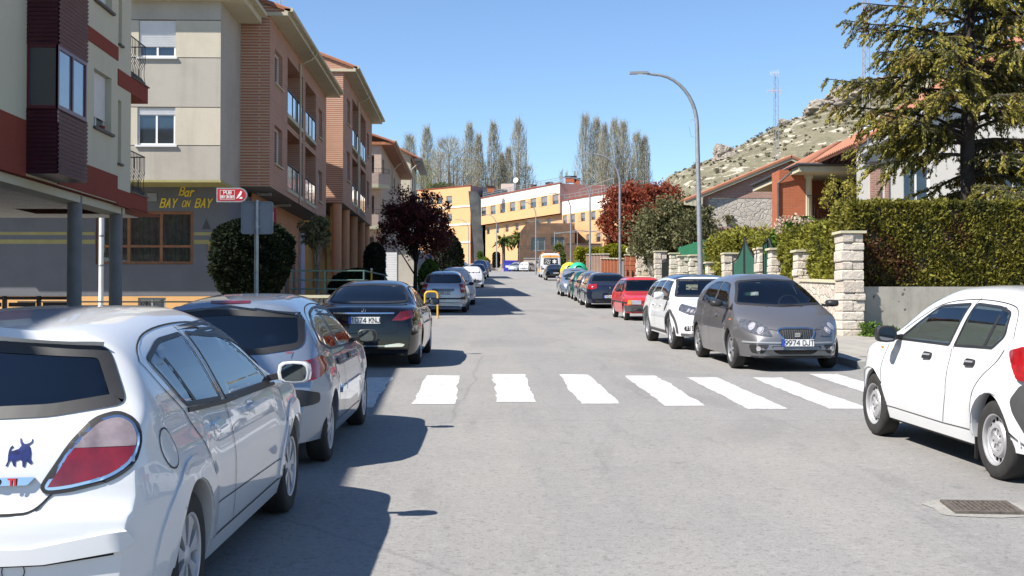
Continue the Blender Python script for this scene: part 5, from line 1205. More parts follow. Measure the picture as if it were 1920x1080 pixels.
mb.build('curtain','curtain',bw);mb=MB();fbox(mb,FQ,-12.8,-9.0,1.2,3.6,-1.2,-1.15);mb.build('room_back','dark_void',bw)
mb=MB();fbox(mb,FQ,-10.83,-10.52,3.64,3.9,-.13,-.09);mb.build('vent','shutter_grey',bb)
for tx,x_,z_,sz in(('B',-9.72,3.97,.26),('ar',-9.46,3.935,.27),('BAY',-10.16,3.575,.27),('ON',-9.58,3.555,.19),('BAY',-9.02,3.575,.27)):strokes(tx,sz,'yellow_sign',gw,FQ.p(x_,z_,-.10),(1,0,0),(0,0,1),lw=.16,local=False,slant=.25,w=.44,gap=.3)
mb=MB();fbox(mb,FQ,-8.8,-8.55,1.97,2.28,-.12,-.02);mb.build('orange_box','van_orange',bb)
mb=MB();mb.prism([(0,0),(.3,0),(.15,.35)],FQ.p(-9.05,2.72,-.115),(1,0,0),(0,0,1),(0,-.004,0));mb.build('faint_triangle','grey_plastic',bb)
mb=MB();mb.box(-17.4,XR-.3,42.0,46,0,EYE+9.9);mb.build('core','dark_void',bb)
ps=thing('pub_sign','red and white illuminated pub sign with rounded end projecting from the bar corner','sign',(-7.7,38.7,EYE+3.7))
plain('sign_red',(.42,.02,.03),.35,coat=1)
def stad(w_,h,r=None,n=8):
 r=h/2;P=[(-w_/2,-h/2),(w_/2-r,-h/2)]
 return P+[(w_/2-r+r*math.sin(t*math.pi/n),-r*math.cos(t*math.pi/n))for t in range(1,n)]+[(w_/2-r,h/2),(-w_/2,h/2)]
mb=MB();mb.prism(stad(.95,.45),(-7.7,38.78,EYE+3.67),(1,0,0),(0,0,1),(0,-.16,0));mb.build('case','galvanised',ps)
mb=MB();mb.prism(stad(.88,.37),(-7.7,38.62,EYE+3.67),(1,0,0),(0,0,1),(0,-.004,0));fc=mb.build('face','sign_red',ps)
strokes('PUB',.10,'white_paint',fc,(-7.83,38.612,EYE+3.745),(1,0,0),(0,0,1),lw=.17,local=False);strokes('BAY ON BAY',.085,'white_paint',fc,(-7.83,38.612,EYE+3.61),(1,0,0),(0,0,1),lw=.15,local=False,w=.42,gap=.14)
mb=MB()
for a0,a1,b0,b1 in((-.36,.1,.135,.145),(-.36,.1,-.145,-.135),(-.36,-.35,-.135,.135),(.09,.1,-.135,.135)):mb.box(-7.7+a0,-7.7+a1,38.606,38.612,EYE+3.67+b0,EYE+3.67+b1)
mb.prism([(.14,-.12),(.2,-.1),(.30,.0),(.33,.1),(.28,.13),(.22,.02)],(-7.7,38.612,EYE+3.67),(1,0,0),(0,0,1),(0,-.004,0));mb.prism([(.24,-.12),(.34,-.12),(.33,-.06),(.26,-.07)],(-7.7,38.612,EYE+3.67),(1,0,0),(0,0,1),(0,-.004,0));mb.build('emblem','white_paint',fc)
mb=MB();mb.tube([(-8.14,38.88,EYE+3.67),(-8.0,38.7,EYE+3.67)],.03,8);mb.build('bracket','galvanised',ps)
def brick_block(label,XC,Y0,Y1,z0,z1,xback,wins,bays,front_w,group,roofz):
 t=thing('apartment_building',label,'building',(XC-4,(Y0+Y1)/2,gz(Y0)),group)
 F=Face((XC,0,EYE),(0,1,0),(1,0,0));H=[(a,b,c,d,.2)for a,b,c,d in wins]
 for(a,b,rows)in bays:
  H.append((a,b,rows[0][0],rows[-1][1],1.3))
 mb=MB();wall(mb,F,Y0,Y1,z0,z1,H);mb.build('wall','brick_pale',t)
 G=Face((XC,Y0,EYE),(-1,0,0),(0,-1,0));mb=MB();wall(mb,G,0,front_w,z0,z1);mb.build('front_wall','brick_red',t);mb=MB();G2=Face((XC,Y1,EYE),(-1,0,0),(0,1,0));wall(mb,G2,0,6,z0,z1);mb.build('rear_wall','brick_red',t)
 for w_ in wins:window(t,F,*w_,d=-.19,sill='cornice',mull=1)
 for(a,b,rows)in bays:
  for r0,r1 in rows:
   mb=MB();mb.quad(F.p(a,r0,-1.3),F.p(b,r0,-1.3),F.p(b,r1,-1.3),F.p(a,r1,-1.3));fbox(mb,F,a,b,r1-.22,r1,-1.29,-.003)if r1<rows[-1][1]-.1 else None
   bal=mb.build('balcony','brick_red',t)
   mb=MB();fbox(mb,F,a+.002,b-.002,r0-.02,r0+.13,-1.28,.03);mb.build('floor_slab','cornice',bal)
   window(bal,F,a+.35,b-.35,r0+.15,r1-.45,d=-1.28,mull=1,name='balcony_door',shutter=.3)
   mb=MB();k=3;gm=MB()
   for i in range(k+1):q=a+.05+(b-a-.1)*i/k;fbox(mb,F,q-.02,q+.02,r0+.13,r0+1.02,-.04,0)
   fbox(mb,F,a,b,r0+1.02,r0+1.06,-.05,.01);mb.build('railing','grey_plastic',bal)
   for i in range(k):q=a+.07+(b-a-.1)*i/k;q2=a+.03+(b-a-.1)*(i+1)/k;gm.quad(F.p(q,r0+.18,-.02),F.p(q2,r0+.18,-.02),F.p(q2,r0+.98,-.02),F.p(q,r0+.98,-.02))
   gm.build('glass_panel','panel_glass',bal)
 mb=MB();mb.box(XC-6,XC+.62,Y0-.1,Y1+.4,EYE+z1,EYE+z1+.12);mb.box(XC+.5,XC+.7,Y0-.1,Y1+.4,EYE+z1+.125,EYE+z1+.24);mb.build('eaves','cornice',t)
 mb=MB();mb.tube([(XC+.74,Y0-.1,EYE+z1+.2),(XC+.74,Y1+.4,EYE+z1+.2)],.07,8);mb.tube([(XC+.72,(Y0+Y1)/2-1,EYE+z1+.15),(XC+.5,(Y0+Y1)/2-1,EYE+z1-.1),(XC+.06,(Y0+Y1)/2-1,EYE+z1-.3),(XC+.06,(Y0+Y1)/2-1,EYE+z0)],.045,8);mb.build('gutter','cornice',t)
 tiled_roof(t,(XC+.72,Y0-.1,EYE+z1+.22),(XC+.72,Y1+.4,EYE+z1+.22),(XC-5,Y1+.4,EYE+z1+roofz),(XC-5,Y0-.1,EYE+z1+roofz))
 mb=MB();mb.prism([(.6,.2),(-5,roofz-.05),(-5,.1),(.6,.1)],(XC,Y0,EYE+z1),(1,0,0),(0,0,1),(0,.1,0));mb.build('gable','brick_red',t)
 mb=MB();mb.quad((XC,Y0,EYE+z0),(XC-4,Y0,EYE+z0),(XC-4,Y1,EYE+z0),(XC,Y1,EYE+z0));mb.build('soffit','concrete_soffit',t)
 return t,F
plain('panel_glass',(.10,.16,.24),.1,coat=1,var=.4);plaster('concrete_soffit',(.20,.19,.17),.08,.3);plaster('ochre',(.50,.30,.10),.08,.2);plaster('salmon',(.52,.27,.15),.1,.25);plain('lilac_panel',(.40,.39,.45),.7)
GB='brick apartment blocks along the left side'
t1,F1=brick_block('brick apartment block with glass fronted recessed balconies right beside the bar',-7.14,42.3,58,4.32,10.2,0,[(43.3,45.0,8.1,9.3),(43.3,45.0,5.25,6.6),(55.2,56.5,7.9,9.2),(55.2,56.5,5.0,6.4)],[(46.2,50.3,[(4.55,7.1),(7.35,9.6)]),(51.0,54.3,[(4.55,7.1),(7.35,9.6)])],1.1,GB,2.2)
mb=MB();FX=Face((-8.15,0,EYE),(0,1,0),(1,0,0));wall(mb,FX,44.5,58,-.5,4.32,[(52.2,53.4,.6,2.9),(54.2,55.2,.6,2.9)],.2);mb.quad((-8.15,58,EYE-.5),(-8.15,58,EYE+4.32),(-12,58,EYE+4.32),(-12,58,EYE-.5));mb.build('ground_floor_wall','salmon',t1)
for a,b in((52.2,53.4),(54.2,55.2)):window(t1,FX,a,b,.6,2.9,d=-.15,mull=0,name='shop_door',frame='shutter_grey')
mb=MB();fbox(mb,FX,56.2,57.4,0,3.9,.01,.12);mb.build('pilaster','lilac_panel',t1)
for y in(44.5,49):mb=MB();mb.obox((-7.7,y,EYE+4.25),(.25,0,0),(0,.1,0),(0,0,.05));mb.build('ceiling_lamp','galvanised',t1)
t2,F2=brick_block('second brick apartment block, standing on ochre columns further up the hill',-6.62,60.5,77,5.38,11.85,0,[(62.2,63.8,9.6,10.9),(62.2,63.8,6.7,8.2),(73.6,75,9.4,10.8),(73.6,75,6.4,7.9)],[(65.0,68.8,[(5.7,8.4),(8.7,11.3)]),(69.6,72.8,[(5.7,8.4),(8.7,11.3)])],1.0,GB,2.4)
mb=MB();FX=Face((-8.3,0,EYE),(0,1,0),(1,0,0));wall(mb,FX,60,77,0,5.38,[(62,63,1.2,3.6),(67,68,1.2,3.6),(72,73,1.2,3.6)],.25);mb.quad((-8.3,60,EYE),(-8.3,60,EYE+5.38),(-12,60,EYE+5.38),(-12,60,EYE));mb.build('ground_floor_wall','ochre',t2)
for a in(62,67,72):window(t2,FX,a,a+1,1.2,3.6,d=-.2,mull=0,frame='shutter_grey')
for i,y in enumerate((60.8,64.6,69.0,73.4,76.6)):
 mb=MB();mb.tube([(-6.95,y,gz(y)-.2),(-6.95,y,EYE+5.36)],.24,20);mb.build('column','salmon',t2,smooth=True);mb=MB();mb.obox((-7.3,y+1.6,EYE+4.2),(.06,0,0),(0,.9,0),(0,0,1.1));mb.build('yellow_panel','yellow_wall',t2)if i<4 else None
t3=thing('apartment_building','narrow pale brick apartment house with curved corner balconies and wooden eaves behind the plum tree','building',(-11,95,gz(82)))
plain('timber',(.30,.11,.045),.6,var=.3)
brick('brick_mix',(.44,.30,.23),(.38,.25,.19),(.5,.42,.36),.24,.09,.02)
XA=-6.85
F=Face((XA,0,EYE),(0,1,0),(1,0,0));mb=MB();rows=[3.2+0.0,6.1,9.0]
hol=[]
for z in rows:hol+=[(88.5,90.2,z+.9,z+2.1,.2),(100.5,102,z+.9,z+2.1,.2),(105.5,107,z+.9,z+2.1,.2)]
wall(mb,F,87.5,110,1.5,11.9,hol);G=Face((XA,87.5,EYE),(-1,0,0),(0,-1,0));wall(mb,G,0,2.2,1.5,11.9,[(.5,1.6,z+.1,z+2.2,.5)for z in rows]);mb.build('wall','brick_mix',t3)
for h in hol:window(t3,F,*h[:4],d=-.19,mull=1,frame='wood_frame')
for z in rows:
 window(t3,G,.5,1.6,z+.1,z+2.2,d=-.49,mull=0,frame='shutter_grey',name='balcony_door')
 mb=MB();pts=[(XA-1.9,87.4),(XA-1.8,86.5),(XA-1.0,86.1),(XA-.1,86.3),(XA+.5,86.9),(XA+.6,87.49)]
 mb.prism(pts,(0,0,EYE+z-.25),(1,0,0),(0,1,0),(0,0,.25));bl=mb.build('balcony','cornice',t3)
 if z>6:mb=MB();[mb.quad((*a,EYE+z),(*b,EYE+z),(*b,EYE+z+.75),(*a,EYE+z+.75))for a,b in zip(pts,pts[1:])];mb.build('parapet','brick_mix',bl)
 railing(bl,[(a,b,EYE+z+(.75 if z>6 else 0))for a,b in pts],.35 if z>6 else 1.0,n=.14)
mb=MB();mb.prism([(XA-6,87.2),(XA+.9,87.2),(XA+.9,110.6),(XA-6,110.6)],(0,0,EYE+11.9),(1,0,0),(0,1,0),(0,0,.2));mb.build('eaves','timber',t3)
tiled_roof(t3,(XA+1.0,87.1,EYE+12.1),(XA+1.0,110.6,EYE+12.1),(XA-5,110.6,EYE+14.2),(XA-5,87.1,EYE+14.2),step=.4)
mb=MB();mb.tube([(XA+1.0,87.1,EYE+12.2),(XA+1.0,110,EYE+12.2)],.08,8);mb.tube([(XA+.98,98,EYE+12.1),(XA+.4,98,EYE+11.6),(XA+.08,98,EYE+11.2),(XA+.08,98,EYE+1.5)],.05,8);mb.build('gutter','cornice',t3)
mb=MB();mb.box(XA-5,XA-.4,88,110,1,EYE+1.5);mb.build('base','salmon',t3)
t4=thing('apartment_building','cream gabled house with dark eaves and a blue glazed balcony, last on the left','building',(-10,118,gz(113)))
XB=-6.1;F=Face((XB,0,EYE),(0,1,0),(1,0,0));G=Face((XB,112,EYE),(-1,0,0),(0,-1,0));mb=MB()
hol=[(a,a+1.3,z,z+1.4,.2)for a in(115,119)for z in(5.2,8.4,11.6)]
wall(mb,F,112,123,1,14.2,hol+[(120.9,122.6,8.2,10.6,.8)]);wall(mb,G,0,4.5,1,14.2,[(.9,1.5,12.0,13.6),(.9,1.5,8.4,10),(.9,1.5,5.0,6.6)]);mb.quad((XB,112,EYE+14.2),(XB-4.5,112,EYE+14.2),(XB-4.5,112,EYE+16.4));mb.build('wall','cream_light',t4)
for h in hol:window(t4,F,*h[:4],d=-.19,mull=0,frame='shutter_grey')
for z in(12.0,8.4,5.0):window(t4,G,.9,1.5,z,z+1.6,d=-.17,mull=0,frame='shutter_grey')
mb=MB();fbox(mb,F,120.8,122.7,8.1,8.25,-.7,.5);bl=mb.build('balcony','cornice',t4);mb=MB();fbox(mb,F,120.85,122.65,8.25,9.2,.44,.47);mb.build('glass_panel','panel_glass',bl)
tiled_roof(t4,(XB+.9,111.4,EYE+14.0),(XB+.9,123.5,EYE+14.0),(XB-4.5,123.5,EYE+16.7),(XB-4.5,111.4,EYE+16.7),step=.4)
mb=MB();mb.obox((XB+.7,117.4,EYE+13.85),(.35,0,0),(0,6.05,0),(0,0,.12));mb.build('eaves','grey_plastic',t4)
mb=MB();mb.tube([(XB+1.0,111.4,EYE+14.0),(XB+1.0,123.5,EYE+14.0)],.09,8);mb.tube([(XB+.95,112,EYE+13.8),(XB+.1,111.9,EYE+13),(XB+.08,111.9,EYE+3)],.06,8);mb.build('gutter','shutter_grey',t4)
gw_=thing('garage_wall','white garage front with ribbed shutter behind the plum tree','wall',(-7.5,86.0,gz(86)))
mb=MB();mb.box(-9.3,-3.6,85.6,86.0,gz(86)-.3,gz(86)+2.2);mb.build('wall','render_grey',gw_)
mb=MB();z=gz(86)+.1
while z<gz(86)+2.3:mb.box(-8.4,-5.6,85.54,85.59,z,z+.1);z+=.12
mb.build('shutter','shutter_white',gw_)
rw_=thing('ramp_wall','white sloping side wall of a stair beside the no parking sign','wall',(-3.6,74,gz(74)))
mb=MB();mb.prism([(0,-.5),(2.2,-.5),(2.2,.2),(.15,2.35),(0,2.35)],(-3.6,74,gz(74)+.1),(1,0,0),(0,0,1),(0,.25,0));mb.build('wall','white_paint',rw_)
mb=MB();mb.prism([(2.28,.2),(.17,2.38),(-.05,2.38),(-.05,2.44),(.2,2.44),(2.33,.24)],(-3.6,73.96,gz(74)+.1),(1,0,0),(0,0,1),(0,.33,0));mb.build('coping','shutter_white',rw_)
st=thing('traffic_sign','square road sign seen from behind on a grey post, before the dark round shrub','sign',(-4.3,24,gz(24)+.12))
mb=MB();mb.tube([(-4.3,24,gz(24)),(-4.3,24,EYE+2.18)],.042,14);mb.build('post','galvanised',st,smooth=True)
plain('sign_back',(.23,.25,.28),.45,.3,var=.08)
mb=MB();pts=round_poly([(-.31,-.32),(.31,-.32),(.31,.32),(-.31,.32)],.06);mb.prism(pts,(-4.3,24.06,EYE+1.84),(1,0,0),(0,0,1),(0,.02,0));pl=mb.build('plate','sign_back',st)
mb=MB();inn=inset(pts,.02)
for i in range(len(pts)):
 j=(i+1)%len(pts);f=lambda p,y:(-4.3+p[0],y,EYE+1.84+p[1]);mb.quad(f(pts[i],24.04),f(pts[j],24.04),f(inn[j],24.04),f(inn[i],24.04));mb.quad(f(pts[i],24.04),f(pts[j],24.04),f(pts[j],24.06),f(pts[i],24.06))
mb.build('rim','shutter_grey',pl);mb=MB()
for z in(.18,-.18):mb.box(-4.36,-4.24,24.0,24.065,EYE+1.84+z-.02,EYE+1.84+z+.02)
mb.build('clamp','galvanised',st)
nx,ny=-2.78,70.0
st=thing('no_parking_sign','round blue and red no parking sign with a white panel below, by the ramp wall','sign',(nx,ny,gz(ny)+.12))
s_=F_PX/ny;zc=PZ(485,ny);mb=MB();mb.tube([(nx,ny,gz(ny)),(nx,ny,zc+.3)],.035,10);mb.build('post','shutter_white',st)
plain('sign_blue',(.02,.08,.38),.4)
def disc(mb,r0,r1,c,y,n=24,th=.004):
 for i in range(n):
  a,b=2*math.pi*i/n,2*math.pi*(i+1)/n;P=lambda r,t:(c[0]+r*math.cos(t),y,c[1]+r*math.sin(t));mb.quad(P(r0,a),P(r1,a),P(r1,b),P(r0,b))if r0>0 else mb.quad((c[0],y,c[1]),P(r1,a),P(r1,b))
mb=MB();mb.tube([(nx,ny-.05,zc),(nx,ny-.03,zc)],.30,24);d_=mb.build('disc','sign_blue',st);mb=MB();disc(mb,.22,.30,(nx,zc),ny-.054);mb.build('ring','sign_red',d_);mb=MB();mb.obox((nx,ny-.056,zc),(.16,0,-.16),(0,.001,0),(.025,0,.025));mb.build('slash','sign_red',d_)
mb=MB();mb.box(nx-.26,nx+.26,ny-.05,ny-.03,zc-.52,zc-.34);mb.build('panel','white_paint',st);mb=MB();mb.box(nx-.2,nx+.2,ny-.052,ny-.0505,zc-.46,zc-.40);mb.build('lettering','sign_blue',st)
plain('yellow_gloss',(.72,.40,.01),.35,coat=.5)
def hoop(x,y,lab,w_=.42,h=.88,rot=0.0):
 o=thing('hoop_barrier',lab,'barrier',(x,y,gz(y)),'yellow steel hoops at the kerb');mb=MB();P=[];c,s=math.cos(rot),math.sin(rot)
 for a,b in[(-w_/2,0),(-w_/2,h-.12)]+[(-w_/2+.12-.12*math.cos(t*math.pi/8),h-.12+.12*math.sin(t*math.pi/8))for t in range(1,5)]+[(w_/2-.12+.12*math.sin(t*math.pi/8),h-.12+.12*math.cos(t*math.pi/8))for t in range(0,4)]+[(w_/2,h-.12),(w_/2,0)]:P.append((x+a*c,y+a*s,gz(y)+b))
 mb.tube(P,.033,10);mb.build('hoop','yellow_gloss',o,smooth=True)
 for a in(-w_/2,w_/2):mb=MB();mb.tube([(x+a*c,y+a*s,gz(y)+.003),(x+a*c,y+a*s,gz(y)+.02)],.07,12);mb.build('foot','yellow_gloss',o)
hoop(-1.52,40.6,'yellow steel hoop barrier standing in front of the silver people carrier');hoop(-2.0,35.8,'yellow steel hoop barrier mostly hidden behind the black saloon',rot=.6)
yp=thing('marker_post','thin yellow post standing by the green railing','post',(PX(697,46),46,gz(46)+.5));mb=MB();mb.tube([(PX(697,46),46,gz(46)),(PX(697,46),46,PZ(506,46))],.035,8);mb.build('post','yellow_gloss',yp);mb=MB();mb.tube([(PX(697,46),46,PZ(506,46)),(PX(697,46),46,PZ(503.5,46))],.042,8);mb.build('cap','shutter_white',yp)
te=thing('terrace_wall','low stone terrace wall with pale coping under the green railing','wall',(-5,40.5,gz(40)))
stonework('rubble',(.34,.31,.27),(.26,.24,.21),(.14,.13,.12),5);mb=MB();mb.box(-8.0,-3.75,40.5,40.9,gz(40),PZ(559,40.5));mb.build('wall','rubble',te);mb=MB();mb.box(-8.05,-3.70,40.44,40.96,PZ(559,40.5)+.002,PZ(559,40.5)+.1);mb.build('coping','cornice',te)
plain('green_rail',(.06,.12,.10),.5)
gr_=thing('green_railing','green pipe railing with three rails along the terrace beside the small tree','railing',(-5,41.2,PZ(560,40.5)))
zt,zb_=PZ(508,41.2),PZ(555,41.2)
mb=MB()
for k in(0,.37,.72):mb.tube([(-6.25,41.2,zt-k*(zt-zb_)),(-3.78,41.2,zt-k*(zt-zb_)),(-3.3,45,PZ(517,45)-k*.8)],.025,8)
for x in(-6.2,-5.1,-3.8):mb.tube([(x,41.2,zb_-.3),(x,41.2,zt)],.03,8)
mb.tube([(-3.35,44.6,gz(44)),(-3.35,44.6,PZ(518,44.6))],.03,8);mb.build('rails','green_rail',gr_)
br_=thing('black_railing','low black iron railing with diagonal braces in front of the bar','railing',(-8.4,34,gz(34)+.12));z1,z0=PZ(566,34),PZ(585,34)-.35
mb=MB();mb.tube([(-12.6,34,z1),(-4.2,34,z1)],.022,6);mb.tube([(-12.6,34,z0),(-4.2,34,z0)],.018,6);mb.build('rail','iron_black',br_)
for i in range(4):
 x=-11.2+i*2.1;mb=MB();mb.tube([(x,34,gz(34)),(x,34,z1+.02)],.03,6);mb.tube([(x,34,z1),(x-.7,34,z0)],.014,5);mb.tube([(x,34,z1),(x+.7,34,z0)],.014,5);mb.build('post','iron_black',br_)
dr_=thing('planter_fence','dark brown metal fence panels under the overhang of the cream building','fence',(-11,30,gz(30)))
plain('brown_metal',(.05,.022,.018),.5,var=.3)
za,zb2=PZ(556,30),gz(30);mb=MB();mb.box(-14,-9.75,30,30.08,za-.08,za);mb.box(-14,-9.75,30,30.08,zb2,zb2+.08);mb.build('rail','brown_metal',dr_)
for i in range(6):x=-9.8-i*.82;mb=MB();mb.box(x-.04,x+.04,29.98,30.1,zb2,za+.01);mb.build('post','brown_metal',dr_)
for i in range(5):x=-9.8-i*.82;mb=MB();[mb.box(x-.72,x-.08,30.02,30.05,za-.25-k*.16,za-.15-k*.16)for k in range(4)];mb.build('slat_panel','brown_metal',dr_)
wp_=thing('white_pole','slim white pole standing between the round columns and the bar wall','pole',(PX(196,37),37,gz(37)));x=PX(196,37);mb=MB();mb.tube([(x,37,gz(37)),(x,37,PZ(395,37))],.07,12);mb.build('pole','white_paint',wp_,smooth=True)
for zz in(445,500):mb=MB();mb.tube([(x,37,PZ(zz,37)),(x,37,PZ(zz,37)+.05)],.078,12);mb.build('collar','shutter_grey',wp_)
rs=thing('shop_sign','small red sign with a white figure one on the brick block','sign',(PX(515,44),44,PZ(408,44)));x=PX(515,44);z=PZ(408,44);mb=MB();mb.box(x-.16,x+.1,43.9,44.0,z-.32,z+.32);b_=mb.build('box','sign_red',rs);strokes('1',.3,'white_paint',b_,(x-.03,43.895,z),(1,0,0),(0,0,1),lw=.2,local=False)
mb=MB();mb.tube([(x+.1,44,z+.4),(x-.2,44,z+.4)],.02,6);mb.build('bracket','galvanised',rs)
ta=thing('roof_aerial','thin mast aerial on the roof of the brick apartment block','aerial',(-8.2,44,EYE+10.9));mb=MB();mb.tube([(-8.2,51,EYE+10.6),(-8.2,51,EYE+13.2)],.02,6);mb.build('mast','galvanised',ta);mb=MB();mb.tube([(-8.5,51,EYE+12.9),(-7.9,51,EYE+12.9)],.012,5);mb.build('antenna','galvanised',ta)
def lamp(x,y,label,H=7.3,arm=1.8,tilt=0.0):
 o=thing('street_lamp',label,'street lamp',(x,y,gz(y)+.1),'arched street lamps');z=gz(y)+.1;P=[]
 for k in range(10):P.append((x-tilt*k/9,y,z+(H-1.55)*k/9))
 cx=x-tilt
 for k in range(1,11):
  t=math.pi/2*k/10;P.append((cx-1.25*(1-math.cos(t)),y,z+H-1.55+1.5*math.sin(t)))
 P.append((cx-arm+.35,y,z+H-.02))
 rs=[.085-.05*i/(len(P)-1)for i in range(len(P))];mb=MB();mb.tube(P,rs,12);mb.build('pole','galvanised',o,smooth=True)
 mb=MB();mb.obox((cx-arm+.12,y,z+H+.0),(.27,0,.01),(0,.07,0),(0,0,.035));hd=mb.build('lamp_head','shutter_grey',o);mb=MB();mb.quad(*[(cx-arm+.12+a,y+b,z+H-.0365)for a,b in((-.2,-.05),(.1,-.05),(.1,.05),(-.2,.05))]);mb.build('lens','clear_lens',hd)
 mb=MB();mb.box(x-.17,x+.17,y-.17,y+.17,z,z+.02);mb.build('base_plate','galvanised',o);mb=MB();mb.box(x-.05,x+.05,y-.1,y-.08,z+.6,z+1.0);mb.build('hatch','shutter_grey',o)
 return o,P
o,P=lamp(6.52,35.5,'tall grey arched street lamp nearest the camera, behind the grey people carrier',7.26,1.82,.12)
mb=MB();q=Vector(P[9]);mb.tube([q+Vector((.05,0,.1)),q+Vector((-.15,0,.2)),q+Vector((-.24,0,0)),q+Vector((-.17,0,-.3)),q+Vector((0,0,-.35)),q+Vector((.03,0,.05))],.006,5);mb.build('cable_loop','galvanised',o)
for x,y,lb,H in((7.35,63,'second arched street lamp, beside the dark green hatchback',7.35),(8.15,88.5,'arched street lamp behind the green recycling igloo',7.75),(8.55,112,'arched street lamp in front of the stone clad pavilion, right of the ambulance van',7.8),(6.45,135,'arched street lamp just left of the ambulance van',8.0),(2.5,159,'arched street lamp beside the palm and the cylinder topiary',7.4),(-1.3,181,'furthest arched street lamp, in front of the orange wing',7.6)):lamp(x,y,lb,H)
plain('igloo_green',(.02,.42,.22),.4,coat=.3);plain('igloo_yellow',(.62,.50,.02),.4,coat=.3);plain('bin_blue',(.035,.04,.36),.4,coat=.2)
for x,y,m_,lb in((7.0,85,'igloo_green','bright green recycling igloo at the kerb'),(6.55,86.9,'igloo_yellow','yellow recycling igloo half hidden behind the green one')):
 o=thing('recycling_igloo',lb,'container',(x,y,gz(y)+.12));mb=MB();mb.lathe([(.62,0),(.68,.3),(.70,.75),(.66,1.1),(.5,1.4),(.25,1.56),(.0,1.6)],tuple(o.location),'Z',20);mb.build('shell',m_,o,smooth=True)
 mb=MB();mb.lathe([(.25,0),(.25,.06),(.3,.06),(.3,0)],(x,y-.61,o.location.z+1.05),'Y',14);mb.build('opening','ink_black',o);mb=MB();mb.tube([(x-.1,y,o.location.z+1.58),(x-.1,y,o.location.z+1.7),(x+.1,y,o.location.z+1.7),(x+.1,y,o.location.z+1.58)],.02,6);mb.build('lifting_eye','galvanised',o)
for k,(x,lb)in enumerate(((PX(952,192),'blue recycling container standing side on beside the other one'),(PX(964,193),'blue recycling container half hidden behind the silver hatchback'))):
 y=192+k*1.5;z=gz(y);o=thing('recycling_bin',lb,'container',(x,y,z));mb=MB();mb.prism([(-.62,0),(.62,0),(.68,1.5),(-.68,1.5)],(x,y,z),(1,0,0),(0,0,1),(0,1.1,0));mb.build('body','bin_blue',o);mb=MB();mb.prism([(-.7,0),(.7,0),(.6,.25),(-.6,.25)],(x,y-.05,z+1.502),(1,0,0),(0,0,1),(0,1.2,0));mb.build('lid','bin_blue',o);mb=MB();mb.box(x-.35,x+.35,y-.012,y-.002,z+.6,z+.95);mb.build('label','white_paint',o)
def rough_stone():
 m,t,b=nodes('pillar_stone');f=noise(t,coord(t),2.2,8,.7);f2=noise(t,coord(t),9,6,.7);g=N(t,'NewGeometry')
 col=mixc(t,g.outputs['Random Per Island'],(.60,.54,.46),(.48,.42,.35));col=mixc(t,ramp(t,f,.5,.72,(0,0,0),(.55,.55,.55)),col,(.36,.31,.26));L(t,col,b.inputs['Base Color']);b.inputs['Roughness'].default_value=.95;bump(t,b,f2,.9,.05)
rough_stone();stonework('house_stone',(.54,.49,.42),(.43,.39,.34),(.38,.35,.31),4.2,.5,.04);stonework('wall_stone',(.60,.53,.45),(.50,.44,.37),(.40,.35,.30),4.2,.6,.03)
brick('house_brick',(.38,.20,.155),(.32,.165,.125),(.42,.32,.27),.25,.075,.014);brick('orange_brick',(.40,.115,.05),(.34,.095,.045),(.36,.17,.11),.25,.06,.008,.3)
plain('concrete_wall',(.30,.285,.245),.9,var=.1,scale=1.5,bmp=.2)
def conc():
 m,t,b=nodes('cast_concrete');v=coord(t);f=noise(t,v,1.2,7,.7);f2=noise(t,coord(t,(3,3,.3)),1.5,5,.7);f3=noise(t,v,30,3)
 col=mixc(t,ramp(t,f,.35,.68),(.335,.32,.275),(.235,.222,.19));col=mixc(t,ramp(t,f2,.5,.75,(0,0,0),(.5,.5,.5)),col,(.16,.15,.13));sp=noise(t,v,9,2,.4);col=mixc(t,ramp(t,sp,.70,.73),col,(.10,.08,.065));L(t,col,b.inputs['Base Color']);b.inputs['Roughness'].default_value=.92;bump(t,b,f3,.3,.01)
conc()
def pillar(x,y,w_,d_,h,label,cap=.06,mat='pillar_stone',zb=None,group='stone pillars along the right pavement',seed=0,name='stone_pillar'):
 """rough masonry pillar: individual blocks with an uneven outline"""
 zb=(gz(y)+.1)if zb is None else zb;o=thing(name,label,'pillar',(x,y,zb),group);r=random.Random(seed+int(x*100));mb=MB();z=zb-.1
 while z<zb+h-cap-.01:
  hh=min(r.uniform(.17,.30),zb+h-cap-z)
  if zb+h-cap-z-hh<.1:hh=zb+h-cap-z
  sp=r.uniform(.35,.65);e=lambda:r.uniform(-.022,.03)
  for a0,a1 in((-w_/2,-w_/2+w_*sp),(-w_/2+w_*sp+.004,w_/2)):
   x0,x1,y0,y1=x+a0-(e()if a0<-w_/2+.01 else 0),x+a1+(e()if a1>w_/2-.01 else 0),y-d_/2-e(),y+d_/2+e()
   k=r.uniform(.012,.022)
   mb.add([(x0+k,y0+k,z+.004),(x1-k,y0+k,z+.004),(x1-k,y1-k,z+.004),(x0+k,y1-k,z+.004),(x0,y0,z+.03),(x1,y0,z+.03),(x1,y1,z+.03),(x0,y1,z+.03),(x0,y0,z+hh-.03),(x1,y0,z+hh-.03),(x1,y1,z+hh-.03),(x0,y1,z+hh-.03),(x0+k,y0+k,z+hh),(x1-k,y0+k,z+hh),(x1-k,y1-k,z+hh),(x0+k,y1-k,z+hh)],[(a+i,a+(i+1)%4,a+4+(i+1)%4,a+4+i)for a in(0,4,8)for i in range(4)]+[(12,13,14,15)])
  z+=hh
 mb.build('shaft',mat,o);mb=MB();mb.box(x-w_/2-.05,x+w_/2+.05,y-d_/2-.05,y+d_/2+.05,z+.002,z+cap);mb.build('cap','cornice',o);return o
pillar(8.62,28.2,.50,.62,2.42,'big pale stone pillar at the corner between hedge and concrete wall',seed=1)
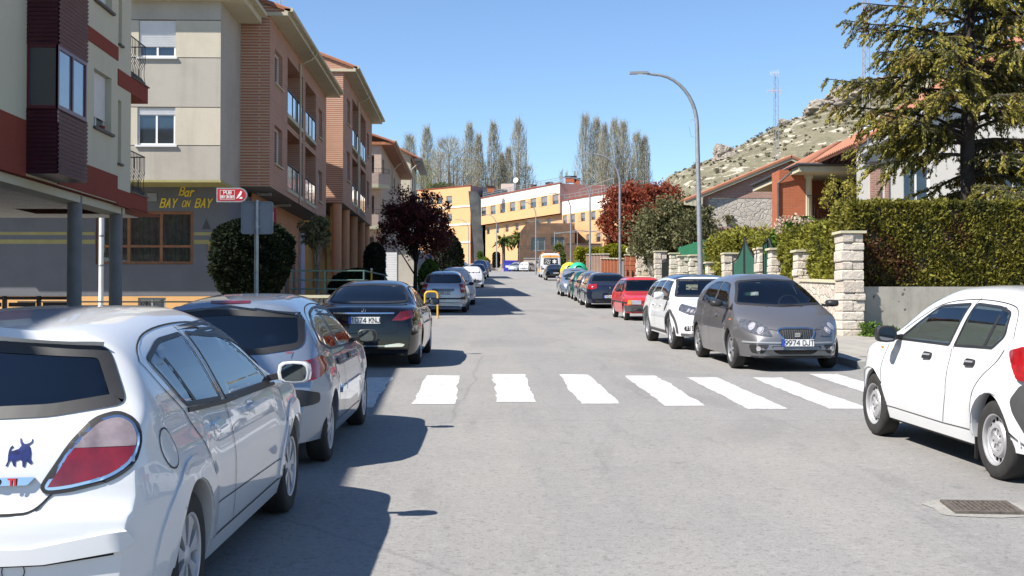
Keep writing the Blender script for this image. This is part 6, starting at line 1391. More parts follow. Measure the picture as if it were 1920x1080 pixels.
def pxp(px,D,w_,h,lab,seed,d_=.5):return pillar(PX(px,D)+w_/2-.1,D,w_,d_,h,lab,seed=seed)
pxp(1502,32.3,.34,2.05,'slim pale stone pillar between two hedge panels',2);pxp(1452,35.6,.34,2.15,'slim pale stone pillar right of the narrow gate',3)
pillar(9.0,37.8,.66,.7,2.2,'broad pale stone pillar right of the pointed green gate',seed=4)
pillar(8.72,42.2,.42,.5,2.1,'pale stone pillar left of the pointed green gate',seed=5)
pxp(1331,45.5,.3,1.8,'low pale stone pillar under the yellow green hedge',6);pxp(1300,48.5,.3,2.1,'pale stone pillar just left of the nearest lamp post',7);pxp(1278,51.5,.36,2.1,'squat pale stone pillar beside the green mesh',8);pxp(1262,54.2,.36,2.2,'pale stone pillar right of the dark iron gate',9);pxp(1233,57.8,.5,2.3,'pale stone pillar left of the dark iron gate, under the olive tree',10)
pxp(1220,61,.34,2.2,'pale stone pillar second from the brick gateposts',11);pxp(1209,63.6,.34,2.2,'pale stone pillar third from the nearest end of the brick fence',12);pxp(1198,65.8,.34,2.2,'pale stone pillar next to the brick gateposts with stone balls',13)
def low_wall(x0,y0,x1,y1,h,lab,mat='wall_stone',cap=True,th=.3):
 o=thing('stone_wall',lab,'wall',(x0,y0,gz(y0)),'low walls between the stone pillars');mb=MB();a,b=Vector((x0,y0,0)),Vector((x1,y1,0));d=(b-a).normalized();n=Vector((-d.y,d.x,0))*th/2
 za,zb=gz(y0)+.1,gz(y1)+.1
 def blk(e0,e1,n_,mb):
  P=[a+n_+ZU*(za+e0),a-n_+ZU*(za+e0),b-n_+ZU*(zb+e0),b+n_+ZU*(zb+e0)];mb.add(P+[a+n_+ZU*(za+e1),a-n_+ZU*(za+e1),b-n_+ZU*(zb+e1),b+n_+ZU*(zb+e1)],[(3,2,1,0),(4,5,6,7),(0,1,5,4),(1,2,6,5),(2,3,7,6),(3,0,4,7)])
 blk(-.2,h,n,mb);mb.build('wall',mat,o)
 if cap:mb=MB();blk(h+.002,h+.07,n*1.25,mb);mb.build('coping','cornice',o)
 return o
low_wall(8.6,28.6,8.62,32.0,1.22,'pale stone wall under the first hedge panel');low_wall(8.62,32.6,8.68,35.3,.9,'pale stone wall under the second hedge panel');low_wall(8.75,42.6,8.6,51.2,.8,'pale stone wall under the yellow green hedge');low_wall(8.6,51.9,8.6,53.9,.8,'pale stone wall below the green mesh');low_wall(8.6,58.1,8.6,65.6,.9,'pale stone wall running up to the brick gateposts')
cw=thing('concrete_wall','weathered grey concrete retaining wall under the big hedge behind the white hatchback','wall',(16,28.4,gz(28.4)));mb=MB();mb.box(8.88,30,28.15,28.4,.6,PZ(537,28.15));mb.build('wall','cast_concrete',cw)
for k in range(5):mb=MB();mb.box(8.9+k*2.6+2.6,8.9+k*2.6+2.615,28.143,28.149,.6,PZ(537,28.15)-.01);mb.build('joint','grey_plastic',cw)
tg_=mesh_obj('terrain',[(8.8,28.35,2.15),(40,28.35,2.15),(40,66,3.4),(8.8,66,3.4)],[(0,1,2,3)],'earth');tag(tg_,kind='structure')
plain('gate_green',(.012,.085,.055),.8,var=.35,scale=30);plain('mesh_green',(.01,.13,.06),.7,var=.3,scale=10)
gt=thing('garden_gate','pointed wrought iron double gate backed with dark green mesh between stone pillars','gate',(8.85,40,gz(40)+.1));za=gz(40)+.1
def gy_(t):return 38.2+3.65*t
def gtop(t):k=min(t,1-t)*2;return 1.85+.7*k**2.0
for s in(0,1):
 n=10;mb=MB();fr=MB();tp=[]
 for i in range(n):
  t0,t1=s*.5+.5*i/n,s*.5+.5*(i+1)/n;mb.quad((8.78,gy_(t0),za+.1),(8.78,gy_(t1),za+.1),(8.78,gy_(t1),za+gtop(t1)-.05),(8.78,gy_(t0),za+gtop(t0)-.05))
 tp=[(8.78,gy_(s*.5+.5*i/n),za+gtop(s*.5+.5*i/n))for i in range(n+1)]
 lf=mb.build('leaf','gate_green',gt);fr.tube(tp,.025,6);fr.tube([(8.76,gy_(s*.5+(.01 if s else 0)),za+.05),(8.76,gy_(s*.5+(.01 if s else 0)),za+gtop(s*.5))],.025,6);fr.tube([(8.76,gy_(s*.5+.49),za+.05),(8.76,gy_(s*.5+.49),za+gtop(s*.5+.49))],.025,6);fr.tube([(8.76,gy_(s*.5),za+.1),(8.76,gy_(s*.5+.5),za+.1)],.02,6);fr.tube([(8.76,gy_(s*.5),za+1.0),(8.76,gy_(s*.5+.5),za+1.0)],.015,6);fr.build('frame','iron_black',lf)
gt=thing('garden_gate','narrow dark iron garden gate with curved top beside the broad stone pillar','gate',(8.95,36.7,gz(36.7)+.1));za=gz(36.7)+.1;mb=MB();mb.quad((8.8,36.0,za+.05),(8.8,37.4,za+.05),(8.8,37.4,za+2.35),(8.8,36.7,za+2.45),(8.8,36.0,za+2.0));lf=mb.build('leaf','gate_green',gt);mb=MB();mb.tube([(8.78,36.0,za),(8.78,36.0,za+1.9),(8.78,36.7,za+2.45),(8.78,37.4,za+2.35),(8.78,37.4,za)],.03,6)
for k in range(1,6):mb.tube([(8.78,36+k*.23,za),(8.78,36+k*.23,za+2.1+.1*k)],.012,5)
mb.build('frame','iron_black',lf)
gt=thing('garden_gate','flat dark iron gate between stone pillars under the olive tree','gate',(8.7,56,gz(56)+.1));za=gz(56)+.1;mb=MB();mb.box(8.7,8.73,54.6,57.4,za+.1,za+1.8);lf=mb.build('leaf','gate_green',gt);mb=MB();[mb.tube([(8.68,y,za),(8.68,y,za+1.95)],.02,5)for y in np.arange(54.6,57.5,.28)];mb.tube([(8.68,54.6,za+1.8),(8.68,57.4,za+1.8)],.025,5);mb.build('frame','iron_black',lf)
gm_=thing('mesh_fence','dark green shade mesh fence beside the nearest lamp post','fence',(9.0,50,gz(50)));mb=MB()
for i in range(12):
 y0,y1=47.5+i*.58,47.5+(i+1)*.58;mb.quad((9.0+.03*math.sin(i*2),y0,gz(50)+.5),(9.0+.03*math.sin(i*2+2),y1,gz(50)+.5),(9.0+.03*math.sin(i*2+2),y1,gz(50)+2.75),(9.0+.03*math.sin(i*2),y0,gz(50)+2.75))
mb.build('mesh','mesh_green',gm_)
for y in(47.5,51,54.4):mb=MB();mb.tube([(9.04,y,gz(50)+.1),(9.04,y,gz(50)+2.8)],.025,6);mb.build('post','galvanised',gm_)
for y,lb in((68.3,'brick gatepost topped with a stone ball, right of the pair'),(70.6,'brick gatepost topped with a stone ball, left of the pair')):
 o=pillar(8.75,y,.42,.42,2.15,lb,mat='orange_brick',group='brick gateposts with stone balls',seed=20,name='brick_gatepost');mb=MB();mb.lathe([(.0,0),(.09,.02),(.07,.06)]+[(.19*math.sin(t),.22-.19*math.cos(t))for t in np.linspace(.4,math.pi,9)],(8.75,y,gz(y)+2.25),'Z',16);mb.build('stone_ball','cornice',o,smooth=True)
 mb=MB();mb.box(8.6,8.68,y-.24,y-.215,gz(y)+1.0,gz(y)+1.3);mb.build('intercom','ink_black',o)
gg=thing('metal_gate','plain grey sheet metal gate beside the brick gateposts','gate',(8.75,72.4,gz(72)));mb=MB();mb.box(8.72,8.76,71,73.9,gz(72)+.15,gz(72)+1.9);mb.build('leaf','sign_back',gg);mb=MB();mb.box(8.68,8.72,72.4,72.46,gz(72)+.15,gz(72)+1.95);mb.build('frame','iron_black',gg)
def fence(y0,y1,n,h,mat,pm,label,w_=.35,x=8.7):
 o=thing('brick_fence',label,'fence',(x,y0,gz(y0)));st_=(y1-y0)/n
 for i in range(n+1):
  y=y0+i*st_;mb=MB();mb.box(x-w_/2,x+w_/2,y-w_/2,y+w_/2,gz(y),gz(y)+h);q=mb.build('post',mat,o);mb=MB();mb.box(x-w_/2-.05,x+w_/2+.05,y-w_/2-.05,y+w_/2+.05,gz(y)+h+.002,gz(y)+h+.08);mb.build('cap','cornice',q)
  if i<n:
   a,b=y+w_/2,y+st_-w_/2;mb=MB();mb.add([(x-.12,a,gz(y)),(x+.12,a,gz(y)),(x+.12,b,gz(b)),(x-.12,b,gz(b)),(x-.12,a,gz(y)+.55),(x+.12,a,gz(y)+.55),(x+.12,b,gz(y)+.7),(x-.12,b,gz(y)+.7)],[(4,5,6,7),(0,3,7,4),(1,5,6,2)]);mb.build('base_wall','cornice' if pm!='gate_green' else mat,o);mb=MB();mb.box(x+.02,x+.05,a,b,gz(y)+.6,gz(y)+h-.15);mb.build('panel',pm,o)
 return o
fence(74.4,84.0,5,1.95,'orange_brick','gate_green','orange brick fence with dark green panels');fence(85.5,106,9,2.25,'house_brick','mesh_green','long pale red brick post fence with white caps climbing the hill',x=9.0)
DV=45.0
v=thing('brick_villa','orange brick villa with columned porch, balcony and clay tile roof','house',(15,50,gz(45)+.8))
zE=PZ(309,DV);xc=PX(1503,DV);x2=PX(1612,DV)+1.2
mb=MB();G=Face((PX(1497,46.2),46.2,0),(1,0,0),(0,-1,0));gx=G.o.x;xw=PX(1466,46.2)
mb.quad((xw,46.2,1),(xw,46.2,zE),(xw,47.4,zE),(xw,47.4,1));mb.quad((xw,47.4,1),(xw,47.4,zE),(xw+1.6,47.4,zE),(xw+1.6,47.4,1));mb.quad((xw+1.6,47.4,1),(xw+1.6,47.4,zE),(xw+1.6,52,zE),(xw+1.6,52,1));mb.quad((xw,46.2,1),(gx+.4,46.2,1),(gx+.4,46.2,zE),(xw,46.2,zE));mb.quad((gx+.4,46.2,1),(gx+.4,48.2,1),(gx+.4,48.2,zE),(gx+.4,46.2,zE))
wall(mb,Face((gx+.4,48.2,0),(1,0,0),(0,-1,0)),0,4.5,1,zE,[(1.45,2.35,PZ(410,46)+.0,PZ(410,46)+2.1,.12)]);mb.quad((gx+.4,46.2,1),(x2,46.2,1),(x2,46.2,PZ(412,46)),(gx+.4,46.2,PZ(412,46)));mb.build('wall','orange_brick',v)
zf=PZ(412,46);window(v,Face((gx+.4,48.2,0),(1,0,0),(0,-1,0)),1.45,2.35,zf,zf+2.1,d=-.1,mull=0,frame='ink_black',name='door')
mb=MB();mb.box(gx+.3,x2,46.0,48.19,zf-.15,zf-.002);mb.build('balcony_floor','cornice',v)
railing(v,[(gx+.42,48.1,zf),(gx+.42,46.1,zf),(x2-.1,46.1,zf)],.95,n=.13)
for px,D,zb0 in((1520,46.3,zf),(1459,51.5,gz(50)+1)):
 x=PX(px,D);mb=MB();mb.lathe([(.2,zb0),(.2,zb0+.1),(.155,zb0+.14),(.145,zE-.35),(.2,zE-.28),(.2,zE-.2)],(x,D,0),'Z',20);mb.build('column','cornice',v,smooth=True)
mb=MB();mb.box(xc,x2+1,DV,49,zE-.2,zE);mb.box(xc,xc+1.6,49.005,52.6,zE-.2,zE);mb.build('eaves','cornice',v)
mb=MB();mb.tube([(xc-.06,DV-.06,zE+.06),(x2+1,DV-.06,zE+.06)],.06,8);mb.tube([(xc-.06,DV,zE+.06),(xc-.06,52.6,zE+.06)],.06,8);mb.tube([(xc+.1,46,zE),(xw-.05,46.15,zE-.5),(xw-.05,46.15,1.5)],.045,8);mb.build('gutter','grey_plastic',v)
rz=PZ(284,DV+3.2);tiled_roof(v,(xc,DV,zE+.02),(x2+1,DV,zE+.02),(x2+1,DV+3.6,rz+.5),(xc+2.6,DV+3.6,rz+.5));tiled_roof(v,(xc,52.6,zE+.02),(xc,DV,zE+.02),(xc+2.6,DV+3.6,rz+.5),(xc+2.6,52.6,rz+.5))
mb=MB();mb.box(xw-.6,gx,46.6,52,1.0,2.6);mb.build('porch_base','orange_brick',v);railing(v,[(xw-.5,52,3.2),(xw-.5,47,3.2)],.95,n=.14)
DG=60.0
v=thing('gabled_house','gabled house with rough pale stone wall below red brick gable','house',(14,64,gz(60)+.8));s_=F_PX/DG
FG=Face((0,DG,0),(1,0,0),(0,-1,0));xl,xr=PX(1318,DG),PX(1640,DG);zb,zm=PZ(424,DG),PZ(368,DG)
mb=MB();wall(mb,FG,xl+.35,xr,zb,zm-.06);mb.build('stone_wall','house_stone',v)
mb=MB();wall(mb,FG,xl+.35,xr,zb-2.0,zb-.005,d0=.03);wall(mb,FG,xl,xl+.345,zb-2,zm-.06,d0=.02)
xp,zp=PX(1486,DG),PZ(295,DG);k=(zp-PZ(379,DG))/(xp-PX(1283,DG));zt=lambda x:zp-abs(x-xp)*k
mb.quad(FG.p(xl,zm-.05,.02),FG.p(xr,zm-.05,.02),FG.p(xr,zt(xr),.02),FG.p(xp,zp,.02),FG.p(xl,zt(xl),.02));mb.quad((xl,DG-.02,zb-2),(xl,DG-.02,zt(xl)),(xl,DG+9,zt(xl)),(xl,DG+9,zb-2));mb.build('brick_wall','house_brick',v)
xe=PX(1283,DG);ze=zt(xe)
mb=MB()
for sgn,xa in((-1,xe),(1,xp+(xp-xe))):mb.add([(xa,DG-.28,ze-.12),(xp,DG-.28,zp-.12),(xp,DG-.28,zp+.1),(xa,DG-.28,ze+.1),(xa,DG-.2,ze-.12),(xp,DG-.2,zp-.12),(xp,DG-.2,zp+.1),(xa,DG-.2,ze+.1)],[(0,1,2,3),(4,7,6,5),(0,4,5,1),(3,2,6,7),(0,3,7,4)])
mb.add([(xe,DG-.28,ze-.12),(xl,DG-.28,zt(xl)-.6),(xl,DG-.01,zt(xl)-.6),(xe,DG-.01,ze-.12),(xl,DG-.28,zt(xl)-.13),(xl,DG-.01,zt(xl)-.13)],[(0,1,2,3),(0,1,4),(3,2,5)]);mb.build('barge_board','cornice',v)
tiled_roof(v,(xe,DG+9,ze+.12),(xe,DG-.32,ze+.12),(xp,DG-.32,zp+.12),(xp,DG+9,zp+.12));tiled_roof(v,(2*xp-xe,DG-.32,ze+.12),(2*xp-xe,DG+9,ze+.12),(xp,DG+9,zp+.12),(xp,DG-.32,zp+.12))
DW=41.0;v=thing('white_house','white rendered house with red brick trim behind the conifer','house',(18,46,gz(41)+.8));plaster('white_render',(.62,.60,.56),.05,.12)
x0,x1=PX(1613,DW),27;FW=Face((0,DW,0),(1,0,0),(0,-1,0));zt0=PZ(290,DW);sl_=(PZ(80,DW)-PZ(272,DW))/(PX(1920,DW)-x0)
wins=[(x0+1.6,x0+2.5,PZ(412,DW)+.6,PZ(412,DW)+1.8),(17.6,18.8,5.2,6.5),(20.6,21.8,8.2,9.5)]
vt=lambda x:PZ(272,DW)+(x-x0)*sl_
mb=MB();wall(mb,FW,x0,x1,1,zt0,wins[:2]);mb.quad((x0,DW,zt0),(x1,DW,zt0),(x1,DW,vt(x1)),(x0,DW,vt(x0)));mb.quad((x0,DW,1),(x0,DW,vt(x0)),(x0*49/DW+.3,49,vt(x0)),(x0*49/DW+.3,49,1));mb.build('wall','white_render',v)
for w_ in wins[:2]:window(v,FW,*w_,d=-.14,mull=1,sill='orange_brick')
mb=MB();fbox(mb,FW,x0+.45,x0+.8,1,PZ(300,DW),.003,.05);fbox(mb,FW,x0+.95,x0+1.08,1,PZ(325,DW),.003,.05);mb.build('brick_trim','house_brick',v)
tiled_roof(v,(x0-.15,DW+6,vt(x0)+.05),(x0-.15,DW-.35,vt(x0)+.05),(x1,DW-.35,vt(x1)+.05),(x1,DW+6,vt(x1)+.05))
mb=MB();mb.prism([(0,0),(x1-x0,vt(x1)-vt(x0)),(x1-x0,vt(x1)-vt(x0)-.3),(0,-.3)],(x0,DW-.3,vt(x0)-.05),(1,0,0),(0,0,1),(0,.12,0));mb.build('barge_board','white_render',v)
sd=thing('satellite_dish','round white satellite dish on the roof edge at the tip of the conifer','dish',(PX(1637,40),40,zt0));mb=MB();n=20;c=Vector((PX(1637,39.8),39.8,PZ(233,39.8)))
def dish(mb,c,r,dp,nrm):
 nrm=Vector(nrm).normalized();a=nrm.orthogonal().normalized();b=nrm.cross(a);rg=[[c-nrm*dp*(1-q*q)+(a*math.cos(t)+b*math.sin(t))*r*q for t in np.linspace(0,2*math.pi,21)[:-1]]for q in(.01,.35,.7,1)];k=len(mb.v);mb.add([p for g_ in rg for p in g_],[(i*20+j,i*20+(j+1)%20,(i+1)*20+(j+1)%20,(i+1)*20+j)for i in range(3)for j in range(20)])
dish(mb,c,.2*1.0,.05,(-.3,-1,.3));mb.build('bowl','white_paint',sd,smooth=True);mb=MB();mb.tube([c+Vector((0,.05,0)),(c.x,c.y+.15,zt0-.1)],.02,6);mb.tube([c+Vector((0,0,-.18)),c+Vector((-.08,-.2,-.02))],.008,5);mb.build('arm','galvanised',sd)
def mast(px,D,y0,y1,label,heads=True):
 x=PX(px,D);o=thing('antenna_mast',label,'mast',(x,D,PZ(y0,D)));mb=MB();a,b=PZ(y0,D),PZ(y1,D);w_=.14;n=int((b-a)/.45)
 for dx,dy in((-w_,0),(w_,0),(0,w_)):mb.tube([(x+dx,D+dy,a),(x+dx*.7,D+dy*.7,b)],.016,5)
 for i in range(n):z=a+(b-a)*i/n;z2=a+(b-a)*(i+1)/n;mb.tube([(x-w_,D,z),(x+w_*.9,D,z2)],.008,4);mb.tube([(x+w_,D,z),(x-w_*.9,D,z2)],.008,4)
 mb.build('lattice','galvanised',o)
 if heads:
  for k,(dz,w2)in enumerate(((0,.28),(-.9,.45))):
   mb=MB();z=b+dz;mb.tube([(x-w2,D,z),(x+w2*.6,D,z)],.015,5)
   for j in range(6):q=x-w2+j*w2*.3;mb.tube([(q,D,z-.1-.02*j),(q,D,z+.1+.02*j)],.01,4)
   mb.build('antenna','shutter_white' if k==0 else 'amber_pale',o)
plain('amber_pale',(.6,.42,.3),.6);mast(1460,62,300,133,'tall lattice antenna mast with two aerials above the gabled house');mast(1632,43,240,-20,'lattice antenna mast rising above the satellite dish',False)
plaster('orange_render',(.60,.335,.165),.05,.12,.5);plaster('pink_render',(.66,.53,.46),.04,.1,.5);plaster('pale_render',(.74,.68,.60),.04,.08,.5);plaster('mauve_render',(.42,.27,.26),.05,.1)
slabs('slate_slab',(.20,.11,.06),(.055,.045,.04),(.13,.075,.045),1.7,.6);slabs('window_slab',(.42,.26,.12),(.34,.22,.11),(.5,.33,.15),.6,.5);plain('dark_glass',(.03,.035,.035),.12,coat=1,var=.6,scale=.5)
hb=thing('orange_building','long stepped orange and cream building with grey shutters at the top of the street','building',(8,185,9))
def block(Pa,Pb,zbm,ztp,bands,cols,wrow,depth=9,wn='wall',par=None,ww=1.3,wh=1.3,topline=True):
 """facade from Pa to Pb (plan points). bands: list of (z0,z1,mat). wrow: [(z, [positions])]"""
 a,b=Vector((*Pa,0)),Vector((*Pb,0));l=(b-a).length;u=(b-a).normalized();n=Vector((u.y,-u.x,0));F=Face(a,u,n)
 for z0,z1,m_ in bands:
  H=[]
  for z,ps in wrow:
   if z0-.01<=z and z+wh<=z1+.01:H+=[(p-ww/2,p+ww/2,z,z+wh,.2)for p in ps]
  mb=MB();wall(mb,F,0,l,z0,z1,H);mb.build(wn,m_,par)
 for z,ps in wrow:
  for p in ps:window(par,F,p-ww/2,p+ww/2,z,z+wh,d=-.18,fw=.09,mull=0,frame='grey_plastic',shutter=.62 if(int(p*7)%4)else .4,smat='shutter_grey')
  for i in range(len(ps)):
   mb=MB()
   q0=0.3 if i==0 else(ps[i-1]+ps[i])/2+.0;q0=ps[i]-ww/2-1.0 if q0<ps[i]-ww/2-1.0 else q0;fbox(mb,F,max(q0,.1),ps[i]-ww/2-.02,z,z+wh,.004,.03);mb.build('stone_panel','window_slab',par)
 mb=MB();
 for(p,q)in((b,b-n*depth),(b-n*depth,a-n*depth),(a-n*depth,a)):mb.quad(p+ZU*zbm,q+ZU*zbm,q+ZU*ztp,p+ZU*ztp)
 mb.quad(a+ZU*ztp,b+ZU*ztp,b-n*depth+ZU*ztp,a-n*depth+ZU*ztp);mb.build('side_wall',cols,par)
 if topline:mb=MB();fbox(mb,F,-.1,l+.1,ztp-.0+.003,ztp+.14,-.3,.14);mb.build('roof_edge','maroon',par)
 return F,l
A0=(PX(782,240),240);A1=(PX(882,230),230);ZR=12.1+0
base=8.6;zs=[PZ(481,236),PZ(449,236),PZ(416,236),PZ(383,236)]
ztop=PZ(352,234)
F,l=block(A0,A1,base,ztop,[(base,zs[1]-.9,'orange_render'),(zs[1]-.9,zs[2]-.9,'orange_render'),(zs[2]-.9,zs[3]-.9,'orange_render'),(zs[3]-.9,ztop,'orange_render')],'mauve_render',[(z,[1.1,3.7,6.3,8.9])for z in zs],11,par=hb,ww=1.45,wh=1.4)
mb=MB()
for z in zs[1:]:fbox(mb,F,-.05,l+.05,z-.95,z-.65,.005,.12)
mb.build('band','pale_render',hb)
mb=MB();y0=227;pts=[(PX(878,y0),PZ(358,y0)),(PX(895,y0),PZ(359,y0)),(PX(907,y0),PZ(463,y0)),(PX(906,y0),8.8),(PX(890,y0),8.8),(PX(888,y0),PZ(463,y0))];mb.prism(pts,(0,y0,0),(1,0,0),(0,0,1),(0,1.4,0));mb.build('slanting_tower','galvanised_dark',hb)if 'galvanised_dark' in MATS else(plain('galvanised_dark',(.13,.12,.11),.3,.5,var=.4,scale=.6),mb.build('slanting_tower','galvanised_dark',hb))
mb=MB();mb.prism([(PX(895,228),8.8),(PX(905,228),8.8),(PX(905,228),PZ(352,228)),(PX(952,228),PZ(353,228)),(PX(952,228),PZ(366,228)),(PX(905,228),PZ(375,228)),(PX(895,228),PZ(358,228))][::-1],(0,230,0),(1,0,0),(0,0,1),(0,3,0));mb.build('glazed_link','dark_glass',hb)
C0=(PX(902,226),226);C1=(PX(1050,199),199);L0=10.3
z3=PZ(409,225.5);z2=z3-3.45;zt3=PZ(356,224)
zrow3=PZ(406,225);zrow2=PZ(441,224);ztop_c=PZ(372,225.5)
u=(Vector((*C1,0))-Vector((*C0,0)));lc=u.length;ps=[1.2+i*(lc-2.6)/7 for i in range(8)]
zrow=PZ(375,201)-.6;zlow=zrow-3.45;zt=PZ(343,199);zmid=zrow-1.7
F,l=block(C0,C1,zmid,zt,[(zmid,zrow-.45,'orange_render'),(zrow-.45,zrow+1.62,'orange_render'),(zrow+1.62,zt,'pale_render')],'mauve_render',[(zrow-.1,ps)],12,par=hb,ww=1.95,wh=1.6)
un=u.normalized();nn=Vector((un.y,-un.x,0));off=nn*-.9
Q0=Vector((*C0,0))+off;Q1=Vector((*C1,0))+off
F,l=block((Q0.x,Q0.y),(Q1.x,Q1.y),8.0,zmid-.01,[(8.0,zlow-.4,'orange_render'),(zlow-.4,zmid-.02,'orange_render')],'orange_render',[(zlow,ps[:7])],10,par=hb,ww=1.1,wh=1.3,topline=False)
mb=MB();
for dz in(.35,.7,1.05):mb.tube([Vector((*C0,zt+dz))-nn*.4,Vector((*C1,zt+dz))-nn*.4],.04,6)
for i in range(9):q=Vector((*C0,zt))+u*i/8-nn*.4;mb.tube([q,q+ZU*1.05],.04,6)
mb.build('roof_rail','galvanised',hb)
D1=Vector((*C1,0));R0=D1+un*.2-nn*.3;R1=R0+un*23;ztr=PZ(396,192)+2.2;zr2=zrow-3.45
ztr=zrow+.0+.25-.0
F,l=block((R0.x,R0.y),(R1.x,R1.y),7.0,zmid+2.0,[(7.0,zlow-.4,'orange_render'),(zlow-.4,zlow+1.55,'orange_render'),(zlow+1.55,zmid+2.0,'pale_render')],'orange_render',[(zlow,[1.0,3.6,6.8,10.0,13.2,16.4,19.4]),(zlow-3.5,[8.5,11.5,14.5])],12,par=hb,ww=1.2,wh=1.35)
mb=MB();h_=zmid+2.0
for dz in(.5,1.0):mb.tube([R0+ZU*(h_+dz)-nn*.4,R1+ZU*(h_+dz)-nn*.4],.04,6)
for i in range(12):q=R0+un*(20*i/11)-nn*.4+ZU*h_;mb.tube([q,q+ZU],.04,6)
for i in range(4):q=R0+un*(3+i*3.5)-nn*1.5+ZU*h_;mb.tube([q,q+ZU*(1.6+i*.3)],.05,6)
mb.tube([R0+un*3-nn*1.5+ZU*(h_+1.6),R0+un*13.5-nn*1.5+ZU*(h_+2.5)],.05,6);mb.build('terrace_frame','galvanised',hb)
mb=MB();c=Vector((PX(1075,210),210,zt));mb.box(PX(1050,208),PX(1135,208),208,215,8,PZ(346,208));mb.build('rear_block','mauve_render',hb)
mb=MB();mb.box(PX(940,236),PX(963,236),234,238,15,PZ(346,236));mb.build('stair_head','pink_render',hb)
for px,py,w_ in((1070,330,.9),(1082,334,.5),(1030,342,.6),(920,349,.6),(1000,346,.5)):
 x=PX(px,217);mb=MB();mb.box(x-w_,x+w_,216,217,PZ(py+12,217),PZ(py+3,217));ch=mb.build('chimney','orange_brick',hb);mb=MB();mb.box(x-w_*1.15,x+w_*1.15,215.9,217.1,PZ(py+3,217)+.005,PZ(py,217));mb.build('cowl','ink_black',ch)
sd=thing('satellite_dish','large white satellite dish on the roof of the orange building','dish',(PX(967,221),221,zt));mb=MB();c=Vector((PX(967,221),221,PZ(337,221)));dish(mb,c,.48,.12,(-.5,-1,.3));mb.build('bowl','white_paint',sd,smooth=True);mb=MB();mb.tube([c,(c.x,c.y,PZ(352,221))],.06,6);mb.build('mast','galvanised',sd)
DP=190.0;pv=thing('stone_pavilion','low entrance pavilion clad in rusty brown slate slabs with a large square window','building',(PX(1030,DP),DP+3,7.6));FP=Face((0,DP,0),(1,0,0),(0,-1,0));xa,xb=PX(988,DP),PX(1078,DP)
wn=[(PX(996,DP),PX(1022,DP),PZ(470,DP),PZ(445,DP),.3),(PX(1033,DP),PX(1058,DP),PZ(460,DP),PZ(444,DP),.3)]
mb=MB();wall(mb,FP,xa,xb,7.8,PZ(418,DP),wn);mb.quad((xa,DP,7.8),(xa,DP,PZ(418,DP)),(xa,DP+9,PZ(418,DP)),(xa,DP+9,7.8));mb.quad((xb,DP,7.8),(xb,DP,PZ(418,DP)),(xb,DP+9,PZ(418,DP)),(xb,DP+9,7.8));mb.quad((xa,DP,PZ(418,DP)),(xb,DP,PZ(418,DP)),(xb,DP+9,PZ(418,DP)),(xa,DP+9,PZ(418,DP)));mb.build('wall','slate_slab',pv)
for w_ in wn:window(pv,FP,*w_[:4],d=-.25,fw=.1,frame='shutter_grey',mull=1,glass='dark_glass')
mb=MB();mb.prism([(0,0),(0,PZ(418,DP)-7.8),(-.9,PZ(432,DP)-7.8),(-1.3,0)],(xa-.02,DP+1,7.8),(1,0,0),(0,0,1),(0,3,0));mb.build('buttress','slate_slab',pv)
mb=MB();[mb.tube([(xa,DP+.2,PZ(418,DP)+d),(xb,DP+.2,PZ(418,DP)+d)],.025,5)for d in(.25,.5)];mb.build('roof_rail','galvanised',pv)
lw=thing('slab_wall','lower wall clad in brown slate slabs right of the pavilion','wall',(PX(1100,185),185,7.6));mb=MB();mb.box(PX(1062,185),PX(1130,185),185,185.4,7.4,PZ(457,185));mb.build('wall','slate_slab',lw);mb=MB();mb.box(PX(1061,185),PX(1131,185),184.95,185.45,PZ(457,185)+.002,PZ(456,185));mb.build('coping','grey_plastic',lw)
pg=thing('pergola','thin grey steel pergola over the slab wall','pergola',(PX(1075,183),183,7.8));mb=MB();xs_=[PX(1040,183),PX(1085,181),PX(1128,183)]
mb.tube([(xs_[0],183,PZ(437,183)),(xs_[2],183,PZ(432,183))],.05,6);mb.tube([(xs_[0],180,PZ(438,180)),(xs_[1],180,PZ(431,180)),(xs_[2],180,PZ(436,180))],.05,6);mb.build('beam','galvanised',pg)
for x in xs_:mb=MB();mb.tube([(x,183,7.8),(x,183,PZ(434,183))],.05,6);mb.build('post','galvanised',pg)
rt=thing('retaining_wall','long low stone retaining wall with grey rail behind the blue containers','wall',(2,213,8.8));mb=MB();mb.box(PX(862,213),PX(985,213),213,213.5,8.4,10.1);mb.build('wall','wall_stone',rt)
rt2=thing('retaining_wall','low grey wall with rail along the grass below the pavilion','wall',(12,188,7.4));mb=MB();mb.box(PX(982,188),PX(1085,188),188,188.3,7.4,PZ(488,188));mb.build('wall','wall_stone',rt2);mb=MB();mb.box(PX(982,188),PX(1085,188),187.95,188.35,PZ(485.5,188),PZ(483.5,188));mb.build('rail','shutter_grey',rt2)
tp_=mesh_obj('terrain',[(-70,213.3,10.0),(PX(985,213),213.3,10.0),(PX(985,213),300,11.5),(-70,300,11.5)],[(0,1,2,3)],'cement');tag(tp_,kind='structure')
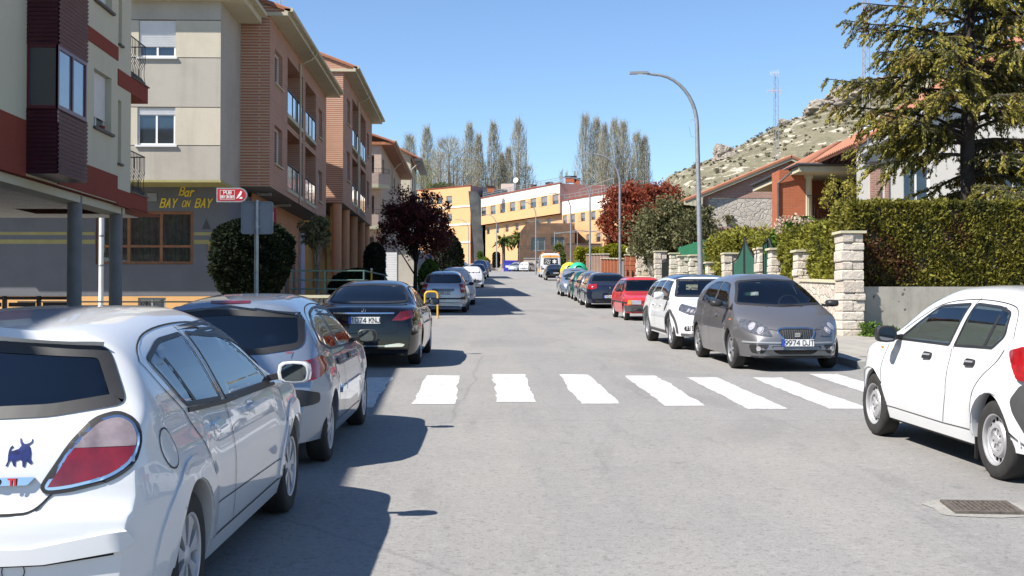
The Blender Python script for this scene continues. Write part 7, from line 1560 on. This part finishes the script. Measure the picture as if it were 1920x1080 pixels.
def hill():
 xs=np.linspace(-60,190,150);ys=np.linspace(95,300,80)
 rx=[-60,0,20,26.3,30.5,34.7,39,42.1,45.2,49.1,51.5,54.3,58,61.9,80,120,190];rz=[12,14,18.2,21.0,22.6,24.2,26.3,28.2,30.0,31.8,33.2,34.2,35.0,36.0,39,42,40]
 r=np.random.default_rng(5);ph=r.uniform(0,6.28,(14,2));V=[]
 def nz(x,y):
  s=0
  for i in range(14):f=.06*1.33**i;s+=math.sin(x*f*1.3+ph[i,0]+y*f*.4)*math.sin(y*f+ph[i,1]+x*f*.3)/(1.28**i)
  return s
 for y in ys:
  for x in xs:
   t=min(1,max(0,(y-100-max(0,25-x)*1.2)/80));t=t*t*(3-2*t)*.55+t*.45
   bse=gz(y)-1;top=float(np.interp(x,rx,rz));k=max(0,min(1,(x-19.5)/9));z=bse+(top-bse)*t*k+nz(x,y)*.7*t*k
   if y>182:z-=(y-182)*.12*k
   V.append((x,y,z))
 n=len(xs);F=np.array([(j*n+i,j*n+i+1,(j+1)*n+i+1,(j+1)*n+i)for j in range(len(ys)-1)for i in range(n-1)])
 m,t,b=nodes('hillside');v=coord(t);f1=noise(t,v,.35,7,.7);f2=noise(t,v,1.6,6,.7);f3=noise(t,coord(t,(.25,.25,1.2)),1.1,6,.7,1)
 col=mixc(t,ramp(t,f1,.35,.6),(.125,.115,.07),(.185,.165,.105));col=mixc(t,ramp(t,f2,.52,.62),col,(.11,.105,.065));col=mixc(t,ramp(t,f3,.555,.61),col,(.46,.41,.33));L(t,col,b.inputs['Base Color']);b.inputs['Roughness'].default_value=.95;bump(t,b,f2,1,.3)
 o=mesh_obj('hill',V,F,'hillside',smooth=True);tag(o,kind='structure');return o
HILL=hill();bpy.context.view_layer.update()
HB=BVHTree.FromPolygons([v.co for v in HILL.data.vertices],[tuple(p.vertices)for p in HILL.data.polygons])
def hz(x,y):h=HB.ray_cast(Vector((x,y,200)),Vector((0,0,-1)));return h[0].z if h[0]is not None else gz(y)
def rockmat():
 m,t,b=nodes('rock');f=noise(t,coord(t,(1,1,2.2)),1.3,8,.75,.8);f2=noise(t,coord(t),.5,5,.6);col=mixc(t,ramp(t,f,.38,.62),(.20,.17,.13),(.44,.39,.33));col=mixc(t,ramp(t,f2,.5,.7,(0,0,0),(.5,.5,.5)),col,(.30,.27,.24));L(t,col,b.inputs['Base Color']);b.inputs['Roughness'].default_value=.95;bump(t,b,f,1,.4)
rockmat()
def rock(px,py,D,w_,h_,label,seed):
 x,z=PX(px,D),PZ(py,D);bm=bmesh.new();bmesh.ops.create_icosphere(bm,subdivisions=4,radius=1);r=random.Random(seed);ph=[(r.uniform(0,6),r.uniform(0,6),r.uniform(0,6))for _ in range(10)]
 for v in bm.verts:
  n=v.co.copy();s=1
  for i,p in enumerate(ph):f=1.7*1.35**i;s+=.22*math.sin(n.x*f+p[0])*math.sin(n.y*f+p[1])*math.sin(n.z*f*1.6+p[2])/1.15**i
  v.co=Vector((n.x*w_*s,n.y*w_*.9*s,n.z*h_*s))
 me=bpy.data.meshes.new('rock_outcrop');bm.to_mesh(me);bm.free();me.materials.append(M('rock'));o=bpy.data.objects.new('rock_outcrop',me);COL.objects.link(o);o.location=(x,D,z);tag(o,label,'rock','rock outcrops on the ridge')
rock(1362,288,172,1.75,1.5,'lone pale boulder standing on the hill ridge left of the antenna mast',1);rock(1480,233,176,1.2,.9,'small dark topped rock on the ridge right of the antenna mast',2);rock(1545,203,178,2.4,1.6,'pale craggy outcrop left of the little green bush on the ridge',3);rock(1612,183,179,4.2,2.2,'long pale rock face along the ridge right of the little green bush',4);rock(1668,168,180,3.4,2.0,'pale rock face at the ridge top beside the conifer',5);rock(1510,225,176,1.6,.8,'low flat rock just below the craggy outcrop',6)
foliage('leaf_plum',(.075,.02,.02),(.17,.045,.04),(.04,.012,.014),trans=.35);foliage('leaf_redplum',(.21,.04,.022),(.33,.09,.04),(.13,.03,.02),trans=.35)
foliage('leaf_dark',(.008,.014,.006),(.015,.024,.009),(.02,.028,.01),trans=.1,rough=.95);foliage('leaf_hedge',(.26,.25,.035),(.16,.165,.022),(.055,.06,.014),trans=.3,sc=1.6);foliage('leaf_brownhedge',(.12,.05,.022),(.07,.04,.016),trans=.2)
foliage('leaf_hedge_dark',(.12,.125,.022),(.23,.20,.03),(.045,.052,.014),trans=.25,sc=1.3);foliage('leaf_yellow',(.34,.31,.02),(.22,.22,.02),(.13,.15,.02),trans=.35);foliage('leaf_olive',(.105,.12,.05),(.20,.18,.09),(.07,.08,.03),trans=.3);foliage('leaf_green',(.07,.13,.02),(.12,.20,.03),trans=.35)
foliage('needle_new',(.38,.31,.055),(.25,.23,.045),(.17,.17,.035),trans=.3,sc=.8);foliage('needle_old',(.075,.09,.03),(.16,.145,.045),(.2,.13,.04),trans=.2);foliage('twig_poplar',(.37,.34,.26),(.27,.25,.19),(.33,.33,.21),trans=.15);foliage('leaf_bud',(.26,.27,.09),(.2,.2,.1),trans=.3);foliage('scrub',(.115,.105,.065),(.15,.13,.085),(.095,.095,.055),trans=.1);foliage('palm_leaf',(.10,.14,.03),(.17,.19,.05),trans=.25);foliage('blossom',(.62,.42,.36),(.55,.5,.36),trans=.3)
plain('bark',(.11,.085,.065),.9,var=.4,scale=9,bmp=.5);plain('bark_dark',(.035,.027,.022),.9,var=.4,scale=9);plain('bark_pale',(.22,.19,.15),.9,var=.3,scale=9)
def rnd_unit(n):v=RNG.normal(size=(n,3));return v/np.linalg.norm(v,axis=1,keepdims=True)
def leaves(name,C,size,mat,parent=None,elong=1.7,dirs=None,spread=1.0,kind=None,loc=None,fold=.25):
 """many small folded leaves, one quad each side of the midrib tip"""
 C=np.asarray(C,float);n=len(C);d=rnd_unit(n)*spread if dirs is None else dirs+rnd_unit(n)*spread;d/=np.linalg.norm(d,axis=1,keepdims=True)+1e-9
 q=rnd_unit(n);s=np.cross(d,q);s/=np.linalg.norm(s,axis=1,keepdims=True)+1e-9;nn=np.cross(d,s)
 sz=size*RNG.uniform(.6,1.35,(n,1));V=np.empty((n,4,3));V[:,0]=C-d*sz*elong*.5;V[:,1]=C+s*sz*.5+nn*sz*fold*.5;V[:,2]=C+d*sz*elong*.5;V[:,3]=C-s*sz*.5+nn*sz*fold*.5
 F=np.arange(n*4).reshape(n,4);o=mesh_obj(name,V.reshape(-1,3),F,mat,parent,loc=loc)
 if kind:o['kind']=kind
 return o
def clumps(n_cl,per,c,r,cl_r,shell=.35,flat=1.0):
 c=np.array(c,float);r=np.array(r,float)*np.ones(3);u=rnd_unit(n_cl);k=RNG.uniform(shell,1,(n_cl,1))**.6;cc=c+u*k*r
 cr=cl_r*RNG.uniform(.55,1.35,(n_cl,1));P=np.repeat(cc,per,0)+rnd_unit(n_cl*per)*(RNG.uniform(0,1,(n_cl*per,1))**.6)*np.repeat(cr,per,0)*np.array([1,1,flat]);return P,cc
def limbs(mb,base,tips,r0,z1,mid=.45):
 """trunk from base up to z1 with curved limbs out to the given tips"""
 b=Vector(base);t=Vector((base[0],base[1],z1));mb.tube([b,(b+t)/2+Vector((r0*.3,0,0)),t],[r0,r0*.8,r0*.65],9)
 for p in tips:
  p=Vector(p);k=RNG.uniform(.3,.95);s=b+(t-b)*k;m_=s+(p-s)*.5+Vector((0,0,(p-s).length*.12));mb.tube([s,m_,p],[r0*.4,r0*.2,r0*.05],5)
def tree(name,label,x,y,zb,H,r,leafmat,lsize,n_cl,per,cl_r,barkm='bark',cz=None,group=None,r0=.12,shell=.3,lift=.0,twigs=26):
 o=thing(name,label,'tree',(x,y,zb),group);cz=cz if cz is not None else zb+H-r[2];P,cc=clumps(n_cl,per,(x,y,cz),r,cl_r,shell)
 mb=MB();limbs(mb,(x,y,zb-.1),cc[:twigs],r0,cz-r[2]*.1);mb.build('trunk',barkm,o,smooth=True);leaves('crown',P,lsize,leafmat,o);return o
tree('plum_tree','dark purple leaved plum tree on the left pavement in front of the far buildings',-3.55,70,gz(70),5.9,(2.25,2.0,2.0),'leaf_plum',.08,170,120,.5,'bark_dark',gz(70)+3.95,r0=.13,shell=.15)
tree('plum_tree','large red leaved plum tree right of the orange building',12.1,96,gz(96),8.2,(2.5,2.4,3.1),'leaf_redplum',.13,200,110,.6,'bark_dark',gz(96)+4.9,r0=.16,shell=.2)
tree('plum_tree','smaller red leaved plum tree close to the hill, right of the larger one',PX(1238,104),104,gz(104),8.6,(2.0,2.0,2.4),'leaf_redplum',.13,120,90,.6,'bark_dark',gz(104)+6.2,r0=.14,shell=.2)
tree('garden_tree','broad greyish olive green garden tree overhanging the stone pillars',10.2,61,gz(61),5.2,(2.75,2.2,2.0),'leaf_olive',.095,200,95,.5,'bark',gz(61)+3.3,r0=.12,shell=.2,twigs=60)
tree('street_tree','small leaning tree with narrow leaves and pale trunk beside the brick block',PX(596,46),46,gz(46),3.4,(.62,.6,.55),'leaf_olive',.10,40,30,.22,'bark_pale',PZ(437,46),r0=.09,shell=.1,twigs=14)
def shrub(name,label,x,y,zb,prof,leafmat,lsize,n,core=.86,group=None,cat='shrub',bumps=.12):
 """dense shrub of revolution with leaf-sized surface. prof: radius by height"""
 o=thing(name,label,cat,(x,y,zb),group);f=pchip([(h,r)for h,r in prof]);H=prof[-1][0];hs=RNG.uniform(prof[0][0],H,n*2);rr_=np.array([f(h)for h in hs]);keep=RNG.uniform(0,1,n*2)<(rr_/rr_.max())*.9+.1;hs,rr_=hs[keep][:n],rr_[keep][:n];m=len(hs)
 a=RNG.uniform(0,2*math.pi,m);bp=1+bumps*np.sin(a*5+hs*4)*np.sin(hs*7+a*2)+RNG.normal(0,.035,m);d=np.stack([np.cos(a),np.sin(a),np.full(m,.35)],1)
 P=np.stack([x+np.cos(a)*rr_*bp,y+np.sin(a)*rr_*bp,zb+hs],1);leaves('foliage',P,lsize,leafmat,o,dirs=d,spread=.9,elong=2.0)
 mb=MB();mb.lathe([(max(.01,f(h)*core),h)for h in np.linspace(prof[0][0],H*.97,12)],(x,y,zb),'Z',20);mb.build('dark_core','bark_dark',o,smooth=True);mb=MB();mb.tube([(x,y,zb-.1),(x,y,zb+prof[0][0]+.3)],.06,8);mb.build('stem','bark_dark',o);return o  # solid dark core, its colour stands for the shade inside the shrub
z=gz(36);shrub('round_shrub','large dark egg shaped conifer shrub behind the road sign post',PX(473,36),36,z,[(.25,.3),(.7,.6),(1.2,.9),(1.8,1.09),(2.4,1.1),(2.85,.84),(3.12,.2)],'leaf_dark',.075,24000,bumps=.09)
x,y=PX(675,50),50;shrub('dome_shrub','wide dark clipped dome shrub beside the green railing',x,y,gz(y)+.3,[(.0,1.15),(.5,1.2),(.9,1.02),(1.2,.65),(1.35,.1)],'leaf_dark',.07,10000,bumps=.03)
x,y=PX(703,55),55;shrub('column_shrub','dark clipped column shrub with rounded top behind the dome shrub',x,y,gz(y)+.3,[(.0,.44),(1.8,.46),(2.2,.36),(2.45,.08)],'leaf_dark',.07,5000,bumps=.02)
x,y=PX(805,66),66;shrub('cone_shrub','dark green cone shaped shrub behind the no parking sign',x,y,gz(y)+.1,[(.0,.5),(.8,.58),(1.5,.4),(1.9,.08)],'leaf_green',.07,4000,bumps=.04)
x,y=PX(836,92),92;shrub('square_shrub','olive yellow clipped shrub under the purple plum tree',x,y,gz(y)+.1,[(.0,.7),(1.2,.82),(2.0,.75),(2.25,.3)],'leaf_hedge',.09,5000,bumps=.04)
x,y=PX(850,98),98;shrub('round_shrub','low dark shrub between the parked cars and the olive yellow shrub',x,y,gz(y)+.1,[(.0,.6),(.6,.7),(1.0,.5),(1.2,.1)],'leaf_dark',.09,3000)
x,y=PX(838,88),88;shrub('round_shrub','tall dark shrub right behind the purple plum tree',x,y,gz(y)+.1,[(.0,.9),(1.5,1.1),(3.0,.9),(3.8,.2)],'leaf_dark',.10,6000)
x,y=PX(930.5,205),205;shrub('column_shrub','dark green clipped cylinder topiary beside the palms',x,y,gz(y)+.6,[(.0,.5),(.4,.6),(2.2,.6),(2.6,.3)],'leaf_dark',.14,1500,bumps=.02);x,y=PX(900,215),215;shrub('column_shrub','shorter clipped green topiary near the glazed tower',x,y,gz(y)+1.2,[(.0,.4),(1.8,.45),(2.2,.2)],'leaf_green',.14,900,bumps=.02);x,y=PX(908,213),213;shrub('round_shrub','bright green yucca like bush in front of the glazed tower',x,y,gz(y)+1.0,[(.0,.5),(.5,.95),(1.0,.7),(1.3,.1)],'leaf_green',.22,900)
x,y=PX(1154,90),90;shrub('yellow_shrub','bright yellow green bush above the red brick fence',x,y,gz(y)+1.9,[(.0,.9),(.5,1.05),(.9,.8),(1.15,.2)],'leaf_yellow',.13,2600)
x,y=PX(1052,186),186;shrub('climbing_shrub','green climbing shrub against the slab clad pavilion',x,y,8.4,[(.0,.3),(1.0,.9),(2.0,.7),(2.6,.2)],'leaf_green',.16,1200)
x,y=PX(1508,37),37;o=shrub('flowering_shrub','rounded green shrub with pale pink blossom above the hedge',x,y,2.8,[(.0,.8),(.8,.95),(1.3,.75),(1.75,.2)],'leaf_green',.09,4500)
P,_=clumps(26,28,(x-.2,y-.5,4.25),(.8,.35,.3),.16,.5);leaves('blossom',P,.06,'blossom',o,elong=1.1)
def hedge(label,x0,x1,y0,y1,z0,z1,mat,n,ls=.07,slope_=0.0,name='hedge',group=None,rough=.07,patch=None,faces='FLT'):
 o=thing(name,label,'hedge',((x0+x1)/2,(y0+y1)/2,z0),group);A={'F':(x1-x0)*(z1-z0),'L':(y1-y0)*(z1-z0),'T':(x1-x0)*(y1-y0),'R':(y1-y0)*(z1-z0),'B':(x1-x0)*(z1-z0)}
 tot=sum(A[f]for f in faces);PP=[];DD=[]
 for f in faces:
  k=int(n*A[f]/tot);a,b=RNG.uniform(0,1,k),RNG.uniform(0,1,k)
  X,Y,Z=(x0+(x1-x0)*a,np.full(k,y0),z0+(z1-z0)*b)if f=='F' else(np.full(k,x0),y0+(y1-y0)*a,z0+(z1-z0)*b)if f=='L' else(np.full(k,x1),y0+(y1-y0)*a,z0+(z1-z0)*b)if f=='R' else(x0+(x1-x0)*a,np.full(k,y1),z0+(z1-z0)*b)if f=='B' else(x0+(x1-x0)*a,y0+(y1-y0)*b,np.full(k,z1))
  d=np.array({'F':(0,-1,.5),'L':(-1,0,.5),'R':(1,0,.5),'B':(0,1,.5),'T':(0,0,1)}[f],float);w_=rough*(np.sin(X*4.1+Z*3)*np.sin(Z*5.3+Y*4.7)+.6*np.sin(X*11+Z*9+Y*10))+RNG.normal(0,rough*.7,k)-.02
  P=np.stack([X,Y,Z],1)+d/np.linalg.norm(d)*w_[:,None]*1.2;PP.append(P);DD.append(np.tile(d,(k,1)))
 P=np.concatenate(PP);D=np.concatenate(DD);P[:,2]+=slope_*(P[:,1]-y0)
 if patch:
  m=np.zeros(len(P),bool)
  for(cx_,cz_,r_)in patch:m|=((P[:,0]-cx_)**2+((P[:,2]-cz_)*1.0)**2+RNG.normal(0,.12,len(P)))<r_*r_
  leaves('dry_patch',P[m],ls,'leaf_brownhedge',o,dirs=D[m],spread=1.0);P,D=P[~m],D[~m]
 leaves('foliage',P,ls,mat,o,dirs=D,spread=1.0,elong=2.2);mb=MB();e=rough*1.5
 vs=[(x,y,z+slope_*(y-y0))for z in(z0,z1-e)for y in(y0+e,y1-e)for x in(x0+e,x1-e)];mb.add(vs,[(0,2,3,1),(4,5,7,6),(0,1,5,4),(2,6,7,3),(0,4,6,2),(1,3,7,5)]);mb.build('dark_core','bark_dark',o);return o  # dark core box in place of the shaded inside of the hedge
hedge('tall dense clipped hedge with brown patches above the concrete wall',8.75,16,28.55,30.0,2.25,PZ(377,28.6),'leaf_hedge_dark',46000,.05,rough=.045,patch=[(PX(1655,28.5),PZ(470,28.5),.42),(PX(1700,28.5),PZ(500,28.5),.3),(PX(1640,28.5),PZ(520,28.5),.3),(PX(1810,28.5),PZ(440,28.5),.22)])
hedge('yellow green hedge panel between the corner pillar and the slim pillar',8.8,9.7,30.1,32.2,2.2,3.85,'leaf_hedge',15000,.055);hedge('yellow green hedge panel left of the slim pillar',8.82,9.7,32.3,35.5,2.0,3.92,'leaf_hedge',15000,.055)
hedge('loose yellow green hedge behind the pointed green gate',9.35,10.5,37.8,42.4,1.6,4.05,'leaf_hedge',15000,.07,rough=.14);hedge('loose yellow green hedge behind the nearest lamp post',8.95,10.2,42.6,47.3,2.2,4.35,'leaf_hedge',15000,.07,rough=.14)
hedge('flat topped yellow green hedge above the far end of the brick fence',PX(1082,100),PX(1129,100),100,101.5,gz(100)+1.5,PZ(467,100),'leaf_yellow',3000,.12)
wd=thing('weed_clump','leafy green weeds growing at the foot of the corner stone pillar','weeds',(9.0,27.6,gz(27.6)+.12));P=[]
for i in range(34):
 a=RNG.uniform(0,1);c=np.array([8.75+a*.85,27.75-RNG.uniform(0,.3),gz(27.7)+.12]);h=RNG.uniform(.08,.42)*(1-.4*a);k=22;P.append(c+np.stack([RNG.normal(0,.05,k),RNG.normal(0,.05,k),RNG.uniform(0,1,k)*h],1))
leaves('foliage',np.concatenate(P),.05,'leaf_green',wd)
def conifer():
 x0,y0=13.4,33.0;zb=2.3;o=thing('conifer_tree','large loose conifer with yellowish drooping sprays behind the tall hedge','tree',(x0,y0,zb));tr=MB();tr.tube([(x0,y0,zb),(x0-.05,y0,6),(x0+.05,y0,10),(x0,y0,14.5)],[.22,.19,.13,.04],12);tr.build('trunk','bark_dark',o,smooth=True)
 br=MB();NEW=[];OLD=[];ND=[];OD=[];r=random.Random(4)
 spec=[]
 z=3.4
 while z<14.2:
  for k in range(5):spec.append((z+r.uniform(-.15,.15),r.uniform(0,2*math.pi),None))
  z+=.27
 spec+=[(7.35,math.pi*1.02,4.0),(6.6,math.pi*.97,3.9),(5.9,math.pi*1.05,3.0),(7.9,math.pi*1.0,3.2),(9.0,math.pi*.98,3.3),(9.6,math.pi*1.04,3.1),(6.3,math.pi*1.12,3.6)]
 for(z,a,ln)in spec:
  if ln is None and z<5.4 and math.cos(a)<-.15:continue
  t=(z-3.4)/11;ln=ln or(3.3*(1-t)**.7+.5)*r.uniform(.6,1.12);d=Vector((math.cos(a),math.sin(a),0));pts=[];n=9
  rise=r.uniform(.15,.5)if z>6 else r.uniform(-.05,.35)
  for i in range(n+1):u=i/n;pts.append(Vector((x0,y0,z))+d*ln*u+ZU*(ln*(rise*u-.42*u*u+.14*u**4))+Vector((r.gauss(0,.03),r.gauss(0,.03),0)))
  br.tube(pts,[.045*(1-i/(n+1))+.006 for i in range(n+1)],5)
  side=Vector((-d.y,d.x,0));m=int(ln/.105)
  for j in range(m):
   u=.12+.88*(j+r.random())/m;q=u*n;i=min(int(q),n-1);p=pts[i].lerp(pts[i+1],q-i);L_=(.25+.75*math.sin(math.pi*min(1,u*.9)))*r.uniform(.45,1.05)*(1.0 if ln>2 else .8);s=r.choice((-1,1));dirv=(side*s*r.uniform(.5,1)+d*r.uniform(.3,.9)+ZU*r.uniform(-.75,.1)).normalized()
   e=p+dirv*L_+ZU*(-.3*L_);mid=p+dirv*L_*.5
   if r.random()<.6:br.tube([p,mid,e],[.008,.006,.003],3,cap=False)
   k=int(L_*110);bare=u<.35 and r.random()<.55
   if bare:k=k//5
   tt=RNG.uniform(.1,1,k);ps=np.array(p)[None]*(1-tt[:,None])**2+2*np.array(mid)[None]*(tt*(1-tt))[:,None]+np.array(e)[None]*(tt**2)[:,None]+RNG.normal(0,.022,(k,3));dr=np.array(dirv)[None]*np.ones((k,1))*.8-np.array([0,0,.35])
   new=(tt>.55)&(RNG.uniform(0,1,k)<.75)&(u>.3);NEW.append(ps[new]);ND.append(dr[new]);OLD.append(ps[~new]);OD.append(dr[~new])
 br.build('branches','bark_dark',o);leaves('crown',np.concatenate(OLD),.032,'needle_old',o,dirs=np.concatenate(OD),spread=.75,elong=3.4);leaves('young_shoots',np.concatenate(NEW),.034,'needle_new',o,dirs=np.concatenate(ND),spread=.6,elong=3.4)
conifer()
tree('young_conifer','small loose yellow green young conifer at the left end of the tall hedge',PX(1582,31.5),31.5,2.4,3.3,(.52,.5,.95),'needle_new',.04,24,60,.2,'bark_dark',4.75,r0=.04,shell=.1)
def strips(name,A,Bp,w0,w1,mat,parent):
 A=np.asarray(A);Bp=np.asarray(Bp);n=len(A);d=Bp-A;q=rnd_unit(n);s=np.cross(d,q);s/=np.linalg.norm(s,axis=1,keepdims=True)+1e-9;w0=np.asarray(w0).reshape(-1,1)*np.ones((n,1));V=np.empty((n,4,3));V[:,0]=A-s*w0;V[:,1]=A+s*w0;V[:,2]=Bp+s*w1;V[:,3]=Bp-s*w1
 return mesh_obj(name,V.reshape(-1,3),np.arange(4*n).reshape(n,4),mat,parent)
def poplar(px,ptop,wpx,D,label,n=2600,mat='twig_poplar',broad=False,zb=12.0):
 x=PX(px,D);zt=PZ(ptop,D);R0=wpx/1.4*D/F_PX;H=zt-zb;o=thing('poplar_tree' if not broad else 'bare_tree',label,'tree',(x,D,zb),'bare trees on the skyline')
 mb=MB();mb.tube([(x,D,zb),(x+R0*.05,D,zb+H*.5),(x,D,zt-H*.1)],[R0*.11,R0*.07,.03],7);
 ns=9 if not broad else 14;A=[];B_=[];W=[]
 for i in range(ns):
  a=RNG.uniform(0,2*math.pi);zs=zb+H*RNG.uniform(.08,.4);rr_=R0*RNG.uniform(.35,.9)*(1.1 if broad else .8);ze=zb+H*RNG.uniform(.6,.97)if not broad else zb+H*RNG.uniform(.6,.95);p0=Vector((x,D,zs));p2=Vector((x+rr_*math.cos(a),D+rr_*math.sin(a),ze));p1=p0.lerp(p2,.4)+Vector((rr_*.5*math.cos(a),rr_*.5*math.sin(a),0));mb.tube([p0,p1,p2],[R0*.05,R0*.035,.02],5)
 mb.build('trunk','bark_pale' if not broad else 'bark',o)
 u=RNG.uniform(.1,1,n);prof=(np.sin(np.pi*np.clip(u*.82+.16,0,1))**.6)if not broad else np.sin(np.pi*np.clip(u*.75+.2,0,1))**.6
 a=RNG.uniform(0,2*math.pi,n);k=RNG.uniform(0,1,n)**.55;lob=1+.28*np.sin(a*3+px)*np.sin(u*9+px*.7)+.12*np.sin(u*23+a*2);rad=R0*prof*k*lob
 p=np.stack([x+rad*np.cos(a),D+rad*np.sin(a),zb+H*u*.97],1);out=np.stack([np.cos(a),np.sin(a),np.zeros(n)],1)*(.22 if not broad else .6);ln=RNG.uniform(.5,1.5,(n,1))*H/26;q=p+(out+np.array([0,0,1])+RNG.normal(0,.12,(n,3)))*ln
 strips('crown',p,q,RNG.uniform(.018,.045,n),.008,mat,o);m=n//2;leaves('buds',q[:m]+RNG.normal(0,.15,(m,3)),.10,'leaf_bud' if broad else 'twig_poplar',o);return o
POP=[(768,252,22,'thin bare tree at the far left of the skyline row',1),(800,236,26,'tall greenish poplar left of the broad bare tree',0),(880,231,26,'slender poplar right of the broad bare tree',0),(897,250,20,'short poplar leaning on the one right of the broad bare tree',0),(925,226,25,'tall narrow poplar standing alone in the middle of the left row',0),(941,286,18,'low poplar between the two tallest of the left row',0),(972,221,32,'tallest poplar at the right end of the left row',0),(953,275,18,'low poplar hugging the left side of the tallest one',0),(1098,211,28,'first tall poplar at the left of the right hand clump',0),(1119,219,26,'second poplar of the right hand clump',0),(1134,230,22,'third poplar of the right hand clump, a little lower',0),(1154,220,28,'fourth poplar of the right hand clump, dense and tall',0),(1170,224,26,'fifth poplar of the right hand clump',0),(1196,245,28,'sixth poplar of the right hand clump, shorter',0),(1210,252,22,'last poplar at the right end of the right hand clump',0),(1053,316,10,'tiny distant poplar above the roof terrace, leftmost of three',0),(1063,320,9,'tiny distant poplar above the roof terrace, middle of three',0),(1078,318,10,'tiny distant poplar above the roof terrace, rightmost of three',0)]
for px,t_,w_,lb,br_ in POP:poplar(px,t_,w_,262+(px%7)*2,lb,3800 if w_>15 else 600,broad=bool(br_))
poplar(841,257,66,255,'broad spreading bare tree in the middle of the left skyline row',5200,broad=True);poplar(822,285,40,262,'lower spreading bare tree behind the broad one',2600,broad=True)
for i,(px,t_,w_,lb)in enumerate(((868,292,60,'low bare tree filling the gap right of the broad one'),(910,300,60,'low bare tree between the slender poplars and the solitary narrow one'),(985,306,44,'low bare tree at the foot of the tallest left row poplar'),(1128,285,60,'low bare tree under the left of the right hand clump'),(1178,292,60,'low bare tree under the right of the right hand clump'))):poplar(px,t_,w_,268,lb,2400,broad=True)
poplar(790,300,40,250,'low pale green budding tree beside the cream gabled house',2600,broad=True,mat='leaf_bud')
x,y=PX(828,256),256;shrub('spring_tree','fresh light green bush crown just above the left wing roof',x,y,14,[(.0,2.0),(6,3.2),(PZ(350,y)-14,2.8),(PZ(342,y)-14,.6)],'leaf_green',.3,4500)
def palm(px,py,D,rpx,label):
 x=PX(px,D);zc=PZ(py,D);zb=gz(D)+.5;R0=rpx*D/F_PX;o=thing('palm_tree',label,'palm',(x,D,zb),'palm trees');mb=MB();mb.tube([(x,D,zb),(x,D,zc-.1)],[.3,.26],12);mb.build('trunk','bark',o,smooth=True);P=[];DD=[]
 for i in range(46):
  a=RNG.uniform(0,2*math.pi);el=RNG.uniform(-.5,1.2);d=np.array([math.cos(a)*math.cos(el),math.sin(a)*math.cos(el),math.sin(el)]);L_=R0*RNG.uniform(.75,1.1)
  for t in np.linspace(.35,1,8):
   c=np.array([x,D,zc])+d*L_*t-np.array([0,0,.35*R0*t*t]);P.append(c+RNG.normal(0,.06,3));DD.append(d-np.array([0,0,t*.8]))
 leaves('crown',np.array(P),.24,'palm_leaf',o,dirs=np.array(DD),spread=.45,elong=4);P2=np.array([x,D,zc-.35])+rnd_unit(220)*np.array([.4,.4,.45]);leaves('dry_skirt',P2,.16,'scrub',o,elong=3)
palm(944,452,194,19,'fan palm left of the two in front of the pavilion');palm(974,447,194,20,'fan palm right of the two in front of the pavilion');palm(1048,462,183,7,'small palm against the slab clad pavilion')
pts=[];
for i in range(1700):
 x=RNG.uniform(18,95);y=RNG.uniform(104,182)
 if RNG.uniform()<.35 and y<130:continue
 z=hz(x,y);s=RNG.uniform(.15,.6)**1.2;k=int(16+30*s);pts.append(np.array([x,y,z+s*.35])+rnd_unit(k)*(RNG.uniform(0,1,(k,1))**.5)*np.array([s,s,s*.6]))
o=leaves('scrub',np.concatenate(pts),.16,'scrub',kind='stuff',loc=(50,140,15));tag(o,'low brown and olive scrub scattered over the chalky hillside','scrub')
x,D=PX(1585,179),179;tree('ridge_bush','small bright green bush on the rocky ridge',x,D,hz(x,D),2.2,(.9,.8,.9),'leaf_green',.18,30,26,.4)
pts=np.stack([RNG.uniform(9.2,13.5,5000),RNG.uniform(124,151,5000),np.zeros(5000)],1);pts[:,2]=[gz(y)+.15+.5*RNG.uniform(0,1)for y in pts[:,1]]
o=leaves('grass',pts,.12,'leaf_olive',kind='stuff',loc=(11,138,6),elong=3,dirs=np.tile([0,0,1.5],(5000,1)));tag(o,'dry grass and weeds on the bank beyond the ambulance van','grass')
